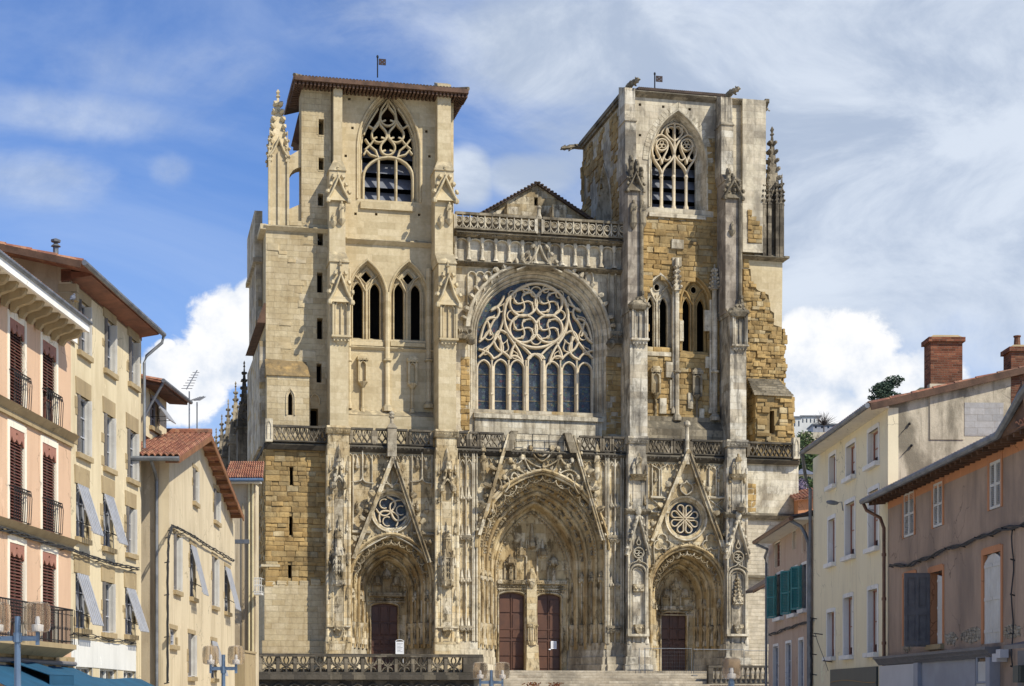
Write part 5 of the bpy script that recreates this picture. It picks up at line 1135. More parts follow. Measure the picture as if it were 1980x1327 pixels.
for (i0, i1, out, cols, oc_) in ((0, 1, outL, 'portal', (757, 989, 1.12)), (1, 2, outC, 'portal', None), (2, 3, outR, 'portal', (1326, 1003, 1.15))):
    mb = MB(); x0, x1 = xB[i0][1] - .3, xB[i1][0] + .3; h = hole_of(out)
    mb.plate([(x0, zPl - .4), (x0, zLt), (x1, zLt), (x1, zPl - .4)][::1] if False else [(x0, zPl - .4), (x0, zLt), (x1, zLt), (x1, zPl - .4)] + [(h[-1][0], zPl - .4)] + h[::-1][1:-1] + [(h[0][0], zPl - .4)], [circ(*P(*oc_[:2], WL), oc_[2], 32)] if oc_ else [], WL - .45, WL)
    for a, b in ((x0, h[0][0] + .02), (h[-1][0] - .02, x1)):
        for e, z0, z1 in ((.4, zFL - 1.2, zFL + .42), (.28, zFL + .42, zFL + .92), (.12, zFL + .92, zPl + .11)): mb.box(a, b, WL - .5, WL + e, z0, z1, 1)
    cp('wall', mb, [cols, 'pale'], label='carved stone front around a portal')
# tympana and doors
def leaf(parent, x0, x1, z0, z1, w, split=None, name='door', arc=.25):
    mb = MB(); out = [(x0, z0)] + [(x0 + (x1 - x0) * t, z1 - arc + arc * math.sin(PI * (t * .9 + .05)) ** .7) for t in [i / 10 for i in range(11)]] + [(x1, z0)]
    mb.plate(out, [], w - .08, w)
    W = x1 - x0; nc = 2 if split else 3
    rows = ((.04, .18), (.2, .37), (.43, .52), (.55, .72), (.75, .92)) if split else ((.04, .3), (.36, .46), (.52, .7), (.73, .95))
    for k in range(nc):
        for a, b in rows:
            p0, p1 = x0 + W * (k + .1) / nc, x0 + W * (k + .9) / nc
            mb.taper(p0, p1, w, w + .05, z0 + (z1 - z0) * a, z0 + (z1 - z0) * b, .03, .0); mb.rib([(p0, z0 + (z1 - z0) * a), (p0, z0 + (z1 - z0) * b), (p1, z0 + (z1 - z0) * b), (p1, z0 + (z1 - z0) * a), (p0, z0 + (z1 - z0) * a)], .04, w, w + .035)
    for t in (.395, .54): mb.box(x0, x1, w, w + .05, z0 + (z1 - z0) * t - .05, z0 + (z1 - z0) * t + .05)
    mb.box((x0 + x1) / 2 - .03, (x0 + x1) / 2 + .03, w, w + .07, z0, z1 - arc * .4)
    d = cp(name, mb, 'door', parent)
    return d
def tymp(parent, inner, wi, doors, zl, zsp, big=False):
    mb = MB(); x0, x1 = inner[0][0], inner[-1][0]; hs = []
    outer = [(x0, zFL)]; 
    outer = [(x0 - .05, zFL)] + [(x, z) for x, z in offpath(inner, .05)] + [(x1 + .05, zFL)]
    dz = []
    for a, b, t in doors:
        xa, xb = X(a, wi), X(b, wi); zt = Z(t, (a + b) / 2, wi); dz.append((xa, xb, zt))
    # carve the door openings out of the foot of the plate
    foot = [(x1 + .05, zFL)]
    for xa, xb, zt in dz[::-1]:
        W = xb - xa; ar = .28 if big or True else 0
        foot += [(xb, zFL)] + [(xb - W * t, zt - .22 + .22 * math.sin(PI * (t * .96 + .02)) ** .6) for t in [i / 8 for i in range(9)]] + [(xa, zFL)]
    foot += [(x0 - .05, zFL)]
    mb.plate([(x0 - .05, z) for x, z in [outer[0]]][:0] + [p for p in outer[1:-1]] + foot, [], wi - .5, wi + .02)
    o = cp('tympanum', mb, 'inner', parent)
    for xa, xb, zt in dz:
        leaf(parent, xa - .05, xb + .05, zFL, zt + .02, wi - .22, big)
        q = MB(); q.rib([(xa - .08, zFL)] + arch(xa - .08, xb + .08, zt - .2, zt + .08, None, 6) + [(xb + .08, zFL)], .12, wi, wi + .12)
        for i in range(14): q.ell((xa - .15 + (xb - xa + .3) * i / 13, wi + .08, zt + .1 + .12 * math.sin(PI * i / 13)), (.06, .06, .07), None, 4, 3, 0, .3)
        cp('door_frame', q, 'carve', parent)
    q = MB() # shelf, consoles and canopies of the tympanum
    q.box(x0, x1, wi, wi + .22, zl - .12, zl + .12); leafrow(q, x0 + .1, x1 - .1, wi + .22, zl - .02, .09, int((x1 - x0) / .12)); q.box(x0, x1, wi, wi + .12, zl - .5, zl - .42); leafrow(q, x0 + .1, x1 - .1, wi + .08, zl - .28, .1, int((x1 - x0) / .1))
    n = 5 if big else 3; W = (x1 - x0) * .78; za = max(z for x, z in inner)
    for k in range(n):
        x = (x0 + x1) / 2 + (k - (n - 1) / 2) * W / n; hgt = (za - zl) * (1 - abs(k - (n - 1) / 2) / n * 1.3)
        q.box(x - W / n * .5 - .05, x - W / n * .5 + .05, wi, wi + .14, zl, zl + hgt * .62); q.lathe(x, wi + .1, zl + hgt * .48, [(.05, 0), (W / n * .42, .18), (W / n * .42, .42), (W / n * .25, .6), (W / n * .2, hgt * .2), (.03, hgt * .38)], 6)
        for dx in (-1, 0, 1): spire(q, x + dx * W / n * .34, wi + .2, zl + hgt * .5, zl + hgt * .76, .06, 0, 4, 2, .09); q.ell((x + dx * W / n * .3, wi + .22, zl + hgt * .5 + .1), (.08, .08, .12), None, 5, 3, 0, .3)
        if big and k in (0, 4): figure(q, x, wi + .2, zl + .12, .85)
    cp('tympanum_carving', q, 'carve', parent)
    return dz
dC = tymp(pC, inC, -.15, [(965, 1014, 1146), (1039, 1084, 1149)], Z(1126, 1030, -.15), zspC, True)
dL = tymp(pL, inL, -.15, [(718, 769, 1167)], Z(1150, 745, -.15), zspL)
dR = tymp(pR, inR, -.15, [(1279, 1327, 1184)], Z(1176, 1303, -.15), zspR)
mb = MB(); c = (dC[0][1] + dC[1][0]) / 2 # trumeau
mb.box(c - .32, c + .32, -.6, .12, zPl - .1, zspC - .6); mb.hexa([(c - .45, -.6, zFL - .2), (c + .45, -.6, zFL - .2), (c + .45, .45, zFL - .2), (c - .45, .45, zFL - .2), (c - .38, -.6, zPl), (c + .38, -.6, zPl), (c + .38, .35, zPl), (c - .38, .35, zPl)])
mb.lathe(c, .15, zPl, [(.36, 0), (.34, .2), (.26, .3), (.26, 1.0), (.38, 1.15), (.4, 1.35), (.1, 1.38)], 8); 
for k in range(5): mb.box(c - .3 + k * .14, c - .26 + k * .14, .3, .44, zPl + .1, zPl + 1.1)
leafrow(mb, c - .35, c + .35, .48, zPl + 1.25, .12, 6); mb.lathe(c, .1, zspC - .9, [(.08, 0), (.3, .3), (.32, .8), (.2, 1.1), (.1, 1.3)], 6); leafrow(mb, c - .3, c + .3, .35, zspC - .4, .14, 6)
cp('trumeau', mb, 'portal', pC)
# big gables over the portals, with their oculi
def gablelegs(apx, l, r, w, wid, mat='carve', nck=12, name='gable'):
    A, Lp, Rp = P(*apx, w), P(*l, w), P(*r, w); mb = MB()
    for Q, s in ((Lp, -1), (Rp, 1)):
        mb.bar((A[0], w, A[1]), (Q[0], w, Q[1]), wid, .38); mb.bar((A[0] + s * wid * .35, w + .2, A[1]), (Q[0] + s * wid * .35, w + .2, Q[1]), wid * .35, .16)
        crockets(mb, (Q[0] + s * wid * .7, w + .05, Q[1]), (A[0] + s * wid * .7, w + .05, A[1]), nck, .16, (s, 0, 0))
        d = Vector((Q[0] - A[0], 0, Q[1] - A[1]))
        for t in (.38, .62, .82): c_ = Vector((A[0], w, A[1])) + d * t + Vector((s * .42, .1, .1)); mb.ell(c_, (.2, .16, .24), (s, 0, 1), 6, 4, 0, .4)
    mb.ell((A[0], w, A[1] - .1), (wid * .8, .3, wid * 1.2), None, 6, 4)
    return cp(name, mb, mat)
def oculus(cx, cy, ro, ri, w, style, parent):
    x, z = P(cx, cy, w); s = CA.depth(cx, w) / FPX * 1.03; Ro, Ri = ro * s, ri * s
    mb = MB(); c = circ(x, z, Ri, 36)[::-1]
    pr = [(.0, w - .55), (.03, w - .3), (.1, w - .28), (.14, w - .12), (.22, w - .12), (.26, w + .08), (.34, w + .14), (Ro - Ri - .04, w + .12), (Ro - Ri, w + .02), (Ro - Ri, w - .3)]
    mb.sweep([(p[0], p[1]) for p in circ(x, z, Ri, 36)], pr, True, False); o = cp('oculus', mb, 'pale', parent)
    q = MB(); q.plate(circ(x, z, Ri + .02, 36), [], w - .5, w - .46); cp('glass', q, 'stained', o)
    q = MB(); w0, w1 = w - .42, w - .18
    if style == 3:
        for k in range(3):
            a0 = 90 + 120 * k + 15
            e = (x + Ri * math.cos(R(a0)), z + Ri * math.sin(R(a0)))
            q.rib(bz((x, z), (x + Ri * .5 * math.cos(R(a0 - 60)), z + Ri * .5 * math.sin(R(a0 - 60))), (x + Ri * .9 * math.cos(R(a0 - 50)), z + Ri * .9 * math.sin(R(a0 - 50))), e, 8), .12, w0, w1)
            q.rib(bz((x, z), (x + Ri * .4 * math.cos(R(a0 + 10)), z + Ri * .4 * math.sin(R(a0 + 10))), (x + Ri * .75 * math.cos(R(a0 - 10)), z + Ri * .75 * math.sin(R(a0 - 10))), (x + Ri * .98 * math.cos(R(a0 - 55)), z + Ri * .98 * math.sin(R(a0 - 55))), 8), .09, w0, w1)
            m = a0 - 95; q.rib(circ(x + Ri * .66 * math.cos(R(m)), z + Ri * .66 * math.sin(R(m)), Ri * .3, 12)[2:11], .07, w0, w1 - .04)
    else:
        for k in range(8):
            a0 = 45 * k + 22; m = (x + Ri * .68 * math.cos(R(a0)), z + Ri * .68 * math.sin(R(a0))); d = drop(0, 0, Ri * .2, Ri * .62, 0, 8)
            ca, sa = math.cos(R(a0 + 180)), math.sin(R(a0 + 180)); q.rib([(m[0] + u * ca - v * sa, m[1] + u * sa + v * ca) for u, v in d], .075, w0, w1, True)
        q.rib(circ(x, z, Ri * .1, 8), .07, w0, w1, True)
    cp('tracery', q, 'trac', o); return x, z, Ro
gL = gablelegs((760, 884), (683, 1080), (829, 1088), WL + .35, .26)
gR = gablelegs((1330, 874), (1260, 1046), (1401, 1070), WL + .35, .28)
A, B, C_, D_ = P(984, 840, WL + .3), P(927, 1035, WL + .3), P(1106, 842, WL + .3), P(1165, 1045, WL + .3)
mb = MB()
for p, q, s in ((A, B, -1), (C_, D_, 1)):
    mb.bar((p[0], WL + .25, p[1]), (q[0], WL + .25, q[1]), .17, .4); mb.bar((p[0] + s * .09, WL + .42, p[1]), (q[0] + s * .09, WL + .42, q[1]), .07, .16); crockets(mb, (q[0] + s * .16, WL + .4, q[1]), (p[0] + s * .16, WL + .4, p[1]), 9, .2, (s, 0, 0))
    for t in (.35, .52, .7): e = Vector((p[0] + (q[0] - p[0]) * t + s * .45, WL + .5, p[1] + (q[1] - p[1]) * t + .05)); mb.ell(e, (.16, .16, .3), (s, .2, .4), 6, 4, 0, .4); mb.box(min(e.x, e.x - s * .4), max(e.x, e.x - s * .4), WL, WL + .45, e.z - .12, e.z + .05)
gC = cp('gable', mb, 'carve')
x, z, Ro = oculus(757, 989, 41, 29.5, WL + .1, 3, gL); x2, z2, Ro2 = oculus(1326, 1003, 42.5, 31.5, WL + .1, 8, gR)
def slab_gable(apx, l, r, cx, cz, rad, out, name):
    pass
# tracery infill between gables and arches
mb = MB(); w = WL
def tl(pts, a=.1, d=.2, m=mb): m.rib(CA.Ps(pts, w), a, w - .03, w + d)
tl(bz((757, 940), (742, 935), (740, 918), (757, 897), 8)); tl(bz((757, 940), (772, 935), (774, 918), (757, 897), 8)); tl([(757, 944), (757, 912)], .08); tl(bz((739, 950), (738, 935), (748, 930), (757, 944), 6)); tl(bz((775, 950), (776, 935), (766, 930), (757, 944), 6))
tl([(680, 1029), (716, 1030)], .2, .3); tl([(798, 1031), (838, 1034)], .2, .3)
tl(bz((757, 1033), (757, 1036), (730, 1042), (690, 1072), 6)); tl(bz((757, 1033), (757, 1036), (785, 1042), (826, 1078), 6))
for xs in ((679, 686), (700, 721), (816, 793), (834, 826)): pass
for a, b in ((679, 722), (793, 838)): # panels with ogee heads either side of the left gable
    c = (a + b) / 2
    tl(bz((a, 932), (c - 2, 932), (c, 930), (c, 918), 6), .1, .16); tl(bz((b, 935), (c + 2, 935), (c, 930), (c, 918), 6), .1, .16); tl([(c, 918), (c, 872)], .1, .16); tl([(a + 3, 880), (a + 3, 1029)], .1, .16); tl([(b - 3, 880), (b - 3, 945)], .08, .14)
for a, b in ((1256, 1292), (1366, 1402)):
    c = (a + b) / 2
    for k in (0, 1): tl([(a + 4 + k * (b - a) * .5, 905), (a + 4 + k * (b - a) * .5, 960)], .09, .16)
    tl(bz((c, 910), (c - 2, 903), (a + 4, 903), (a + 3, 898), 5), .08, .14); tl(bz((c, 910), (c + 2, 903), (b - 4, 903), (b - 3, 898), 5), .08, .14); tl([(c, 910), (c, 960)], .09, .16)
    tl([(a, 962), (b, 964)], .18, .3); tl([(a, 990), (b, 992)], .16, .3)
    tl([(a + 2, 964), (b - 2, 990)], .08, .14); tl([(a + 2, 990), (b - 2, 964)], .08, .14)
for s in (-1, 1): # trefoils beside the right oculus
    cx = 1326 + s * 47; cy = 1050
    for q in (90, 210, 330): tl([(cx + 8 * math.cos(R(q)) + 9 * math.cos(R(k)), cy - 8 * math.sin(R(q)) - 9 * math.sin(R(k))) for k in range(q - 120, q + 121, 30)], .08, .18)
    tl(bz((1326, 958), (1326 + s * 14, 952), (1326 + s * 16, 940), (1326 + s * 5, 934), 6), .1, .2); tl(bz((1326, 930), (1326 + s * 3, 940), (1326 + s * 18, 938), (1326 + s * 20, 930), 6), .1, .2)
    tl(bz((cx + s * 16, 1056), (cx + s * 18, 1078), (cx + s * 8, 1088), (cx + s * 24, 1112), 6), .1, .2)
cp('wall_tracery', mb, 'pale')
# flamboyant crest over the central arch
mb = MB(); w = WL
def tc_(pts, a=.12, d=.3): mb.rib(CA.Ps(pts, w), a, w - .03, w + d)
for s in (-1, 1):
    f1 = lambda pts: [(1046 + s * x, y + (s * x) * .02) for x, y in pts]
    for pts in (bz((2, 905), (20, 900), (28, 892), (36, 885), 7), bz((20, 914), (34, 896), (36, 880), (32, 868), 7), bz((0, 893), (10, 890), (18, 880), (20, 868), 6), bz((33, 918), (48, 905), (62, 905), (70, 922), 7), bz((70, 922), (60, 932), (60, 940), (72, 955), 7),
                bz((36, 885), (44, 905), (54, 900), (62, 890), 6), bz((80, 950), (74, 935), (84, 920), (90, 930), 6), bz((14, 872), (8, 885), (-4, 886), (-10, 874), 6), bz((46, 925), (52, 912), (58, 915), (60, 928), 6)): tc_(f1(pts), .1, .3)
    for x_, y_ in ((36, 884), (33, 868), (71, 923), (20, 866), (90, 928), (60, 890), (52, 902), (78, 944)): x, z = P(1046 + s * x_, y_, w + .25); mb.ell((x, w + .25, z), (.17, .16, .2), None, 6, 4, 0, .4)
for px in (934, 1154): x, z0 = P(px, 915, w + .2); mb.lathe(x, w + .25, z0, [(.05, -.5), (.25, 0), (.2, .08)], 8); figure(mb, x, w + .25, z0 + .05, 1.3); mb.lathe(x, w + .25, z0 + 1.35, [(.2, 0), (.15, .2), (.03, .5)], 6)
for i in range(60):
    t = random.random(); k = int(t * (len(outC) - 1)); p = offpath(outC, random.uniform(.25, .5))[k]
    if p[1] > zspC + 1: mb.ell((p[0], w + .08, p[1]), (.1, .1, .12), None, 5, 3, 0, .4)
cp('carved_crest', mb, 'carve')
mb = MB() # carved friezes and little niches over the whole front
for px in (690, 708, 806, 824, 938, 952, 1140, 1150, 1266, 1388):
    for y in ((900, 985) if px < 900 else (955, 985) if px < 1200 else (925,)):
        x, z = P(px, y, WL); mb.lathe(x, WL + .1, z - .3, [(.03, 0), (.16, .12), (.18, .24), (.1, .3), (.09, .55), (.02, .8)], 6); 
        if random.random() < .7: figure(mb, x, WL + .12, z - .02, .55)
for i0, i1 in ((0, 1), (1, 2), (2, 3)):
    x0_, x1_ = xB[i0][1], xB[i1][0]; n_ = int((x1_ - x0_) / .28)
    for i in range(n_): a_ = x0_ + (x1_ - x0_) * i / n_; b_ = x0_ + (x1_ - x0_) * (i + 1) / n_; mb.rib(arch(a_ + .03, b_ - .03, zLt - .72, zLt - .55, None, 4), .045, WL - .02, WL + .12); mb.ell((a_, WL + .1, zLt - .76), (.05, .05, .08), None, 5, 3, 0, .3)
cp('carved_frieze', mb, 'carve')
mb = MB()
for i in (0, 1, 2, 3):
    a_, b_ = xB[i]
    for y in (905, 960, 1020, 1085, 1150) if i < 2 else (905, 955):
        z = Z(y, 650, WP)
        for x in (a_ + .16, b_ - .16): mb.lathe(x, WP + .02, z - .25, [(.04, 0), (.13, .1), (.14, .2), (.08, .26), (.07, .5), (.02, .72)], 6); mb.ell((x, WP + .14, z - .15), (.08, .06, .07), None, 5, 3, 0, .4)
cp('pier_pinnacle', mb, 'carve')
# narrow blind panels between piers and portals
mb = MB()
def strip(px0, px1, y0, y1, n=2, w=WL, heads=True, ybands=(1035, 1120, 1205)):
    xs = [px0 + (px1 - px0) * i / n for i in range(n + 1)]
    for x in xs: tl2(mb, [(x, y1), (x, y0)], .11, .2, w)
    for a, b in zip(xs[:-1], xs[1:]):
        c = (a + b) / 2; hh = (b - a)
        mb.rib(CA.arch(a + 1, b - 1, y0 + 22 + hh, y0 + 22, None, w, 5), .08, w, w + .16)
        for yb in ybands:
            x, z = P(c, yb, w + .15); r = (CA.X(b, w) - CA.X(a, w)) * .42
            mb.lathe(x, w + .08, z - .3, [(.03, 0), (r * .9, .12), (r, .32), (r * .6, .42), (r * .4, .7), (.02, 1.0)], 6)
            for k in range(4): mb.ell((x + r * math.cos(k * 1.05), w + .1 + r * .8 * math.sin(k * 1.05), z - .1), (.07, .07, .1), None, 5, 3, 0, .3)
    if n == 2: c = (px0 + px1) / 2; mb.rib(drop(*P(c, y0 + 12, w), .16, .42, 90, 8), .08, w, w + .18, True)
def tl2(m, pts, a, d, w): m.rib(CA.Ps(pts, w), a, w - .03, w + d)
strip(887, 913, 868, 1240, 2, ybands=(960, 1035, 1120, 1213)); strip(1176, 1200, 872, 1245, 2, ybands=(975, 1042, 1128, 1218)); strip(916, 921, 868, 1240, 1, heads=False, ybands=()); strip(1170, 1174, 872, 1245, 1, ybands=()); strip(1204, 1212, 880, 1245, 1, ybands=(1060,))
cp('blind_tracery', mb, 'pale')
mb = MB()
for px0, px1 in ((886, 914), (1174, 1202)):
    for y in (1035, 1210): x0, x1, z0, z1 = CA.rect(px0, px1, y, y + 5, WL + .25); mb.box(x0, x1, WL, WL + .28, z0, z1); leafrow(mb, x0, x1, WL + .3, z0 - .1, .14, 7)
cp('string_course', mb, 'dark')
# ---- gallery: walkway, cornice, parapets
mb = MB(); xg0, xg1 = X(514, 2.4), X(1545, 2.6)
mb.box(xg0 + .1, xg1 - .1, -.2, 2.45, zLt - .25, zLt - .02)
cornice(mb, xg0, xB[0][0], 2.4, zLt + .02, .4, .28); 
for i, j in ((0, 1), (1, 2), (2, 3)): cornice(mb, xB[i][1], xB[j][0], 2.5, zLt + .02, .45, .35); leafrow(mb, xB[i][1], xB[j][0], 2.8, zLt - .2, .14, int((xB[j][0] - xB[i][1]) * 4))
cornice(mb, xB[3][1], xg1, 2.4, zLt + .02, .35, .3)
mb.box(xg0 - .1, xg0 + .35, -12, 2.4, zLt - .3, zLt + .0); mb.box(xg1 - .3, xg1 + .15, -3, 2.4, zLt - .3, zLt)
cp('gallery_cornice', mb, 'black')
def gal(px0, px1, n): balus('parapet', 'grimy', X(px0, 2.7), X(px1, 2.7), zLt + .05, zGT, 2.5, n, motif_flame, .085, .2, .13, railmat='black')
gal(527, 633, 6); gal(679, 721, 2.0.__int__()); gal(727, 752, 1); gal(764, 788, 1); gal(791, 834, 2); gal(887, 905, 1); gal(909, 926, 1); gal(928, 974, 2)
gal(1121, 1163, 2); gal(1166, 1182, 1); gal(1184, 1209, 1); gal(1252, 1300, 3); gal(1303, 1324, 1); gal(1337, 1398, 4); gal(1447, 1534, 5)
mb = MB()
for px in (520, 1539): x = X(px, 2.7); mb.box(x - .22, x + .22, 2.4, 2.85, zLt, zGT + .35); mb.rib(arch(x - .12, x + .12, zGT - .1, zGT + .2, zLt + .2, 4), .05, 2.85, 2.9)
x = X(758, 3); mb.box(x - .28, x + .28, 2.5, 3.1, zLt - .7, zGT); mb.taper(x - .33, x + .33, 2.5, 3.15, zGT, zGT + .3, .2, .2); mb.lathe(x, 2.85, zGT + .25, [(.12, 0), (.1, .35), (.2, .45), (.12, .55), (.2, .65), (.05, .85)], 8)
x = X(1330, 3); mb.lathe(x, 2.85, zLt - .6, [(.2, 0), (.14, 1.6), (.12, 2.4), (.24, 2.55), (.2, 2.75), (.05, 2.85)], 8)
cp('finial', mb, 'pale')
mb = MB() # smooth slab in the middle of the gallery, with the stubs of the truncated gable
x0, x1 = X(985, 2.7), X(1104, 2.7); mb.box(x0 + .4, x1 - .4, 2.3, 2.55, zLt, zGT + .0)
for a, b, s in ((x0 - .1, x0 + .35, 1), (x1 - .35, x1 + .1, -1)): mb.hexa([(a - s * .25, 2.4, zLt - .1), (b - s * .25, 2.4, zLt - .1), (b - s * .25, 3, zLt - .1), (a - s * .25, 3, zLt - .1), (a + s * .15, 2.4, zGT + .1), (b + s * .15, 2.4, zGT + .1), (b + s * .15, 3, zGT + .1), (a + s * .15, 3, zGT + .1)], 1)
cp('parapet_slab', mb, ['pale', 'dark'])
mb = MB()
for i in range(4): x = x0 + .4 + (x1 - x0 - .8) * i / 3; mb.tube([(x, 2.8, zLt), (x, 2.8, zGT - .05)], .025, 5)
for z in (zGT - .05, (zLt + zGT) / 2): mb.tube([(x0 + .4, 2.8, z), (x1 - .4, 2.8, z)], .02, 5)
cp('iron_rail', mb, 'iron')
# ---- lower left tower: ochre rubble over cream ashlar
wl = 2.2
xa, xb = X(513, wl), xB[0][0] + .2; zS = Z(1132, 570, wl)
sh = [slit(560, 567, 903, 938, wl), slit(559, 566, 998, 1035, wl), slit(557, 564, 1092, 1118, wl)]
mb = MB(); mb.plate(rectp(xa + .1, xb, zS, zLt - .3), sh, -.5, wl - .1); mb.box(xa, xb, .5, .6, zS, zLt - .5, 1); cp('wall', mb, ['core', 'void'])
shb = [offpath(q, .1, True) for q in sh]
mb = MB(); mb.rubble(xa, xb, zS - .1, zLt - .35, wl - .08, None, rh=(.24, .4), rl=(.35, 1.0), pr=(.03, .10), avoid=[(q[0][0], q[2][0], q[0][1], q[1][1]) for q in sh]); cp('rubble_facing', mb, 'rub')
mb = MB(); mb.rubble(-10, wl - .1, zS - .1, zLt - .35, 0, None, side=(xa + .1, -1), pr=(.02, .14), rh=(.25, .4)); cp('rubble_facing', mb, 'rub')
mb = MB(); mb.box(xa - .05, xb, -22, wl, zPl - .2, zS); mb.box(xa - .2, xb, -22, wl + .12, zFL - 1.5, zPl + .1); mb.box(xa + .12, xa + .9, -22, wl - .5, zS, zLt - .3)
for k in range(5): a = xa + k * .7; mb.stone(a, a + .6, zS, zS + random.uniform(.2, .5), wl - .1, wl + .02, 0)
mb.box(xa - .25, xa + .9, .6, wl + .05, Z(1096, 520, wl), Z(1091, 520, wl)); cp('wall', mb, 'worn', label='pale lower courses of the left tower')
mb = MB(); # annex of the stair side over the gallery
wv = 1.4; a, b = X(516, wv), X(598, wv); hz = Z(727, 556, wv)
lz = CA.arch(557, 566, 770, 758, 803, wv, 5)
mb.plate(rectp(a, b, zLt - .1, hz), [lz], .2, wv); mb.rib(offpath(lz, .12), .1, wv - .02, wv + .06); mb.box(a + .3, b - .3, .6, .7, zLt, hz - .3, 1)
mb.hexa([(a - .05, .4, hz), (b + .05, .4, hz), (b + .05, wv + .1, hz), (a - .05, wv + .1, hz), (a - .05, .4, Z(696, 556, .5)), (b - .1, .4, Z(698, 556, .5)), (b - .1, .5, Z(698, 556, .5)), (a - .05, .5, Z(696, 556, .5))], 2)
cp('stair_annex', mb, ['worn', 'void', 'rub'])
mb = MB(); lz2 = CA.arch(600, 618, 775, 762, 782, .5, 5); mb.rib(lz2, .1, .48, .62); cp('niche', mb, 'lime')
# ---- lower right wing
wr = 2.2; xa, xb = xB[3][1] - .3, X(1544, wr); zM = Z(994, 1495, wr)
mb = MB(); mb.box(xa, xb, -14, wr, zM, zLt - .3); mb.rubble(X(1443, wr), X(1462, wr), Z(990, 1450, wr), Z(935, 1450, wr), wr, None, pr=(.0, .03), rl=(.5, .6), m=1); cp('wall', mb, ['pale', 'rub'], label='pale upper wall right of the right portal')
mb = MB(); mb.box(xa, xb - .3, -14, wr - .12, zFL - 1.5, zM - .3); mb.box(xa, xb - .1, -14, wr + .1, zFL - 1.5, zPl + .1); cp('wall', mb, 'thin', label='weathered lower wall right of the right portal')
mb = MB(); cornice(mb, xa, xb + .2, wr, zM, .4, .3); mb.box(xb, xb + .25, -14, wr + .2, zM - .15, zM); mb.wedge(X(1445, wr), X(1545, wr), wr - .1, wr + .4, Z(1118, 1470, wr), Z(1112, 1470, wr)); cp('string_course', mb, 'dark')
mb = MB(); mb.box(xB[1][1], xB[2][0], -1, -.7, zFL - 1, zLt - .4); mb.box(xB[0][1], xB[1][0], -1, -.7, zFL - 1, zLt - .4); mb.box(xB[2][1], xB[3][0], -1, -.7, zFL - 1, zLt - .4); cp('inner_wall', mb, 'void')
# ---- side of the nave seen past the left tower
SX = xA0 - .02
mb = MB(); mb.box(SX - .35, xA0 + .2, -DT, .3, zGf, Z(660, 515, .3)); mb.hexa([(SX - .55, -10, Z(660, 500, -5)), (SX, -10, Z(660, 500, -5)), (SX, .6, Z(660, 500, -5)), (SX - .55, .6, Z(660, 500, -5)), (SX - .1, -10, Z(590, 513, 0)), (SX, -10, Z(590, 513, 0)), (SX, .6, Z(590, 513, 0)), (SX - .1, .6, Z(590, 513, 0))], 1)
mb.box(SX - .5, SX, -9, -2, Z(520, 505, -4), Z(425, 505, -4)); mb.box(SX - .6, SX, -9, -1.8, Z(523, 505, -4), Z(515, 505, -4)); mb.box(SX - .4, SX, -8.5, -2.2, Z(640, 505, -4), Z(520, 505, -4)); cp('wall', mb, ['patch', 'wood'], label='shaded turret on the far left side')
mb = MB(); mb.box(SX - .1, X(1200, 0), -75, -DT, GZ - 1, 21.5); mb.box(SX - .15, SX + 1, -75, -2, GZ - 1, 16.5); cp('nave_wall', mb, 'patch')
mb = MB()
for i in range(6):
    ww = -15 - i * 10; x = SX - .3; zt_ = 19.5 + i * .35
    mb.box(x - .5, x + .7, ww - .8, ww + .8, GZ, zt_); mb.taper(x - .5, x + .6, ww - .7, ww + .7, zt_, zt_ + 1.2, .15, .15); spire(mb, x, ww, zt_ + 1.0, zt_ + 4.4, .38, 0, 4, 5, .2)
    for dz in (-6, -3.2, -.4): mb.box(x - .62, x + .8, ww - .9, ww + .9, zt_ + dz - .15, zt_ + dz)
    for sg in (-1, 1): spire(mb, x, ww + sg * .75, zt_ - .2, zt_ + 1.9, .2, 0, 4, 3, .2)
    mb.bar((x + .2, ww, 19), (x + 4, ww, 22.5), .6, .5)
cp('side_buttress', mb, 'grimy')
mb = MB(); mb.hexa([(SX - 1.2, -70, 11), (SX, -70, 11), (SX, -12, 11), (SX - 1.2, -12, 11), (SX - .2, -70, 13.4), (SX, -70, 13.4), (SX, -12, 13.4), (SX - .2, -12, 13.4)]); cp('aisle_roof', mb, 'tiledark')
# ================================================================== terrace, steps, balustrades, small things
TE = Frame(CA.ox, CA.oy, CT, -1.6)
def top(name, mb, mats, label, cat, group=None, fr=TE):
    o = fr.part(name, mb, [MT[k] for k in (mats if isinstance(mats, (list, tuple)) else [mats])], None)
    o.matrix_world = fmat(fr); return tag(o, label, cat, group)
MT['step'] = stone('worn step stone', [(0, (.40, .34, .25)), (1, (.56, .49, .37))], 1.6, .17, .6, (.13, .11, .08), .7, .4, streak=.2, top=.35)
MT['pave'] = stone('paving stone', [(0, (.52, .48, .41)), (1, (.62, .58, .50))], 1.0, .5, .3, (.3, .27, .22), .5, .3, top=0)  # paving of the unseen square, lightened so its bounce fills the shade
mb = MB(); xs0, xs1 = X(928, 6), X(1486, 6)
for i in range(19): mb.box(xs0 - .1, xs1 + 2, 3.0, 4.2 + i * .42, GZ - .17 * (i + 1), GZ - .17 * i - .004, 0)
o = top('steps', mb, 'step', None, None); o['kind'] = 'structure'
mb = MB(); mb.box(X(505, 3), X(1560, 3), -.5, 4.0, -1.7, GZ); mb.box(X(490, 7), xs0, 3.9, 7.0, -1.7, GZ); o = top('terrace', mb, 'step', None, None); o['kind'] = 'structure'
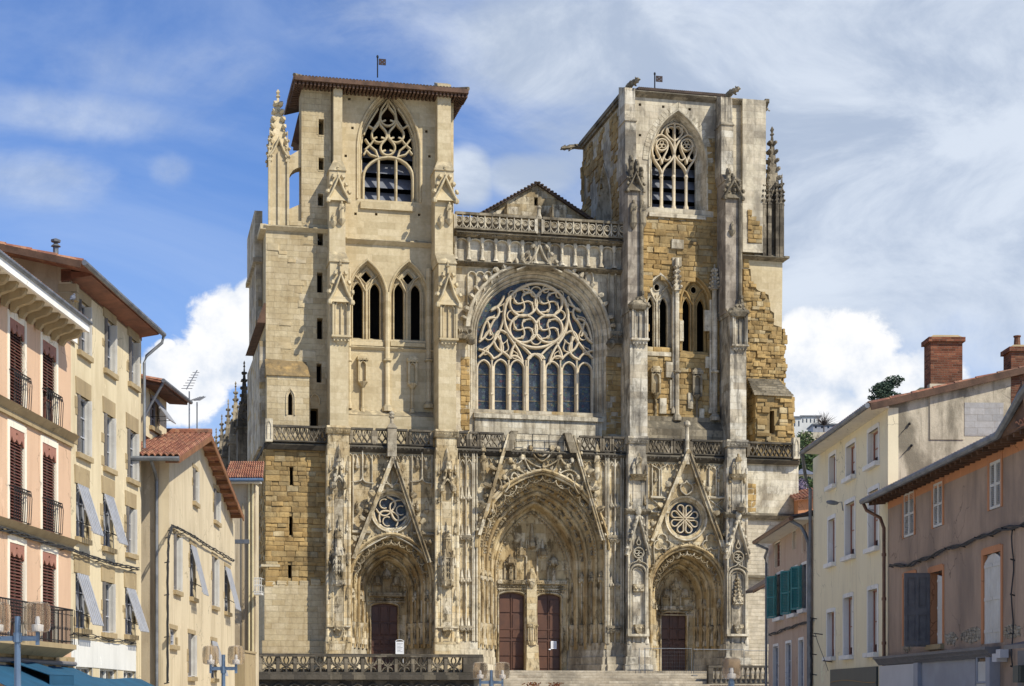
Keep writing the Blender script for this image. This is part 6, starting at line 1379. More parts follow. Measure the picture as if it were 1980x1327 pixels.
# left terrace balustrade
w = 7.2; x0, x1 = X(492, w), X(932, w); zt, zb = Z(1266, 700, w), Z(1303, 700, w)
TF = TE
mb = MB(); mb.box(x0, x1, w - .2, w + .32, zt - .14, zt + .04); mb.box(x0, x1, w - .15, w + .35, zb - .06, zb + .1); 
n = 12
r_ = TE.root('terrace_balustrade', 'long dark stone balustrade of leafy panels along the terrace left of the steps', 'balustrade')
r_.location.z = -1.6
ob = TE.part('rail', mb, [MT['black']], r_)
for i in range(n):
    q = MB(); motif_leafy(q, x0 + .35 + (x1 - x0 - 1.6) * i / n, x0 + .35 + (x1 - x0 - 1.6) * (i + 1) / n, zb + .08, zt - .14, w - .02, .2, .1); TE.part('panel', q, [MT['sooty']], r_)
q = MB(); q.box(x1 - 1.2, x1 + .04, w - .16, w + .3, zb, zt - .1); q.box(x0 - .05, x0 + .35, w - .16, w + .3, zb, zt - .1); TE.part('post', q, [MT['sooty']], r_)
q = MB(); q.box(x0, x1 - .5, w - .6, w, -1.6, zb - .3); q.box(x0 - .05, x1, w - .4, w + .45, zb - .35, zb - .06)
m_ = 14
for i in range(m_):
    a = x0 + (x1 - .6 - x0) * i / m_; b = x0 + (x1 - .6 - x0) * (i + 1) / m_; q.rib(arch(a + .08, b - .08, zb - 1.1, zb - .6, zb - 2.5, 6), .12, w - .02, w + .22); q.rib(arch(a + .3, b - .3, zb - 1.2, zb - .85, zb - 2.5, 5), .08, w - .02, w + .12)
TE.part('retaining_wall', q, [MT['black']], r_)
# right balustrade with turned balusters
w = 6.0; x0, x1 = X(1368, w), X(1500, w); zt, zb = Z(1287, 1425, w), Z(1322, 1425, w)
r2_ = TE.root('terrace_balustrade', 'short dark stone balustrade with closely set balusters right of the steps', 'balustrade')
q = MB(); q.box(x0, x1, w - .18, w + .22, zt - .14, zt); q.box(x0, x1, w - .18, w + .22, zb - .1, zb + .04); q.box(x0, x0 + .3, w - .16, w + .2, zb, zt - .1); q.box(x0 + .05, x1, w - .3, w + .3, -1.6, zb - .1); TE.part('rail', q, [MT['black']], r2_)
for i in range(13):
    x = x0 + .55 + i * .33; q = MB(); h = zt - zb - .18; q.lathe(x, w, zb + .04, [(.1, 0), (.1, h * .1), (.05, h * .16), (.11, h * .42), (.06, h * .7), (.05, h * .8), (.1, h * .9), (.1, h)], 8); TE.part('baluster', q, [MT['sooty']], r2_)
# mesh fence panels in front of the right portal
def fence(px0, px1, y0, y1, w, label):
    r = TE.root('site_fence', label, 'fence panel', 'wire fence panels before the right portal'); a, b = X(px0, w), X(px1, w); zt = Z(y0, (px0 + px1) / 2, w); zb = Z(y1, (px0 + px1) / 2, w)
    q = MB(); q.tube([(a, w, zb), (a, w, zt), (b, w, zt), (b, w, zb)], .022, 6); q.tube([(a, w, zb + .15), (b, w, zb + .15)], .018, 5); TE.part('frame', q, [MT['zinc']], r)
    q = MB()
    nv = int((b - a) / .16)
    for i in range(1, nv): q.tube([(a + (b - a) * i / nv, w, zb + .1), (a + (b - a) * i / nv, w, zt)], .0035, 3)
    for i in range(1, 8): q.tube([(a, w, zb + (zt - zb) * i / 8), (b, w, zb + (zt - zb) * i / 8)], .0035, 3)
    TE.part('wire_mesh', q, [MT['zinc']], r)
    q = MB(); q.box(a - .15, a + .15, w - .35, w + .35, zb - .12, zb); TE.part('foot', q, [MT['zinc']], r)
fence(1236, 1246, 1253, 1308, 4.4, 'narrow end-on wire fence panel at the left foot of the right portal')
fence(1248, 1337, 1254, 1309, 4.6, 'wide wire fence panel standing before the right portal door')
fence(1341, 1438, 1256, 1306, 4.6, 'wire fence panel right of the portal behind the short balustrade')
fence(1440, 1486, 1258, 1306, 4.6, 'rightmost wire fence panel, against the pale wall by the pink house')
# boards and notices
w = 4.0; r = TE.root('notice_board', 'white freestanding notice board beside the left portal door', 'notice board')
a, b, c, d = CA.rect(765, 781, 1241, 1265, w); q = MB(); q.box(a, b, w - .04, w, c, d); q.rib(arch(a, b, d, d + .12, None, 5), .04, w - .04, w); q.tube([(a + .05, w - .02, GZ), (a + .05, w - .02, c)], .02, 5); q.tube([(b - .05, w - .02, GZ), (b - .05, w - .02, c)], .02, 5); TE.part('board', q, [MT['white']], r)
q = MB(); 
for i in range(7): q.box(a + .08, b - .08 - .06 * (i % 3), w + .001, w + .004, d - .12 - i * .085, d - .10 - i * .085)
MT['ink'] = plain('grey print', (.12, .12, .13), .8, 0, 0, 1, 0); TE.part('printed_text', q, [MT['ink']], r)
w = -.30; q = MB(); a, b, c, d = CA.rect(1065, 1076, 1240, 1255, w); q.box(a, b, w, w + .03, c, d)
MT['paper'] = plain('white paper', (.8, .8, .8), .8, 0, 0, 1, 0)
for i in range(6): q.box(a + .04, b - .04, w + .03, w + .033, d - .08 - i * .07, d - .065 - i * .07, 1)
top('notice', q, ['paper', 'ink'], 'white paper notice pinned to the right leaf of the central door', 'notice')
w = -.30; q = MB(); a, b, c, d = CA.rect(1061, 1065, 1255, 1257, w); q.box(a, b, w, w + .03, c, d); top('lock_plate', q, ['paper'], 'tiny pale plate on the central door just below the paper notice', 'door plate')
# ================================================================== HOUSES
def plaster(name, c, dirt=0.3, dc=None, bump=.25, patch=None, lo=.42, hi=.72):
    m, nt, p = newmat(name)
    co = N(nt, 'ShaderNodeTexCoord').outputs['Object']; dc = dc or tuple(x * .5 for x in c)
    a = noise(nt, vmul(nt, co, (1, 1, .45)), .55, 6, .62, .3); b = noise(nt, vmul(nt, co, (2.6, 2.6, .16)), 1.0, 5, .6)
    cc = mix(nt, M_(nt, 'MULTIPLY', rng(nt, a, lo, hi), dirt), c, dc)
    cc = mix(nt, M_(nt, 'MULTIPLY', rng(nt, b, .5, .8), dirt * 1.1), cc, dc)
    cc = mix(nt, rng(nt, noise(nt, co, 14, 5, .7), .3, .75, 0, .12), cc, dc)
    ck = N(nt, 'ShaderNodeTexVoronoi', {'Vector': N(nt, 'ShaderNodeVectorMath', {0: co, 1: N(nt, 'ShaderNodeTexNoise', {'Vector': co, 'Scale': 1.3, 'Detail': 6}).outputs['Color']}, operation='ADD').outputs[0], 'Scale': .55}, feature='DISTANCE_TO_EDGE').outputs['Distance']
    cc = mix(nt, M_(nt, 'MULTIPLY', rng(nt, ck, .004, .010, .7, 0), rng(nt, noise(nt, co, .4, 2), .5, .58)), cc, tuple(x * .35 for x in c))
    cc = mix(nt, rng(nt, noise(nt, vmul(nt, co, (1, 1, .8)), .8, 8, .7), .60, .63, 0, .45), cc, tuple(min(.85, x * 1.18 + .02) for x in c))
    cc = mix(nt, rng(nt, noise(nt, vmul(nt, co, (5, 5, .3)), 1.0, 6, .65), .56, .70, 0, .45), cc, tuple(x * .8 for x in dc))
    if patch: cc = mix(nt, rng(nt, noise(nt, vmul(nt, co, (1, 1, 1)), 2.2, 7, .75), .655, .675, 0, .85), cc, patch)
    nt.links.new(cc, p.inputs['Base Color']); p.inputs['Roughness'].default_value = .9; p.inputs['Specular IOR Level'].default_value = .2
    h = M_(nt, 'ADD', M_(nt, 'MULTIPLY', noise(nt, co, 22, 5, .7), .4), noise(nt, co, 1.6, 4, .5))
    nt.links.new(N(nt, 'ShaderNodeBump', {'Height': h, 'Strength': bump, 'Distance': .03}).outputs[0], p.inputs['Normal'])
    return m
MT['pink'] = plaster('apricot render', (.60, .405, .26), .5, (.47, .30, .19)); MT['beige'] = plaster('cream render', (.63, .53, .34), .6, (.43, .34, .20), .25, (.50, .42, .28)); MT['sand'] = plaster('sand render', (.60, .50, .33), .65, (.38, .30, .185), .25, (.48, .40, .27))
MT['shadewall'] = plaster('shade toned sand render', (.45, .37, .25), .8, (.24, .18, .11), .5); MT['lemon'] = plaster('pale yellow render', (.80, .70, .47), .35, (.60, .51, .34), .3, (.52, .44, .30))  # shadewall: shade painted into the render as a darker sand tone
MT['mauve'] = plaster('mauve brown render', (.41, .295, .21), .8, (.22, .165, .125), .6, (.33, .255, .19), .38, .66); MT['rose'] = plaster('dusty rose render', (.50, .375, .28), .8, (.38, .26, .19), .3)
MT['rough'] = plaster('bare rough render', (.58, .50, .36), .85, (.17, .145, .10), 1.0, None, .44, .58); MT['orange'] = plaster('orange surround', (.52, .235, .11), .5, (.36, .17, .09)); MT['trim'] = plaster('pale window surround', (.78, .70, .55), .15)
MT['wtrim'] = plaster('white surround', (.80, .77, .70), .4, (.48, .45, .38)); MT['sandst'] = plaster('sandstone block', (.38, .29, .16), .7, (.24, .18, .10), .8); MT['whitewall'] = plaster('white wall', (.68, .665, .60), .25)
MT['brownpaint'] = plain('brown shutter paint', (.13, .048, .03), .6, 0, .15, 5, .05); MT['brownwood'] = plain('pink brown fretwork', (.34, .155, .105), .7, 0, .1, 5, .05); MT['greywood'] = plain('grey shutter paint', (.17, .16, .155), .6, 0, .12, 4, .1)
MT['whitewood'] = plain('chipped white shutters', (.60, .58, .52), .75, 0, .16, 1.3, .1, (.50, .47, .41)); MT['green'] = plain('teal shutter paint', (.03, .20, .19), .5, 0, .12, 4, .05); MT['mullion'] = plain('grey window frame', (.42, .43, .46), .6, 0, .12, 5, .05)
MT['soffit'] = plain('reddish soffit boards', (.22, .085, .045), .7, 0, .2, 2, .1); MT['blue'] = plain('blue awning canvas', (.01, .075, .14), .85, 0, .12, 1.5, .1); MT['copper'] = plain('brown downpipe', (.20, .105, .065), .45, .5, .2, 3, .05)
MT['brick'] = stone('red chimney brick', [(0, (.11, .04, .022)), (.5, (.22, .075, .04)), (1, (.31, .13, .07))], .24, .075, .5, (.07, .045, .03), .7, .7, top=.3, streak=.3); MT['block'] = stone('concrete block', [(0, (.36, .35, .33)), (1, (.5, .48, .45))], .5, .22, .2, (.2, .19, .17), .3, .5)
MT['panel'] = plain('pale grey shop panel', (.50, .50, .51), .5, 0, .05, .8, .05); MT['panel2'] = plain('grey shop board', (.33, .34, .37), .6, 0, .1, .8, .1); MT['sign'] = plain('dark green signboard', (.055, .065, .06), .5, 0, .1, 2, 0); MT['gold'] = plain('ochre line', (.35, .2, .06), .6, 0, 0, 1, 0)
MT['slatgrey'] = plain('grey metal slats', (.40, .41, .43), .5, .1, .1, 4, 0)
MT['steel'] = plain('blue grey post paint', (.13, .19, .27), .4, .3, .1, 4, 0); MT['cable'] = plain('black cable', (.03, .03, .03), .7, 0, 0, 1, 0); MT['yellowpipe'] = plain('cream pipe paint', (.6, .5, .28), .5, 0, .1, 3, 0)
MT['interior'] = plain('dark room', (.02, .018, .016), .9, 0, 0, 1, 0); MT['redwood'] = plain('dark red reveal', (.12, .035, .02), .8, 0, .1, 2, 0)
def hp(F, name, mb, mats, parent, label=None): return F.part(name, mb, [MT[k] for k in (mats if isinstance(mats, (list, tuple)) else [mats])], parent, 35, label)
def louvre_leaf(mb, p0, du, dz, dw, wid, hgt, n, m=0, th=.04): # slatted leaf spanned by du (width), up dz ; vectors in (u,w,z)
    p0 = Vector(p0); U = Vector(du).normalized(); V = Vector(dz).normalized(); W = U.cross(V).normalized()
    def slab(a, b, c, d, t0, t1): q = [p0 + U * x + V * y + W * t for t in (t0, t1) for x, y in ((a, c), (b, c), (b, d), (a, d))]; mb.hexa(q, m)
    f = .07
    slab(0, f, 0, hgt, 0, th); slab(wid - f, wid, 0, hgt, 0, th); slab(f, wid - f, 0, f, 0, th); slab(f, wid - f, hgt - f, hgt, 0, th); slab(f, wid - f, hgt * .48, hgt * .48 + f, 0, th)
    for i in range(n):
        y = f + (hgt - 2 * f) * (i + .2) / n; h = (hgt - 2 * f) / n * 1.02
        q = [p0 + U * x + V * (y + dy) + W * t for x, dy, t in ((f, 0, th), (wid - f, 0, th), (wid - f, 0, th - .01), (f, 0, th - .01), (f, h, .005), (wid - f, h, .005), (wid - f, h, -.005), (f, h, -.005))]; mb.hexa(q, m)
def hwin(F, par, r, kind='casement', sill='sandst', frame='mullion', rev=.12, surround=None, sw=.12, lintel=None, bars=2, shutter=None, open_=.75, guard=False, arched=0, ns=18, sillp=.12, label=None):
    x0, x1, z0, z1 = r; W = x1 - x0; H = z1 - z0
    mb = MB(); f = .06
    mb.box(x0, x0 + f, -rev - .05, -rev + .02, z0, z1); mb.box(x1 - f, x1, -rev - .05, -rev + .02, z0, z1); mb.box(x0, x1, -rev - .05, -rev + .02, z1 - f, z1); mb.box(x0, x1, -rev - .05, -rev + .02, z0, z0 + f); mb.box((x0 + x1) / 2 - .04, (x0 + x1) / 2 + .04, -rev - .05, -rev + .03, z0, z1)
    for i in range(1, bars + 1): z = z0 + H * i / (bars + 1); mb.box(x0 + f, x1 - f, -rev - .045, -rev, z - .018, z + .018)
    wn = hp(F, 'window', mb, frame, par, label)
    q = MB(); q.box(x0 - .02, x1 + .02, -rev - .07, -rev - .035, z0 - .02, z1 + .02); hp(F, 'pane', q, 'glassd', wn)
    if kind == 'curtained': q = MB(); q.box(x0 + f, x1 - f, -rev - .034, -rev - .03, z0 + .3, z1 - f); hp(F, 'curtain', q, 'whitewood', wn)
    if sill: q = MB(); q.box(x0 - .14, x1 + .14, -.05, sillp, z0 - .16, z0 - .004); hp(F, 'sill', q, sill, wn)
    if surround:
        q = MB()
        for a, b, c, d in ((x0 - sw, x0, z0 - .0, z1 + sw), (x1, x1 + sw, z0 - .0, z1 + sw), (x0, x1, z1, z1 + sw * 1.2)): q.box(a, b, -.05, .025, c, d)
        for a in (x0 - .004, x1 - .004): q.box(a, a + .008, -rev + .02, .02, z0, z1)
        hp(F, 'surround', q, surround, wn)
    if lintel:
        q = MB(); q.hexa([(x0 - .16, -.05, z1), (x1 + .16, -.05, z1), (x1 + .16, .03, z1), (x0 - .16, .03, z1), (x0 - .2, -.05, z1 + lintel), (x1 + .18, -.05, z1 + lintel), (x1 + .18, .03, z1 + lintel), (x0 - .2, .03, z1 + lintel)])
        for i in range(5):
            z = z0 + (H - .4) * random.random(); s = random.choice((-1, 1)); a = x1 if s > 0 else x0; l = random.uniform(.12, .4); q.box(min(a, a + s * l), max(a, a + s * l), -.04, .018, z, z + random.uniform(.2, .4))
        hp(F, 'lintel', q, 'sandst', wn)
    if shutter == 'awning': # slatted panel hinged at the head and propped open
        q = MB(); t = open_ ; a = math.asin(min(.95, t / H)); L = H * .97; n = 5
        p = lambda s, l: (s, .03 + l * math.sin(a), z1 - .03 - l * math.cos(a))
        for i in range(n + 1): s0 = x0 + .02 + (W - .04) * i / (n + 1); s1 = s0 + (W - .04) / (n + 1) - .075; A, B = p(s0, 0), p(s0, L); q.hexa([(s0, A[1], A[2]), (s1, A[1], A[2]), (s1, A[1] + .03, A[2] + .02), (s0, A[1] + .03, A[2] + .02), (s0, B[1], B[2]), (s1, B[1], B[2]), (s1, B[1] + .03, B[2] + .02), (s0, B[1] + .03, B[2] + .02)])
        for l in (.12, L * .5, L - .12): A = p(x0 + .02, l); q.box(x0 + .02, x1 - .02, A[1] - .03, A[1] + .01, A[2] - .035, A[2] + .035)
        hp(F, 'shutter', q, 'slatgrey', wn); q = MB(); q.tube([(x0 + .1, 0, z0 + H * .3), p(x0 + .1, L * .85)], .012, 4); q.tube([(x1 - .1, 0, z0 + H * .3), p(x1 - .1, L * .85)], .012, 4); hp(F, 'stay', q, 'iron', wn)
    if shutter == 'folded': # narrow metal leaves folded into the reveal
        for x, s in ((x1 - .02, 1), (x0 + .02, -1)):
            q = MB(); 
            for k in range(2 if s > 0 else 1): louvre_leaf(q, (x - s * .05 * k, -rev, z0 + .03), (0, 1, 0), (0, 0, 1), 0, rev + .1, H - .06, ns, 0, .02)
            hp(F, 'shutter', q, 'whitewood' if s > 0 else 'greywood', wn)
    if shutter == 'blind': # brown slatted blind under a fretwork pelmet
        q = MB(); zb = z0 + H * (1 - open_); n = int((z1 - zb) / .085)
        for i in range(n): z = zb + (z1 - zb) * i / n; q.hexa([(x0 + .02, -.03, z), (x1 - .02, -.03, z), (x1 - .02, -.018, z), (x0 + .02, -.018, z), (x0 + .02, -.07, z + .055), (x1 - .02, -.07, z + .055), (x1 - .02, -.058, z + .055), (x0 + .02, -.058, z + .055)])
        hp(F, 'blind', q, 'brownpaint', wn)
        q = MB(); c = (x0 + x1) / 2; ph = .42; pts = [(x0, z1), (x1, z1), (x1, z1 - ph)]
        pts += [(x1 - W * t, z1 - ph * (.55 + .45 * abs(math.cos(t * PI * 3)) ** 1.0 * (1 if t < .12 or t > .88 else .75))) for t in [i / 24 for i in range(1, 24)]] + [(x0, z1 - ph)]
        q.plate(pts, [[(c - .07, z1 - .12), (c, z1 - .08), (c + .07, z1 - .12), (c, z1 - .24)]], -.03, .01); hp(F, 'pelmet', q, 'brownwood', wn)
    if guard:
        q = MB(); a, b = x0 - .06, x1 + .12; z = z0; t = .15; h = .95
        q.tube([(a, 0, z + h), (a, t, z + h), (b, t, z + h), (b, 0, z + h)], .018, 5); q.tube([(a, 0, z + .06), (a, t, z + .06), (b, t, z + .06), (b, 0, z + .06)], .014, 5)
        for i in range(9): x = a + (b - a) * i / 8; q.tube([(x, t, z + .06), (x, t + .02, z + h * .45), (x, t + .035, z + h * .8), (x, t, z + h)], .011, 4)
        for i in range(8): x = a + (b - a) * (i + .5) / 8; q.rib(arch(x - .05, x + .05, z + h * .85, z + h * .93, None, 3), .012, t, t + .02)
        hp(F, 'window_guard', q, 'iron', wn)
    if shutter in ('closed', 'closedlouvre'):
        for k in (0, 1):
            q = MB(); a = x0 + W * .5 * k + .01
            if shutter == 'closedlouvre': louvre_leaf(q, (a, -.04, z0 + .02), (1, 0, 0), (0, 0, 1), 0, W / 2 - .02, H - .04, ns, 0, -.05)
            else:
                zt = lambda x: z1 - arched * (1 - math.sin(PI * min(1, max(0, (x - x0) / W)))) if arched else z1
                q.plate([(a, z0), (a, zt(a))] + [(a + (W / 2 - .02) * t, zt(a + (W / 2 - .02) * t)) for t in (.25, .5, .75)] + [(a + W / 2 - .02, zt(a + W / 2 - .02)), (a + W / 2 - .02, z0)], [], -.06, -.02)
                for t in (.12, .48, .85): q.box(a + .02, a + W / 2 - .04, -.02, .0, z0 + H * t, z0 + H * t + .09)
                for t in (.33, .66): q.box(a + W * .5 * t, a + W * .5 * t + .01, -.02, -.012, z0, z1 - arched)
            hp(F, 'shutter', q, 'whitewood', wn)
    return wn
def tiles(F, par, p00, p10, p01, p11, nu, nv, mat='tile', name='roof', r=.09, thick=.06): # p00-p10 eave, p01-p11 ridge; (u,w,z)
    mb = MB(); P0, P1, P2, P3 = map(Vector, (p00, p10, p01, p11))
    def pt(s, t): return P0.lerp(P1, s).lerp(P2.lerp(P3, s), t)
    nrm = (P1 - P0).cross(P2 - P0).normalized()
    if nrm.z < 0: nrm = -nrm
    for j in range(nv):
        seg = []
        for i in range(nu * 4 + 1):
            s = i / (nu * 4); hgt = abs(math.sin(PI * s * nu)) ** .7 * r
            seg.append((pt(s, j / nv) + nrm * (hgt + .035), pt(s, min(1, (j + 1.12) / nv)) + nrm * hgt))
        vs = [v for a in seg for v in a] + [a[0] - nrm * (.05) for a in seg]; L = len(seg)
        fs = [(2 * i, 2 * i + 2, 2 * i + 3, 2 * i + 1) for i in range(L - 1)] + [(2 * L + i, 2 * L + i + 1, 2 * i + 2, 2 * i) for i in range(L - 1)]
        mb.add(vs, fs)
    k = nrm * thick
    mb.hexa([P0 - k, P1 - k, P3 - k, P2 - k, P0, P1, P3, P2])
    return hp(F, name, mb, mat, par)
def gutter(F, par, pts, r=.08, mat='zinc'): mb = MB(); mb.tube(pts, r, 8); return hp(F, 'gutter', mb, mat, par)
def pipe(F, par, pts, r=.05, mat='zinc', rings=()):
    mb = MB(); mb.tube(pts, r, 8)
    for i in rings: q = Vector(pts[-1]).lerp(Vector(pts[-2]), i); mb.tube([q - Vector((0, 0, .05)), q + Vector((0, 0, .05))], r * 1.35, 8)
    return hp(F, 'downpipe', mb, mat, par)
def body(F, par, u0, u1, dep, z0, z1, holes, mat, side='sand', wt=.35, mats=None):
    mb = MB(); hs = [rectp(*h) if len(h) == 4 else h for h in holes]
    mb.plate(rectp(u0, u1, z0, z1), hs, -wt, 0); hp(F, 'wall', mb, mat, par)
    mb = MB(); mb.box(u0, u0 + .3, -dep, -wt, z0, z1); mb.box(u1 - .3, u1, -dep, -wt, z0, z1); mb.box(u0 + .3, u1 - .3, -dep, -dep + .3, z0, z1); mb.box(u0 + .3, u1 - .3, -dep + .3, -wt, z1 - .2, z1 - .02)
    hp(F, 'side_wall', mb, side, par)
# ------------------------------------------------------------ left row
LF = Frame(-13.3, 50.0, math.atan2(1, .034)); RR = LF.rect
H1 = LF.root('apricot_house', 'apricot coloured house with brown blinds, iron balconies and bracketed white cornice, leftmost of the square', 'house')
u0, u1 = LF.X(-90), LF.X(137); zt = LF.Z(649, 135)
rowsA, rowsB, rowsC = (622, 791), (831, 1013), (1052, 1236)
cols = (17.5, 46.5), (81, 108)
wr_ = []
base_ = {0: rowsA, 1: rowsB, 2: rowsC}
def zrow(py): return LF.Z(py, 32)
for ci, (a, b) in enumerate([(-22, 1e9)] if False else cols):
    for ri, (y0, y1) in base_.items(): wr_.append((LF.X(a), LF.X(b), zrow(y1), zrow(y0), ri, ci))
du = LF.X(95) - LF.X(32)
for ri, (y0, y1) in base_.items(): wr_.append((LF.X(17.5) - du, LF.X(46.5) - du, zrow(y1), zrow(y0), ri, 2))
shopz = LF.Z(1290, 70)
body(LF, H1, u0, u1, 9, -1.6, zt, [w_[:4] for w_ in wr_], 'pink')
for x0, x1, z0, z1, ri, ci in wr_:
    hwin(LF, H1, (x0, x1, z0, z1), sill=None, frame='brownpaint', surround='trim', sw=.17, shutter='blind', open_=.60 if (ri, ci) == (0, 1) else .97 if ri < 2 else .82, guard=ri < 2, bars=2)
mb = MB() # string courses, base fascia and pilaster
for y in (812, 1030):
    z = LF.Z(y + 8, 60); mb.box(u0, u1, -.02, .09, z - .1, z + .05); mb.hexa([(u0, -.02, z + .05), (u1, -.02, z + .05), (u1, .1, z + .05), (u0, .1, z + .05), (u0, -.02, z + .22), (u1, -.02, z + .22), (u1, .28, z + .22), (u0, .28, z + .22)])
hp(LF, 'string_course', mb, 'sandst', H1)
mb = MB(); zb = LF.Z(1243, 70, .4); mb.box(u0, u1 + .0, -.02, .12, zb - 1.1, zb - .3)
for i in range(8): x = u0 + (u1 - u0) * (i + .5) / 8; mb.box(x - .25, x + .25, .1, .18, zb - 1.1, zb - .35)
hp(LF, 'shop_fascia', mb, 'sandst', H1)
mb = MB(); bw_ = .75; be = LF.X(148, .75); mb.box(u0, be, 0, bw_, zb - .12, zb + .02); mb.hexa([(u0, 0, zb - .35), (be - .15, 0, zb - .35), (be - .15, bw_ * .5, zb - .35), (u0, bw_ * .5, zb - .35), (u0, 0, zb - .12), (be - .05, 0, zb - .12), (be - .05, bw_ * .95, zb - .12), (u0, bw_ * .95, zb - .12)])
bal = hp(LF, 'balcony', mb, 'sandst', H1)
mb = MB(); rh = 1.02; e = be - .1
mb.tube([(u0, bw_ - .08, zb + rh), (e, bw_ - .08, zb + rh), (e, 0, zb + rh)], .022, 6); mb.tube([(u0, bw_ - .08, zb + .1), (e, bw_ - .08, zb + .1), (e, 0, zb + .1)], .016, 5); mb.tube([(u0, bw_ - .08, zb + rh - .16), (e, bw_ - .08, zb + rh - .16)], .012, 5)
nb = int((e - u0) / .12)
for i in range(nb + 1): x = u0 + (e - u0) * i / nb; mb.tube([(x, bw_ - .08, zb + .02), (x, bw_ - .08, zb + rh)], .0115, 4)
for i in range(8): mb.tube([(e, i * .12, zb + .02), (e, i * .12, zb + rh)], .0115, 4)
for i in range(int(nb / 2)): x = u0 + (e - u0) * (i + .5) / (nb / 2); mb.rib(drop(x, zb + .45, .035, .09, 90, 4), .014, bw_ - .09, bw_ - .07, True)
hp(LF, 'railing', mb, 'iron', bal)
mb = MB(); cwid = .95; zc_ = LF.Z(640, 150, .5)
mb.box(u0, u1 + .35, -.1, .1, zt - .15, zt + .25, 0); ce = LF.X(170, .8); zf0, zf1 = LF.Z(640, 165, .8), LF.Z(620, 165, .8)
mb.box(u0, ce, .1, .8, zf0 + .02, zf0 + .08, 1); mb.box(u0, ce, .78, .85, zf0 - .0, zf1 - .04, 0); mb.box(u0, ce, -.3, .8, zf1 - .12, zf1 - .05, 0)
hp(LF, 'cornice', mb, ['wtrim', 'trim'], H1)
x = ce - .3; k = 0
while x > u0:
    mb = MB(); pr_ = [(0, zf0 - .42), (.1, zf0 - .45), (.2, zf0 - .30), (.36, zf0 - .24), (.52, zf0 - .2), (.62, zf0 - .12), (.66, zf0 + .02), (0, zf0 + .02)]
    vs = [(x - .09, .05 + a, b) for a, b in pr_] + [(x + .09, .05 + a, b) for a, b in pr_]; n = len(pr_)
    mb.add(vs, [tuple(range(n)), tuple(range(2 * n - 1, n - 1, -1))] + [(i, (i + 1) % n, (i + 1) % n + n, i + n) for i in range(n)]); mb.box(x - .11, x + .11, .02, .7, zf0 - .03, zf0 + .015)
    hp(LF, 'cornice_bracket', mb, 'sandst', H1); x -= .72; k += 1
gutter(LF, H1, [(u0, .88, zf1 - .02), (ce, .88, zf1 - .02)], .07)
tiles(LF, H1, (u0, .8, zf1 + .0), (ce, .8, zf1 + .0), (u0, -4.5, zf1 + 1.2), (ce - .2, -4.5, zf1 + 1.2), 44, 8)
# awnings of the ground floor
def awning(F, par, px0, px1, y, w1, drop_, flaps=0):
    mb = MB(); a, b = F.X(px0, .1), F.X(px1, .1); z = F.Z(y, (px0 + px1) / 2, .1); n = 10
    for i in range(n):
        s0, s1 = a + (b - a) * i / n, a + (b - a) * (i + 1) / n; sag = lambda s: .03 * math.sin(PI * 3 * (s - a) / (b - a))
        mb.hexa([(s0, .1, z + sag(s0) - .02), (s1, .1, z + sag(s1) - .02), (s1, w1, z - drop_ - .02), (s0, w1, z - drop_ - .02), (s0, .1, z + sag(s0)), (s1, .1, z + sag(s1)), (s1, w1, z - drop_), (s0, w1, z - drop_)])
    mb.box(a, b, w1 - .02, w1, z - drop_ - .3, z - drop_); return hp(F, 'awning', mb, 'blue', par)
awning(LF, H1, -90, 141, 1284, 1.7, .75); awning(LF, H1, 10, 60, 1277, 1.3, .4)
mb = MB(); a, b = LF.X(-90, .2), LF.X(145, .2); z = LF.Z(1279, 60, .2); mb.tube([(a, .2, z), (b, .2, z)], .07, 8); hp(LF, 'awning_roller', mb, 'greywood', H1)
# ---- beige house
H2 = LF.root('beige_house', 'beige house with brown stone lintels and several grey shutters propped out, second from left', 'house')
v0, v1 = LF.X(137) + .004, LF.X(273); zt2 = LF.Z(655, 272)
WT = [('A', 151, 172, 585, 684, 0), ('A', 202, 221, 621, 719, 0), ('A', 249, 265, 656, 744, 0), ('A', 149, 172, 768, 880, 0), ('A', 201, 219, 803, 906, 0), ('A', 246, 264, 833, 928, 0),
      ('W', 147, 169, 939, 1041, 1), ('W', 199, 218, 958, 1059, 1), ('A', 244, 260, 981, 1071, 0), ('W', 146, 169, 1110, 1216, 1), ('A', 198, 218, 1126, 1224, 0), ('W', 242, 260, 1138, 1228, 1),
      ('G', 145, 178, 1290, 1345, 0), ('G', 192, 226, 1294, 1345, 0), ('G', 238, 262, 1298, 1345, 0)]
rs = [LF.rect(a, b, y0, y1) for k, a, b, y0, y1, o in WT]
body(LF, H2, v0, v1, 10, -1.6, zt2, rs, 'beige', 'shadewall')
for (k, a, b, y0, y1, o), r in zip(WT, rs):
    if k == 'G': hwin(LF, H2, r, sill=None, frame='whitewall', bars=0)
    elif k == 'W': hwin(LF, H2, r, shutter='awning', lintel=.55, open_=.5)
    else: hwin(LF, H2, r, shutter='folded', lintel=.3 if y1 < 760 else .5)
mb = MB(); lw_ = LF.Z(1243, 205); mb.plate(rectp(v0 + .01, LF.X(262), -1.6, lw_), [rectp(*r) for r in rs[-3:]], -.05, .02); hp(LF, 'white_base', mb, 'whitewall', H2)
e0, e1 = LF.X(156, .65), v1 + .1; ze = LF.Z(637, 303, .65); rp = 7.0; hz_ = ze + rp * .24
mb = MB(); mb.plate([(0, 0)] , [], 0, 0) if False else None
mb.hexa([(e0, .65, ze - .06), (e1, .65, ze - .06), (e1, -.0, ze + .1), (e0, -.0, ze + .1), (e0, .65, ze - .02), (e1, .65, ze - .02), (e1, 0, ze + .14), (e0, 0, ze + .14)])
mb.hexa([(v0, .0, zt2 - .05), (e1, .0, zt2 - .05), (e1, -.3, zt2 - .05), (v0, -.3, zt2 - .05), (v0, .0, ze + .1), (e1, .0, ze + .1), (e1, -.3, ze + .1), (v0, -.3, ze + .1)])
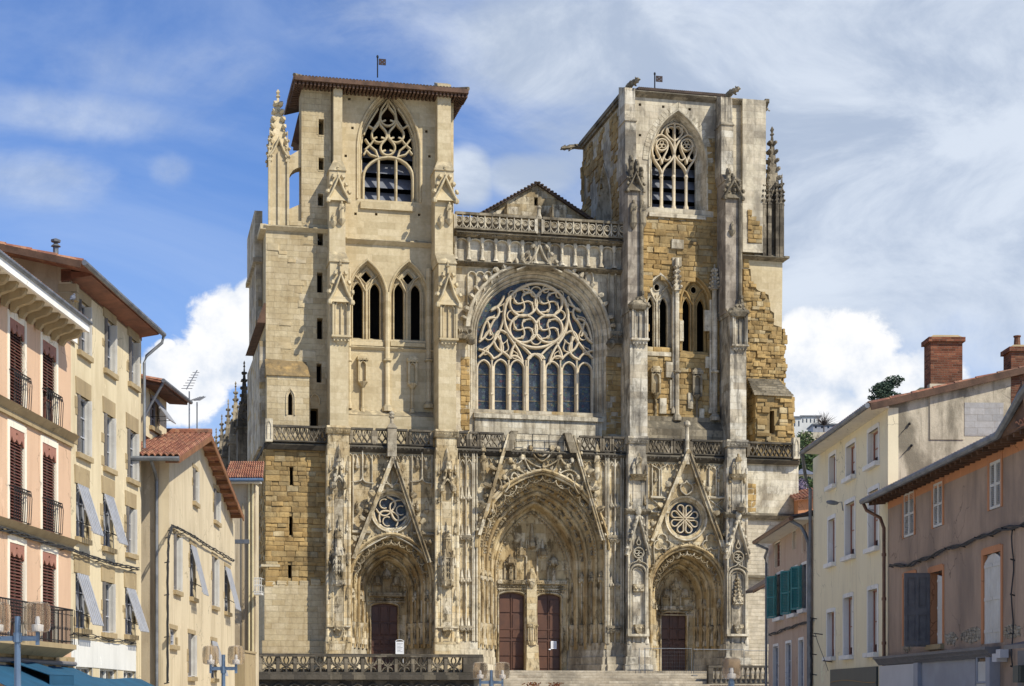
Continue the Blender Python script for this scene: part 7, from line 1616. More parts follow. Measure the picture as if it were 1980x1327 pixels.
mb.hexa([(v0, -.3, zt2), (v1, -.3, zt2), (v1, .62, ze - .1), (v0, .62, ze - .1), (v0, -.3, zt2 + .3), (v1, -.3, zt2 + .3), (v1, .62, ze - .02), (v0, .62, ze - .02)])
hp(LF, 'soffit', mb, 'soffit', H2)
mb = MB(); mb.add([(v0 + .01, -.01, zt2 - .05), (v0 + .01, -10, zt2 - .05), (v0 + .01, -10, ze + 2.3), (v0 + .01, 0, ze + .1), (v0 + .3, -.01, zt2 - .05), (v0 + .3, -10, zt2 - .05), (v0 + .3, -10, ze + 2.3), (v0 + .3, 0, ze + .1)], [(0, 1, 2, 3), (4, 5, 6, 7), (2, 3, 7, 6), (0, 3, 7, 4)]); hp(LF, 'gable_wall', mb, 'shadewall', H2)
tiles(LF, H2, (e0, .68, ze), (e1, .68, ze), (e0, -rp, hz_), (e1, -rp, hz_), 46, 10)
mb = MB(); mb.bar((e0 - .02, .66, ze - .08), (e0 - .02, -rp, hz_ - .08), .05, .2); mb.hexa([(e0 - .02, -rp, hz_ - .1), (e1, -rp, hz_ - .1), (e1, -12, hz_ - 1.2), (e0, -12, hz_ - 1.2), (e0 - .02, -rp, hz_), (e1, -rp, hz_), (e1, -12, hz_ - 1.1), (e0, -12, hz_ - 1.1)]); hp(LF, 'verge_board', mb, 'wood', H2)
mb = MB()
for k in range(7): x = .05 + random.uniform(0, .15); mb.box(v0 - .02, v0 + .25, -.38 - .2 * (k % 2), .03 + (.15 if k > 4 else 0), zt2 - 1.9 + k * .26, zt2 - 1.66 + k * .26)
hp(LF, 'corner_stones', mb, 'sandst', H2)
gutter(LF, H2, [(e0 + .0, .76, ze - .02), (e1 + .1, .76, ze - .06)], .085)
px_, pz_ = e1 + .05, ze - .1
pipe(LF, H2, [(px_, .76, pz_), (px_, .7, pz_ - .25), (v1 - .05, .2, pz_ - .75), (v1 - .05, .12, pz_ - 1.0), (v1 - .05, .12, LF.Z(868, 274))], .055)
mb = MB(); x, z = LF.X(120, -1), LF.Z(478, 120, -1); mb.lathe(x, -1.2, z - .5, [(.09, 0), (.09, .5), (.16, .52), (.05, .62), (.15, .66), (.16, .72), (.02, .78)], 8); hp(LF, 'roof_vent', mb, 'zinc', H2)
awning(LF, H2, 143, 273, 1311, 1.0, .45)
# ---- gabled house
G3o = Vector(((327 - CXP) / FPX * 60.0, 60.0)); GF = Frame(G3o.x, G3o.y, math.atan2(1, -.049))
H3 = GF.root('gabled_house', 'sand coloured gabled house with red tile roof and grey shutters, left of the cathedral', 'house')
ua, ub, uc = GF.X(327) , GF.X(454), GF.X(410, .55); zap = GF.Z(846, 410, .55); el, er_ = GF.X(347, .55), GF.X(472, .55); zl_, zr_ = GF.Z(889, 347, .55), GF.Z(1003, 472, .55); zeL = zap + (zl_ - zap) * (ua - uc) / (el - uc); zeR = zap + (zr_ - zap) * (ub - uc) / (er_ - uc)
W3 = [('f', 373, 381, 908, 972), ('f', 413.5, 423, 948, 1009), ('f', 336, 348, 1035, 1143), ('w', 367, 378, 1056, 1156), ('f', 410, 420, 1078, 1173), ('w', 434, 444, 1098, 1184), ('s', 329, 341, 1217, 1248), ('f', 364, 376, 1226, 1309), ('w', 408, 418, 1240, 1312)]
rs = [GF.rect(*q[1:]) for q in W3]
mb = MB(); mb.plate([(ua, -1.6), (ua, zeL), (uc, zap), (ub, zeR), (ub, -1.6)], [rectp(*r) for r in rs], -.35, 0); hp(GF, 'wall', mb, 'sand', H3)
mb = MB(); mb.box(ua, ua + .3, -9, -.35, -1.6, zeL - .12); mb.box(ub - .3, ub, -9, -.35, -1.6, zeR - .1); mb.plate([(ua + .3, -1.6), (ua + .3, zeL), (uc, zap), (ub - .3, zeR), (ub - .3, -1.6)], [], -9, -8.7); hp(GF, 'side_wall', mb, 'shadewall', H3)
for q, r in zip(W3, rs): hwin(GF, H3, r, shutter={'f': 'folded', 'w': 'awning', 's': None}[q[0]], lintel=.16, open_=.5, sill='sandst')
sl1 = (zap - zeL) / (uc - ua); sl2_ = (zap - zeR) / (ub - uc)
eo = ua - el; eo2 = er_ - ub; tiles(GF, H3, (ua - eo, -9.5, zeL - sl1 * eo + .1), (ua - eo, .55, zeL - sl1 * eo + .1), (uc, -9.5, zap + .1), (uc, .55, zap + .1), 48, 26, 'tile', r=.11)
tiles(GF, H3, (ub + eo2, .55, zeR - sl2_ * eo2 + .1), (ub + eo2, -9.5, zeR - sl2_ * eo2 + .1), (uc, .55, zap + .1), (uc, -9.5, zap + .1), 30, 18, 'tile', r=.11)
mb = MB()
for A, B in (((ua - eo, zeL - sl1 * eo), (uc, zap)), ((ub + eo2, zeR - sl2_ * eo2), (uc, zap))):
    mb.bar((A[0], .53, A[1] - .02), (B[0], .53, B[1] - .02), .2, .05)
    for i in range(9): t = (i + .5) / 9; mb.box(A[0] + (B[0] - A[0]) * t - .07, A[0] + (B[0] - A[0]) * t + .07, 0, .5, A[1] + (B[1] - A[1]) * t - .16, A[1] + (B[1] - A[1]) * t - .02)
MT['warmwood'] = plain('warm eave boards', (.27, .12, .05), .7, 0, .2, 2, .1); hp(GF, 'verge_board', mb, 'warmwood', H3)
mb = MB(); mb.tube([(uc, -9.5, zap + .22), (uc, .55, zap + .22)], .13, 7); hp(GF, 'ridge_tiles', mb, 'tile', H3)
gz = zeL - sl1 * eo + .02; gutter(GF, H3, [(ua - eo - .08, -6, gz), (ua - eo - .08, .55, gz)], .09)
pipe(GF, H3, [(ua - eo - .08, -.42, gz - .05), (ua - .5, -.42, gz - .35), (ua - .12, -.42, gz - .6), (ua - .12, -.42, GF.Z(1255, 306, -.4)), (ua - .12, -.42, -1.6)], .06)
mb = MB(); x, z = GF.X(379, -1), GF.Z(838, 379, -1); mb.box(x - .4, x + .4, -3.6, -3.0, z - 1, z + .25); mb.taper(x - .5, x + .5, -3.7, -2.9, z + .25, z + .32, .05, .05); mb.box(x - .25, x + .25, -3.5, -3.1, z + .4, z + .55); hp(GF, 'chimney', mb, 'sandst', H3)
def antenna(F, pxm, yb, yt, w, boom, n, label, tilt=0.0):
    r = F.root('tv_antenna', label, 'aerial', 'aerials on the gabled house roof'); x, z0 = F.P(pxm, yb, w); z1 = F.Z(yt, pxm, w); mb = MB(); mb.tube([(x, w, z0 - .6), (x, w, z1)], .03, 6); F.part('mast', mb, [MT['zinc']], r)
    mb = MB(); a, b = Vector((x - boom * .25, w, z1 - .05)), Vector((x + boom * .75, w, z1 + boom * tilt)); mb.tube([a, b], .025, 5)
    for i in range(n): c = a.lerp(b, (i + .2) / n); l = .24 - .1 * i / n; mb.tube([c - Vector((0, l, 0)), c + Vector((0, l, 0))], .014, 4); mb.tube([c - Vector((0, 0, l * .1)), c + Vector((0, 0, l * .1))], .01, 4)
    F.part('boom', mb, [MT['zinc']], r)
antenna(GF, 366, 838, 757, -1.5, 3.4, 7, 'taller grey television aerial, its boom rising steeply to the right', .42); antenna(GF, 381, 835, 778, -1.2, 3.0, 6, 'lower grey television aerial with shorter boom above the roof chimney', .22)
# ---- small tower house behind
tX = (279 - CXP) / FPX * 63.4; TFm = Frame(tX, 63.4, math.atan2(1, .034))
H5 = TFm.root('narrow_house', 'narrow beige house top with one propped shutter rising behind the gabled house', 'house'); a, b = TFm.X(279), TFm.X(322); zt = TFm.Z(772, 320)
r1, r2 = TFm.rect(290, 305, 768, 828), TFm.rect(281, 291, 845, 862)
body(TFm, H5, a, b, 6, -1.6, zt, [r1, r2], 'beige'); hwin(TFm, H5, r1, shutter='awning', open_=.7, lintel=.2); hwin(TFm, H5, r2, shutter=None)
zq = TFm.Z(764, 345, .7)
tiles(TFm, H5, (a - .4, .75, zq), (b + .5, .75, zq), (a - .4, -5, zq + 1.3), (b + .5, -5, zq + 1.3), 14, 8); mb = MB(); mb.hexa([(a - .3, 0, zq - .1), (b + .5, 0, zq - .1), (b + .5, .72, zq - .14), (a - .3, .72, zq - .14), (a - .3, 0, zq + .1), (b + .5, 0, zq + .1), (b + .5, .72, zq - .04), (a - .3, .72, zq - .04)]); hp(TFm, 'soffit', mb, 'wood', H5); gutter(TFm, H5, [(a - .5, .84, zq), (b + .6, .84, zq - .02)], .08)
pipe(TFm, H5, [(a - .4, .84, zq - .02), (a - .3, .3, zq - .9), (a - .3, .1, zq - 1.3)], .05)
# ---- house behind the gabled one, facing us
BF = Frame(0, 87.0, 0.0)
H4 = BF.root('corner_house', 'narrow sand coloured house with cream pipes squeezed between gabled house and cathedral', 'house')
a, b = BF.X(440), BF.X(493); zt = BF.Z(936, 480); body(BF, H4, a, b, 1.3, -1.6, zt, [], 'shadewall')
zq = BF.Z(930, 470, .5); tiles(BF, H4, (BF.X(432, .6), .6, zq + .1), (BF.X(508, .6), .6, zq + .1), (BF.X(432, .6), -1.4, zq + 1.2), (BF.X(500, .6), -1.4, zq + 1.2), 16, 8); gutter(BF, H4, [(BF.X(432, .7), .7, zq + .03), (BF.X(509, .7), .7, zq + .03)], .09, 'steel'); mb = MB(); mb.box(BF.X(434), BF.X(506), 0, .6, zt, zq - .03); hp(BF, 'soffit', mb, 'whitewood', H4)
for px in (482, 489): pipe(BF, H4, [(BF.X(px), .1, zt), (BF.X(px), .1, -1.6)], .055, 'yellowpipe')
pipe(BF, H4, [(BF.X(470), .08, zt - 1), (BF.X(470), .08, 1)], .025, 'sandst')
mb = MB(); a, b, c, d = BF.rect(491, 505, 1118, 1146, .8); mb.box(a, b, 0, .8, c - .1, c); 
for z in (c + .05, d, (c + d) / 2): mb.tube([(a, .8, z), (b, .8, z)], .02, 4); mb.tube([(b, 0, z), (b, .8, z)], .02, 4)
for i in range(5):
    x = a + (b - a) * i / 4; mb.tube([(x, .8, c), (x, .8, d)], .018, 4)
    if i < 4: mb.rib(circ(x + (b - a) / 8, (c + d) / 2, .05, 8), .02, .79, .81, True); mb.rib(circ(x + (b - a) / 8, (c + d) / 2 + .2, .04, 8), .02, .79, .81, True)
hp(BF, 'balcony', mb, 'whitewood', H4)
mb = MB(); mb.box(BF.X(462), BF.X(494), 0, 3.5, -1.6, BF.Z(1262, 480, 3)); mb.box(BF.X(460), BF.X(496), 0, 3.7, BF.Z(1262, 480, 3), BF.Z(1258, 480, 3)); hp(BF, 'porch', mb, 'sandst', H4)
# ------------------------------------------------------------ right row
RF = Frame(14.1 - .0275 * 60, 60.0, math.atan2(-1, .0275))
R2 = RF.root('pale_yellow_house', 'tall pale yellow house with white window surrounds, tallest of the right-hand row', 'house')
a, b = RF.X(1572), RF.X(1717); zt = RF.Z(893, 1573)
zt = RF.Z(790, 1715)
WR = [(1604, 1616, 881, 939), (1637, 1654, 860, 922), (1679, 1699, 832, 897), (1602, 1615, 1004, 1089), (1635, 1653, 972, 1075), (1680, 1699, 948, 1059), (1600, 1614, 1184, 1270), (1632, 1649, 1155, 1267), (1679, 1697, 1140, 1262)]
rs = [RF.rect(*q) for q in WR]
body(RF, R2, a, b, 10.5, -1.6, zt, rs, 'lemon', 'rough')
for r in rs: hwin(RF, R2, r, 'curtained', sill='wtrim', surround='wtrim', sw=.13, bars=1, rev=.2, frame='brownwood', sillp=.18)
ew = .62; ze = RF.Z(779, 1688, ew); e0, e1 = RF.X(1556, ew), RF.X(1700, ew)
sl = .235; mb = MB(); mb.hexa([(e0, 0, zt - .02), (b + .15, 0, zt - .02), (b + .15, ew, ze - .08), (e0, ew, ze - .08), (e0, 0, zt + .15), (b + .15, 0, zt + .15), (b + .15, ew, ze - .02), (e0, ew, ze - .02)]); hp(RF, 'soffit', mb, 'trim', R2)
tiles(RF, R2, (e0 - .1, ew + .05, ze), (b + .2, ew + .05, ze), (e0 - .1, -8, ze + sl * 8.6), (b + .2, -8, ze + sl * 8.6), 44, 12)
mb = MB(); mb.add([(b - .3, 0, zt), (b - .3, -10.5, zt), (b - .3, -8, ze + sl * 8.4), (b - .3, 0, zt + .15), (b, 0, zt), (b, -10.5, zt), (b, -8, ze + sl * 8.4), (b, 0, zt + .15)], [(0, 1, 2, 3), (4, 5, 6, 7), (2, 3, 7, 6), (1, 2, 6, 5)])
hp(RF, 'gable_wall', mb, 'rough', R2)
mb = MB(); mb.bar((b + .18, ew, ze - .08), (b + .18, -8, ze + sl * 8.5), .08, .22); hp(RF, 'verge_board', mb, 'wood', R2)
gutter(RF, R2, [(e0 - .1, ew + .12, ze - .04), (b + .2, ew + .12, ze - .04)], .09)
pipe(RF, R2, [(e0 + .1, ew + .12, ze - .08), (a + .02, .3, ze - .9), (a + .02, .12, ze - 1.3), (a + .02, .12, -1.6)], .07)
def chimney(par, F, u, px0, px1, y0, y1, d, m, pots=0):
    # stands on the wall that faces the camera at position u
    Y = F.oy + u * F.s; ww = lambda px: -(((px - CXP) / FPX * Y) - (F.ox + u * F.c)) ; z0, z1 = (HOR - y1) / FPX * Y, (HOR - y0) / FPX * Y
    w1, w0 = ww(px0), ww(px1); mb = MB(); mb.box(u - d, u + .01, w0, w1, z0, z1 - .25)
    mb.box(u - d - .08, u + .09, w0 - .08, w1 + .08, z1 - .25, z1 - .1); mb.hexa([(u - d - .02, w0 - .02, z1 - .1), (u + .03, w0 - .02, z1 - .1), (u + .03, w1 + .02, z1 - .1), (u - d - .02, w1 + .02, z1 - .1), (u - d + .1, w0 + .12, z1), (u - .1, w0 + .12, z1), (u - .1, w1 - .12, z1), (u - d + .1, w1 - .12, z1)], 1)
    for k in range(pots): mb.lathe(u - d / 2, w0 + (w1 - w0) * (k + 1) / (pots + 1), z1, [(.12, 0), (.1, .3), (.13, .32), (.13, .36)], 8)
    hp(F, 'chimney', mb, [m, 'sandst'], par)
chimney(R2, RF, b, 1800, 1862, 646, 745, .8, 'brick'); chimney(R2, RF, b, 1957, 1996, 664, 800, .8, 'brick', 1)
mb = MB() # plaster flue below the chimney and the block infill
Yb = RF.oy + b * RF.s; wwp = lambda px: -(((px - CXP) / FPX * Yb) - (RF.ox + b * RF.c)); zzp = lambda py: (HOR - py) / FPX * Yb
mb.box(b - .3, b + .03, wwp(1864), wwp(1798), zzp(850), zzp(742)); hp(RF, 'flue_wall', mb, 'rough', R2)
mb = MB(); mb.box(b - .2, b + .015, wwp(1942), wwp(1866), zzp(842), zzp(778)); hp(RF, 'block_patch', mb, 'block', R2)
mb = MB()
for x0, y0, x1, y1 in ((1742, 838, 1758, 820), (1744, 880, 1762, 862)): mb.bar((b + .06, wwp(x0), zzp(y0)), (b + .06, wwp(x1), zzp(y1)), .02, .02); mb.ell((b + .05, wwp(x1), zzp(y1)), (.05, .05, .05))
hp(RF, 'wall_tie', mb, 'iron', R2)
mb = MB(); x, z = RF.P(1612, 972, .4); mb.ell((x, .45, z), (.09, .07, .24), (-.1, 1, .12), 8, 5); mb.tube([(x, .3, z), (x, .1, z + .02), (x, .05, z - .3)], .022, 6)
RFo = RF.part('wall_lamp', mb, [MT['zinc']], None); RFo.matrix_world = fmat(RF); tag(RFo, 'grey cobra-head street lamp fixed to the pale yellow wall', 'street lamp')
mb = MB(); s0, s1, z0, z1 = RF.rect(1605, 1694, 1292, 1345, .08); mb.box(s0, s1, 0, .08, z0, z1); q = RF.part('shop_sign', mb, [MT['sign']], None); q.matrix_world = fmat(RF); tag(q, 'dark blank signboard low on the pale yellow house', 'sign'); mb = MB()
pts = [(s0 + .15 + (s1 - s0 - .3) * i / 10, .09, RF.Z(1318, 1650, .1) + .06 * math.sin(i * .5)) for i in range(11)]; mb.tube(pts, .015, 4); o = RF.part('painted_line', mb, [MT['gold']], q)
# ---- mauve house
R3 = RF.root('mauve_brown_house', 'mauve brown rendered house with orange window surrounds and worn white shutters, nearest on the right', 'house')
a, b = RF.X(1717) + .004, RF.X(2060); zt = RF.Z(966, 1718)
W5 = [('l', 1748, 1768, 951, 1038), ('l', 1805, 1823, 932, 1019), ('l', 1914, 1936, 890, 984), ('h', 1748, 1770, 1116, 1248), ('o', 1798, 1823, 1106, 1246), ('c', 1902, 1936, 1070, 1244)]
rs = [RF.rect(*q[1:]) for q in W5]
body(RF, R3, a, b, 9, -1.6, zt, rs, 'mauve')
for q, r in zip(W5, rs):
    x0, x1, z0, z1 = r
    if q[0] == 'l': hwin(RF, R3, r, sill=None, shutter='closedlouvre', surround='orange', sw=.15, ns=22)
    elif q[0] in 'ch': hwin(RF, R3, r, sill=None, shutter='closed', arched=.22, surround='orange', sw=.16)
    else:
        wn = hwin(RF, R3, r, sill='sandst', surround='orange', sw=.16, frame='redwood', rev=.3, label='window with one dark panelled shutter standing wide open')
        mb = MB(); H = z1 - z0; lw = .78 # leaf open square to the wall at the far jamb
        mb.box(x0 - .05, x0 - .02, .0, lw, z0 - .05, z1 + .02)
        for a_, b_ in ((0, .09), (lw / 2 - .045, lw / 2 + .045), (lw - .09, lw)): mb.box(x0 - .02, x0 + .015, a_, b_, z0 - .05, z1 + .02)
        for t0, t1 in ((0, .05), (.42, .52), (.94, 1)): mb.box(x0 - .02, x0 + .013, .0, lw, z0 + H * t0, z0 + H * t1)
        for a_ in (.13, lw / 2 + .085):
            for t0, t1 in ((.08, .38), (.56, .90)): mb.box(x0 - .02, x0 - .002, a_, a_ + lw / 2 - .22, z0 + H * t0, z0 + H * t1)
        hp(RF, 'shutter', mb, 'greywood', wn, 'dark grey panelled shutter opened square to the wall')
        mb = MB(); mb.plate([(x0 + (x1 - x0) * .55, z0), (x0 + (x1 - x0) * .55, z1 - .1), (x1, z1 - .2), (x1, z0)], [], -.06, -.02)
        for t in (.12, .48, .85): mb.box(x0 + (x1 - x0) * .56, x1, -.02, 0, z0 + H * t, z0 + H * t + .08)
        hp(RF, 'shutter', mb, 'whitewood', wn)
mb = MB()
mb.box(a, b, -.02, .006, zt - .32, zt)
hp(RF, 'eave_band', mb, 'orange', R3)
mb = MB(); r_x = RF.X(1838); # spalled render along the foot
MT['spall'] = stone('exposed rubble', [(0, (.33, .29, .22)), (1, (.55, .48, .37))], .2, .1, .5, (.16, .13, .1), 1.0, .5)
for (p0, p1, y0, y1) in ((1826, 1852, 1222, 1247), (1858, 1900, 1212, 1244), (1938, 1976, 1206, 1236), (1746, 1764, 1238, 1262)):
    pts = []; 
    for k in range(12): t = 2 * PI * k / 12; cx, cy = (p0 + p1) / 2, (y0 + y1) / 2; s = random.uniform(.75, 1.15); pts.append(RF.P(cx + (p1 - p0) / 2 * math.cos(t) * s, cy - (y1 - y0) / 2 * math.sin(t) * s, 0))
    mb.plate(pts, [], -.01, .008)
    for k in range(40): x, z = random.choice(pts); c = RF.P((p0 + p1) / 2, (y0 + y1) / 2, 0); t = random.random(); mb.ell((c[0] + (x - c[0]) * t, .01, c[1] + (z - c[1]) * t), (.06, .03, .05), None, 5, 3, 0, .4)
[hp(RF, 'bare_patch', q, 'spall', R3) for q in clusters(mb)]
ew = .6; ze = RF.Z(958, 1694, ew); e0 = RF.X(1690, ew); bx_ = RF.X(1937, ew)
mb = MB(); mb.hexa([(a - .6, 0, zt), (b, 0, zt), (b, ew, ze - .1), (a - .6, ew, ze - .1), (a - .6, 0, zt + .12), (b, 0, zt + .12), (b, ew, ze - .04), (a - .6, ew, ze - .04)])
for i in range(34): x = a - .4 + i * .5; mb.hexa([(x, 0, zt - .1), (x + .09, 0, zt - .1), (x + .09, ew - .05, ze - .2), (x, ew - .05, ze - .2), (x, 0, zt), (x + .09, 0, zt), (x + .09, ew - .05, ze - .1), (x, ew - .05, ze - .1)])
hp(RF, 'soffit', mb, 'wood', R3)
tiles(RF, R3, (a - .7, ew + .02, ze), (b, ew + .02, ze), (a - .7, -6, ze + 1.35), (b, -6, ze + 1.35), 60, 12, 'tile')
gutter(RF, R3, [(a - .75, ew + .1, ze - .03), (bx_, ew + .1, ze - .03), (RF.X(1960, ew), ew + .12, RF.Z(806, 1960, ew)), (RF.X(1985, ew), ew + .14, RF.Z(764, 1985, ew)), (RF.X(2020, ew), ew + .14, RF.Z(716, 2020, ew))], .1)
mb = MB(); mb.hexa([(bx_, -.3, zt), (RF.X(2030), -.3, zt), (RF.X(2030), .6, zt), (bx_, .6, ze - .1), (bx_, -.3, zt + .3), (RF.X(2030), -.3, RF.Z(716, 2020, ew)), (RF.X(2030), .68, RF.Z(716, 2020, ew)), (bx_, .68, ze)]); hp(RF, 'raised_eave', mb, 'wood', R3)
pipe(RF, R3, [(a - .6, ew + .1, ze - .08), (a - .5, ew, ze - .35), (a - .05, .25, ze - .65), (a + .02, .14, ze - 1.0), (a + .02, .14, -.3)], .06, 'copper', (.1, .35, .6, .85))
# shopfront
mb = MB(); x0, x1 = RF.X(1700, .2), RF.X(1913, .3); zc_ = RF.Z(1268, 1720, .4)
mb.box(x0, x1, 0, .42, zc_ - .08, zc_); mb.hexa([(x0, 0, zc_ - .28), (x1, 0, zc_ - .28), (x1, .22, zc_ - .28), (x0, .22, zc_ - .28), (x0, 0, zc_ - .08), (x1, 0, zc_ - .08), (x1, .38, zc_ - .08), (x0, .38, zc_ - .08)])
n = 60
for i in range(n): x = RF.X(1770, .3) + (x1 - RF.X(1770, .3)) * i / n; mb.box(x, x + .06, .2, .32, zc_ - .2, zc_ - .1)
hp(RF, 'shop_cornice', mb, 'greywood', R3)
mb = MB(); z1 = zc_ - .28; mb.box(x0 + .1, RF.X(1764, .3), 0, .22, -1.6, z1 - .02, 0); mb.box(RF.X(1766, .25), RF.X(1774, .25), 0, .25, -1.6, z1, 1); mb.box(RF.X(1774, .15), RF.X(1884, .15), 0, .12, -1.6, z1, 1); mb.box(RF.X(1888, .2), RF.X(1908, .2), 0, .2, RF.Z(1345, 1900), z1 - .1, 2); mb.rib(rectp(*RF.rect(1889, 1907, 1270, 1320, .22)), .06, .2, .24, True, 1); mb.box(RF.X(1908, .25), x1 - .05, 0, .28, -1.6, z1, 1)
hp(RF, 'shopfront', mb, ['panel', 'panel2', 'whitewood'], R3)
mb = MB(); q0, q1, q2, q3 = RF.rect(1958, 1969, 1287, 1320, .3); mb.box(q0, q1, .05, .3, q2, q3); mb.box(q1 - .02, q1 + .1, .08, .28, q2 + .02, q3 - .02); o = RF.part('electric_box', mb, [MT['sign']], None); o.matrix_world = fmat(RF); tag(o, 'black electricity box on the mauve wall at the right edge', 'electric box')
mb = MB(); q0, q1, q2, q3 = RF.rect(1918, 1927, 1264, 1280, .3); mb.box(q0, q1, .02, .3, q2, q3); mb.box(q1, q1 + .35, .1, .32, q3 - .12, q3 + .1); o = RF.part('security_light', mb, [MT['panel']], None); o.matrix_world = fmat(RF); tag(o, 'small grey floodlight with box beside the grey shopfront end', 'floodlight')
mb = MB(); q0, q1, q2, q3 = RF.rect(1940, 2040, 1238, 1252, .8); mb.hexa([(q0, 0, q3), (q1, 0, q3), (q1, .8, q2), (q0, .8, q2), (q0, 0, q3 + .1), (q1, 0, q3 + .1), (q1, .8, q2 + .1), (q0, .8, q2 + .1)]); hp(RF, 'shop_canopy', mb, 'greywood', R3)
mb = MB(); q0 = RF.X(1957, .2); mb.box(q0, q0 + 4, 0, .06, -1.6, q2); hp(RF, 'grey_shutter_door', mb, 'greywood', R3)
# ---- rose house
SF = Frame((1572 - CXP) / FPX * 68.7, 68.7, math.atan2(-1, -.003))
R1 = SF.root('rose_house', 'small rose coloured house with teal shutters between the cathedral and the yellow house', 'house')
a, b = SF.X(1486), SF.X(1572) - .01; zt = SF.Z(1030, 1530)
W6 = [('s', 1499, 1509, 1050, 1096), ('s', 1533, 1539, 1028, 1062), ('s', 1552, 1560, 1014, 1068), ('g', 1502, 1515, 1110, 1194), ('g', 1530, 1542, 1100, 1187), ('g', 1551, 1560, 1092, 1178), ('d', 1496, 1505, 1250, 1345), ('d', 1520, 1530, 1244, 1345), ('d', 1545, 1554, 1238, 1345)]
rs = [SF.rect(*q[1:]) for q in W6]; body(SF, R1, a, b, 8, -1.6, zt, rs, 'rose')
for q, r in zip(W6, rs):
    wn = hwin(SF, R1, r, sill='wtrim' if q[0] == 'g' else None, frame='brownwood' if q[0] == 's' else 'mullion', surround='wtrim' if q[0] != 's' else 'trim', sw=.1 if q[0] != 's' else .05, sillp=.2)
    if q[0] == 'g':
        x0, x1, z0, z1 = r; mb = MB(); louvre_leaf(mb, (x0 + .0, .05, z0 + .02), (1, .12, 0), (0, 0, 1), 0, (x1 - x0) * .62, z1 - z0 - .02, 26, 0, -.05); louvre_leaf(mb, (x0 - .62, .34, z0 + .02), (1, -.5, 0), (0, 0, 1), 0, .62, z1 - z0 - .02, 26, 0, -.05); hp(SF, 'shutter', mb, 'green', wn)
ew = .75; ze = SF.Z(1042, 1474, ew); e0 = SF.X(1463, ew); zs_ = zt
mb = MB(); mb.hexa([(e0, 0, zt), (b, 0, zt), (b, ew, ze - .05), (e0, ew, ze - .05), (e0, 0, zt + .15), (b, 0, zt + .15), (b, ew, ze), (e0, ew, ze)]); hp(SF, 'soffit', mb, 'trim', R1)
tiles(SF, R1, (e0, ew + .03, ze + .03), (b, ew + .03, ze + .03), (e0, -4, ze + 1.2), (b, -4, ze + 1.2), 44, 8, 'tiledark'); gutter(SF, R1, [(e0, ew + .12, ze), (b - .1, ew + .12, ze)], .1, 'copper')
pipe(SF, R1, [(e0 + .2, ew + .12, ze - .06), (e0 + .9, ew * .5, ze - .4), (a + .12, .2, ze - .6), (a - .08, .1, ze - .9), (a - .08, .1, -1.6)], .06); pipe(SF, R1, [(b - .35, ew + .12, ze - .05), (b - .3, ew * .6, ze - .3), (b - .15, .3, ze - .6), (b - .15, .15, ze - 1), (b - .15, .15, -1.6)], .075)
# lean-to porch roof by the pale wall and the yellow house roof further back
PF = Frame(0, 84.0, 0.0); r = PF.root('porch', 'small mossy lean-to roof on posts left of the rose house', 'porch roof'); a, b = PF.X(1447), PF.X(1486); mb = MB()
mb.hexa([(a, 1.5, PF.Z(1150, 1450)), (b, 1.5, PF.Z(1128, 1480)), (b, -1, PF.Z(1122, 1480)), (a, -1, PF.Z(1146, 1450)), (a, 1.5, PF.Z(1145, 1450)), (b, 1.5, PF.Z(1122, 1480)), (b, -1, PF.Z(1116, 1480)), (a, -1, PF.Z(1140, 1450))]); PF.part('roof', mb, [MT['tiledark']], r); mb = MB(); mb.tube([(b - .1, 1.4, PF.Z(1130, 1480)), (b - .1, 1.4, -1.6)], .08, 6); mb.tube([(a, 1.6, PF.Z(1149, 1450)), (b, 1.6, PF.Z(1128, 1480))], .06, 6); PF.part('post', mb, [MT['wood']], r)
YF = Frame(0, 110.0, 0.0); r = YF.root('ochre_house', 'ochre walled house with red tiles, only its roof edge showing above the rose house', 'house'); a, b = YF.X(1543), YF.X(1640); mb = MB(); mb.box(a, b, -6, 0, -1.6, YF.Z(962, 1560)); YF.part('wall', mb, [MT['orange']], r)
tiles(YF, r, (a - .3, .4, YF.Z(968, 1560)), (b, .4, YF.Z(956, 1600)), (a - .3, -3, YF.Z(955, 1560, -3)), (b, -3, YF.Z(935, 1600, -3)), 16, 5)
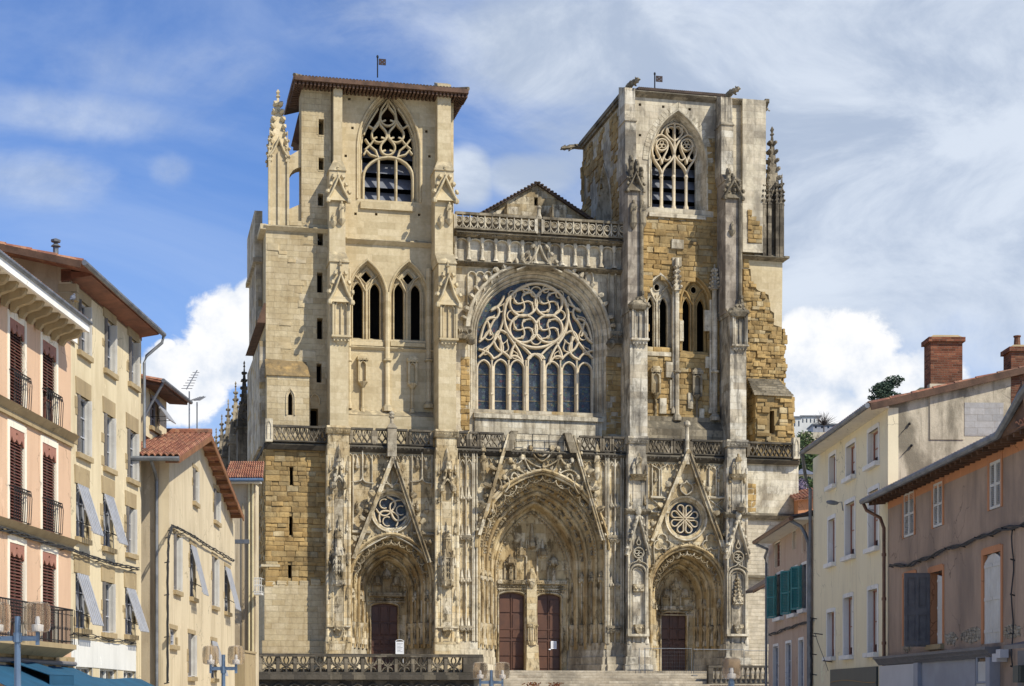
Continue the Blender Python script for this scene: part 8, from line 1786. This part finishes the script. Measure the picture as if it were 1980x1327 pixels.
# ================================================================== lamps, cables, hill, trees, ground
def loose(name, mb, mats, label, cat, group=None, kind=None, F=None):
    fr = F or Frame(0, 0, 0, 0.0)
    o = fr.part(name, mb, [MT[k] for k in (mats if isinstance(mats, (list, tuple)) else [mats])], None); o.matrix_world = fmat(fr); return tag(o, label, cat, group, kind)
m, nt, p = newmat('lamp globe'); p.inputs['Base Color'].default_value = (.62, .5, .38, 1); p.inputs['Roughness'].default_value = .12; p.inputs['Transmission Weight'].default_value = .92; p.inputs['IOR'].default_value = 1.1; p.inputs['Alpha'].default_value = .55; MT['globe'] = m
def lamp(px, Y, ytop, arms, label, s=1.0, turn=0.0):
    F = Frame((px - CXP) / FPX * Y, Y, turn, -1.6); r = F.root('street_lamp', label, 'street lamp', 'twin lantern lamps in the square'); z = (HOR - ytop) / FPX * Y
    mb = MB(); mb.tube([(0, 0, -1.6), (0, 0, z * .2 - .6), (0, 0, z)], [.075 * s, .065 * s, .055 * s], 10); mb.tube([(0, 0, z - .55), (0, 0, z - .35)], .085 * s, 10); mb.tube([(0, 0, -1.6), (0, 0, -1.3)], .13, 10); F.part('post', mb, [MT['steel']], r)
    for sg in (-1, 1):
        a = .38 * s * sg; q = MB(); zz = z - .42 * s; q.box(min(0, a) - .02, max(0, a) + .02, -.04, .04, zz - .05, zz + .05); q.box(a - .035, a + .035, -.035, .035, zz - .14, zz + .16 * s); ar = F.part('arm', q, [MT['steel']], r)
        q = MB(); q.lathe(a, 0, zz + .14 * s, [(.1 * s, 0), (.11 * s, .02), (.11 * s, .12 * s), (.06 * s, .13 * s)], 10); q.lathe(a, 0, zz + .25 * s, [(.03 * s, 0), (.05 * s, .08), (.03 * s, .17 * s)], 8); F.part('lamp_holder', q, [MT['white']], r)
        q = MB(); R_ = .25 * s; pr = [(R_ * .62, 0), (R_ * .93, .03), (R_, .1), (R_ * 1.02, .3 * s), (R_ * .98, .48 * s), (R_ * .86, .55 * s), (R_ * .4, .575 * s), (.001, .58 * s)]; q.lathe(a, 0, zz + .12 * s, pr, 12); F.part('lantern', q, [MT['globe']], r)
lamp(34, 36, 1192, 2, 'large twin-lantern street lamp before the apricot house, leftmost', 1.12); lamp(432, 50, 1266, 2, 'twin-lantern street lamp in front of the gabled house', .98)
lamp(950, 58, 1296, 2, 'twin-lantern street lamp at the foot of the cathedral steps', 1.0); lamp(1414, 46, 1292, 2, 'street lamp with lanterns in line, before the short balustrade', 1.0, R(84))
def cable(F, pts, w, n, label, r=.022, sag=0):
    mb = MB()
    for k in range(n):
        q = []
        for i in range(len(pts) - 1):
            for t in (0, .25, .5, .75): a, b = pts[i], pts[i + 1]; q.append((a[0] + (b[0] - a[0]) * t, a[1] + (b[1] - a[1]) * t))
        q.append(pts[-1]); v = [(F.X(x, w), w + .03 * math.sin(i * 1.3 + k * 2), F.Z(y, x, w) + .05 * math.sin(i * 1.1 + k * 2.1)) for i, (x, y) in enumerate(q)]; mb.tube(v, r, 5)
        if k == 0:
            for i in range(0, len(v), 3): mb.tube([(v[i][0], 0, v[i][2] - .04), (v[i][0], w + .06, v[i][2])], .02, 4)
    o = F.part('cable', mb, [MT['cable']], None); o.matrix_world = fmat(F); tag(o, label, 'cable')
cable(LF, [(-60, 995), (0, 1022), (40, 1033), (90, 1050), (135, 1062), (180, 1078), (225, 1092), (268, 1101)], .12, 3, 'twisted black cables strung across the apricot and beige fronts')
cable(LF, [(140, 1226), (170, 1228), (205, 1236), (240, 1240), (262, 1242)], .08, 2, 'black cables along the top of the white base of the beige house', .014)
cable(GF, [(324, 1320), (324, 1200), (324, 1100), (326, 1040), (333, 1017), (350, 1024), (375, 1038), (400, 1055), (430, 1072), (452, 1085)], .12, 3, 'black cables rising and crossing the gabled house wall')
cable(RF, [(1722, 1095), (1760, 1092), (1790, 1080), (1830, 1062), (1870, 1050), (1905, 1034), (1940, 1024), (1990, 1010), (2050, 990)], .1, 2, 'black cable slung across the mauve brown wall', .03)
cable(RF, [(1958, 1022), (1958, 1100), (1957, 1200), (1958, 1290)], .06, 1, 'thin black cable dropping to the electricity box on the right', .02)
cable(RF, [(1576, 1225), (1600, 1295)], .3, 1, 'thin cable slanting down the foot of the yellow house', .012)
cable(SF, [(1488, 1228), (1505, 1222), (1525, 1214), (1545, 1208), (1570, 1200)], .1, 2, 'dark cable running across the rose house above its doors', .03)
cable(SF, [(1569, 1195), (1568, 1240), (1569, 1290), (1568, 1340)], .22, 4, 'tangle of black cables at the corner of rose and yellow houses', .025)
mb = MB(); a = Vector(BF.P(455, 1052, .5) + (0,)); x0, z0 = BF.P(456, 1052, .5); x1 = BF.X(488, .5); mb.box(x0 + .1, x1, 1.4, 1.7, z0 - .08, z0 + .12); mb.box(x0, x0 + .1, 1.5, 1.6, z0 - 1.4, z0 + .1); mb.tube([(x0, 1.55, z0 - 1.4), (x0 - .6, 1.4, z0 - 1.3)], .04, 5)
loose('bracket_lamp', mb, 'zinc', 'flat grey bracket lamp at the far corner of the gabled house', 'street lamp', F=BF)
# pigeon on the cornice of the apricot house
mb = MB(); x, z = LF.P(141, 589, .9); x = LF.X(141, 1.0); z = zf1 + .2; mb.ell((x, 1.0, z + .02), (.075, .075, .15), (1, 0, .5), 8, 5); mb.ell((x + .12, 1.0, z + .13), (.04, .04, .05), (1, 0, .3), 7, 4); mb.bar((x + .15, 1, z + .13), (x + .19, 1, z + .12), .015); mb.hexa([(x - .1, .97, z - .03), (x - .1, 1.03, z - .03), (x - .24, 1.02, z - .09), (x - .24, .98, z - .09), (x - .1, .97, z), (x - .1, 1.03, z), (x - .24, 1.02, z - .075), (x - .24, .98, z - .075)]); mb.tube([(x + .02, 1, z - .03), (x + .02, 1, z - .12)], .01, 4)
loose('pigeon', mb, 'slate', 'grey pigeon perched on the white cornice edge of the apricot house', 'pigeon', F=LF)
# ---- trees and hill
def leafmat(name, c, d):
    m, nt, p = newmat(name); rv = N(nt, 'ShaderNodeAttribute', attribute_name='rnd').outputs['Fac']; nt.links.new(mix(nt, rv, c, d), p.inputs['Base Color']); p.inputs['Roughness'].default_value = .8; return m
MT['leaf'] = leafmat('green leaves', (.03, .06, .015), (.09, .13, .035)); MT['needle'] = leafmat('cedar needles', (.025, .05, .03), (.06, .09, .05)); MT['lilac'] = leafmat('lilac blossom', (.16, .12, .17), (.28, .22, .28)); MT['twig'] = plain('bare twigs', (.09, .07, .06), .9, 0, .1, 2, 0)
MT['bark'] = plain('bark', (.10, .075, .05), .95, 0, .3, 2, .5)
def tree(name, x, y, z, h, wd, mat, label, n=1400, s=.5, layers=None, cat='tree', group=None, trunk=.25):
    F = Frame(x, y, 0, z); r = F.root(name, label, cat, group); mb = MB()
    mb.tube([(0, 0, z), (.1, 0, z + h * .4), (0, 0, z + h * .85)], [h * .03, h * .022, h * .008], 7)
    cl = []
    for i in range(layers or 14):
        t = (i + .5) / (layers or 14); zz = z + h * (trunk + (1 - trunk) * t); an = random.uniform(0, 2 * PI)
        rad = wd * (.5 * (1 - t * .75) if layers else .38 * math.sin(PI * min(.95, t * .8 + .2))) * random.uniform(.6, 1.1)
        c = (rad * math.cos(an), rad * math.sin(an), zz); mb.tube([(0, 0, zz - h * .1), c], [h * .012, h * .004], 5); cl.append((c, rad))
    F.part('trunk', mb, [MT['bark']], r, 60); q = MB()
    for k in range(n):
        c, rad = random.choice(cl); rr = wd * (.17 if not layers else .2)
        v = Vector((random.gauss(0, 1), random.gauss(0, 1), random.gauss(0, 1))).normalized() * random.random() ** .4 * rr * (1.2)
        if layers: v.z *= .38
        else: v.z *= .75
        p = Vector(c) + v; a = Vector((random.gauss(0, 1), random.gauss(0, 1), random.gauss(0, .5))).normalized() * s * random.uniform(.5, 1); b = a.cross(Vector((random.gauss(0, 1), random.gauss(0, 1), random.gauss(0, 1)))).normalized() * s * .5
        q.add([p - a, p - b * .8, p + a, p + b], [(0, 1, 2, 3)])
    F.part('crown', q, [MT[mat]], r, 180)
def at(px, py, Y): return ((px - CXP) / FPX * Y, Y, (HOR - py) / FPX * Y)
m, nt, p = newmat('hillside'); co = N(nt, 'ShaderNodeTexCoord').outputs['Object']; nt.links.new(mix(nt, rng(nt, noise(nt, co, .06, 8, .7), .38, .62), (.035, .055, .02, 1), (.16, .14, .08, 1)), p.inputs['Base Color']); p.inputs['Roughness'].default_value = 1; MT['hill'] = m
mb = MB(); nx, ny = 40, 16; vs = []
for j in range(ny + 1):
    for i in range(nx + 1):
        x = 70 + i * 9.0; Y = 170 + j * 30.0; t = min(1, max(0, (Y - 180) / 280)); px = CXP + FPX * x / 460
        ridge = 68 + 12 * min(1, max(0, (x - 85) / 25)) + 2.5 * math.sin(x * .07); edge = min(1, max(0, (x - 70) / 14))
        vs.append((x, -Y, -1.6 + (ridge + 1.6) * (t * t * (3 - 2 * t)) * edge + (random.uniform(-1, 1) if 0 < t else 0)))
fs = [(j * (nx + 1) + i, j * (nx + 1) + i + 1, (j + 1) * (nx + 1) + i + 1, (j + 1) * (nx + 1) + i) for j in range(ny) for i in range(nx)]; mb.add(vs, fs)
loose('hill', mb, 'hill', None, None, kind='structure')
def hz(x, Y):
    t = min(1, max(0, (Y - 180) / 280)); ridge = 68 + 12 * min(1, max(0, (x - 85) / 25)) + 2.5 * math.sin(x * .07); return -1.6 + (ridge + 1.6) * (t * t * (3 - 2 * t)) * min(1, max(0, (x - 70) / 14))
def hillhouse(px0, px1, y0, y1, Y, name, label, wm='whitewall', roof='zinc', wins=2):
    F = Frame(0, Y, 0, 0.0); a, b, c, d = F.rect(px0, px1, y0, y1, 0); F = Frame(a, Y, 0, c - 6); r = F.root(name, label, 'house'); mb = MB(); L = b - a
    ws = [rectp(L * (i + .3) / wins, L * (i + .62) / wins, c + (d - c) * .35, c + (d - c) * .78) for i in range(wins)]
    mb.plate(rectp(0, L, c - 6, d), ws, -.3, 0); mb.box(0, .3, -8, -.3, c - 6, d); mb.box(L - .3, L, -8, -.3, c - 6, d); mb.box(.3, L - .3, -8, -7.7, c - 6, d); F.part('wall', mb, [MT[wm]], r)
    q = MB(); q.box(-.3, L + .3, -8.3, .3, d, d + .35) if roof == 'zinc' else q.hexa([(-.5, .5, d), (L + .5, .5, d), (L + .5, -8, d), (-.5, -8, d), (1, -3.5, d + (d - c) * .9), (L - 1, -3.5, d + (d - c) * .9), (L - 1, -4.5, d + (d - c) * .9), (1, -4.5, d + (d - c) * .9)]); F.part('roof', q, [MT[roof]], r)
    for h in ws: q = MB(); q.box(h[0][0], h[2][0], -.25, -.2, h[0][1], h[2][1]); F.part('window', q, [MT['glassd']], r)
hillhouse(1533, 1549, 808, 834, 420, 'hill_house', 'small white modern house at the edge of the hilltop, left one', wins=2); hillhouse(1549, 1586, 806, 824, 470, 'hill_house', 'wide white flat-roofed modern house on the hilltop', wins=5); hillhouse(1572, 1620, 822, 832, 455, 'hill_house', 'low dark-roofed house just under the wide white hilltop house', 'panel2', wins=4)
hillhouse(1544, 1574, 918, 936, 300, 'hill_house', 'pale house with steep slate roof halfway up the slope', 'sand', 'slate', 2)
mb = MB(); x0, Y, z = at(1548, 836, 400); mb.box(x0, x0 + 9, -Y - .6, -Y, z - 2.5, z); loose('garden_wall', mb, 'rough', 'rough retaining wall below the white hilltop houses', 'wall')
k = 0
for px, py, Y, h, wd, mat, lab in ((1540, 872, 380, 7, 8, 'leaf', 'round dark green tree below the garden wall, left one'), (1556, 868, 370, 8, 9, 'leaf', 'larger round green tree below the garden wall'), (1553, 945, 270, 3.5, 5, 'leaf', 'low green bush beside the slate-roofed slope house'), (1565, 900, 330, 5, 7, 'leaf', 'green tree on the slope right of the slate-roofed house'), (1538, 905, 330, 5, 6, 'leaf', 'green tree on the slope close to the cathedral edge')):
    x, Y, z = at(px, py, Y); tree('hill_tree', x, Y, z - h * .6, h, wd, mat, lab, 900, .42, group='trees on the hillside')
x, Y, z = at(1547, 950, 262); tree('lilac_bush', x, Y, z - 1.5, 3, 4.5, 'lilac', 'lilac flowering bush on the slope beside the cathedral', 700, .3, cat='bush')
x, Y, z = at(1722, 800, 330); tree('cedar', x, Y, z - 3, (800 - 733) / FPX * 330 + 3, 9, 'needle', 'dark spreading cedar on the ridge above the yellow house roof', 3600, .36, layers=13, trunk=.3)
x, Y, z = at(1593, 826, 450); F = Frame(x, Y, 0, z); r = F.root('bare_tree', 'leafless rounded tree beside the white hilltop houses', 'tree'); mb = MB(); mb.tube([(0, 0, z - 3), (0, 0, z + 1)], [.2, .14], 5); F.part('trunk', mb, [MT['twig']], r); q = MB()
for i in range(150): an = random.uniform(0, 2 * PI); el = random.uniform(.15, 1.5); l = random.uniform(2, 4.2); q.tube([(0, 0, z + .5), (l * .5 * math.cos(an) * math.cos(el), l * .5 * math.sin(an) * math.cos(el), z + .5 + l * .55 * math.sin(el)), (l * math.cos(an + .2) * math.cos(el), l * math.sin(an + .2) * math.cos(el), z + .8 + l * .9 * math.sin(el))], [.04, .03, .015], 3)
F.part('crown', q, [MT['twig']], r)
mb = MB(); mb.add([(-900, 200, -1.6), (900, 200, -1.6), (900, -1600, -1.6), (-900, -1600, -1.6)], [(0, 1, 2, 3)]); loose('ground', mb, 'pave', None, None, kind='structure')
# two potted shrubs with reddish leaves at the foot of the steps
MT['redleaf'] = leafmat('reddish leaves', (.22, .04, .015), (.30, .14, .03))
for px, lab in ((1030, 'reddish potted shrub showing at the bottom edge below the central doors'), (1073, 'smaller reddish shrub at the bottom edge, right of the other red shrub')):
    x, Y, z = at(px, 1322, 88); F = Frame(x, Y, 0, -1.6); r = F.root('red_shrub', lab, 'shrub', 'red shrubs at the foot of the steps'); mb = MB(); mb.lathe(0, 0, -1.6, [(.3, 0), (.4, .6), (.42, .62)], 10); mb.tube([(0, 0, -1.1), (0, 0, z)], .04, 5); F.part('pot', mb, [MT['sandst']], r); q = MB()
    for i in range(260): p = Vector((random.gauss(0, .2), random.gauss(0, .2), z - .1 + random.uniform(-.9, .16))); a = Vector((random.gauss(0, 1), random.gauss(0, 1), random.gauss(0, 1))).normalized() * .07; b = a.orthogonal() * .5; q.add([p - a, p - b, p + a, p + b], [(0, 1, 2, 3)])
    F.part('foliage', q, [MT['redleaf']], r, 180)
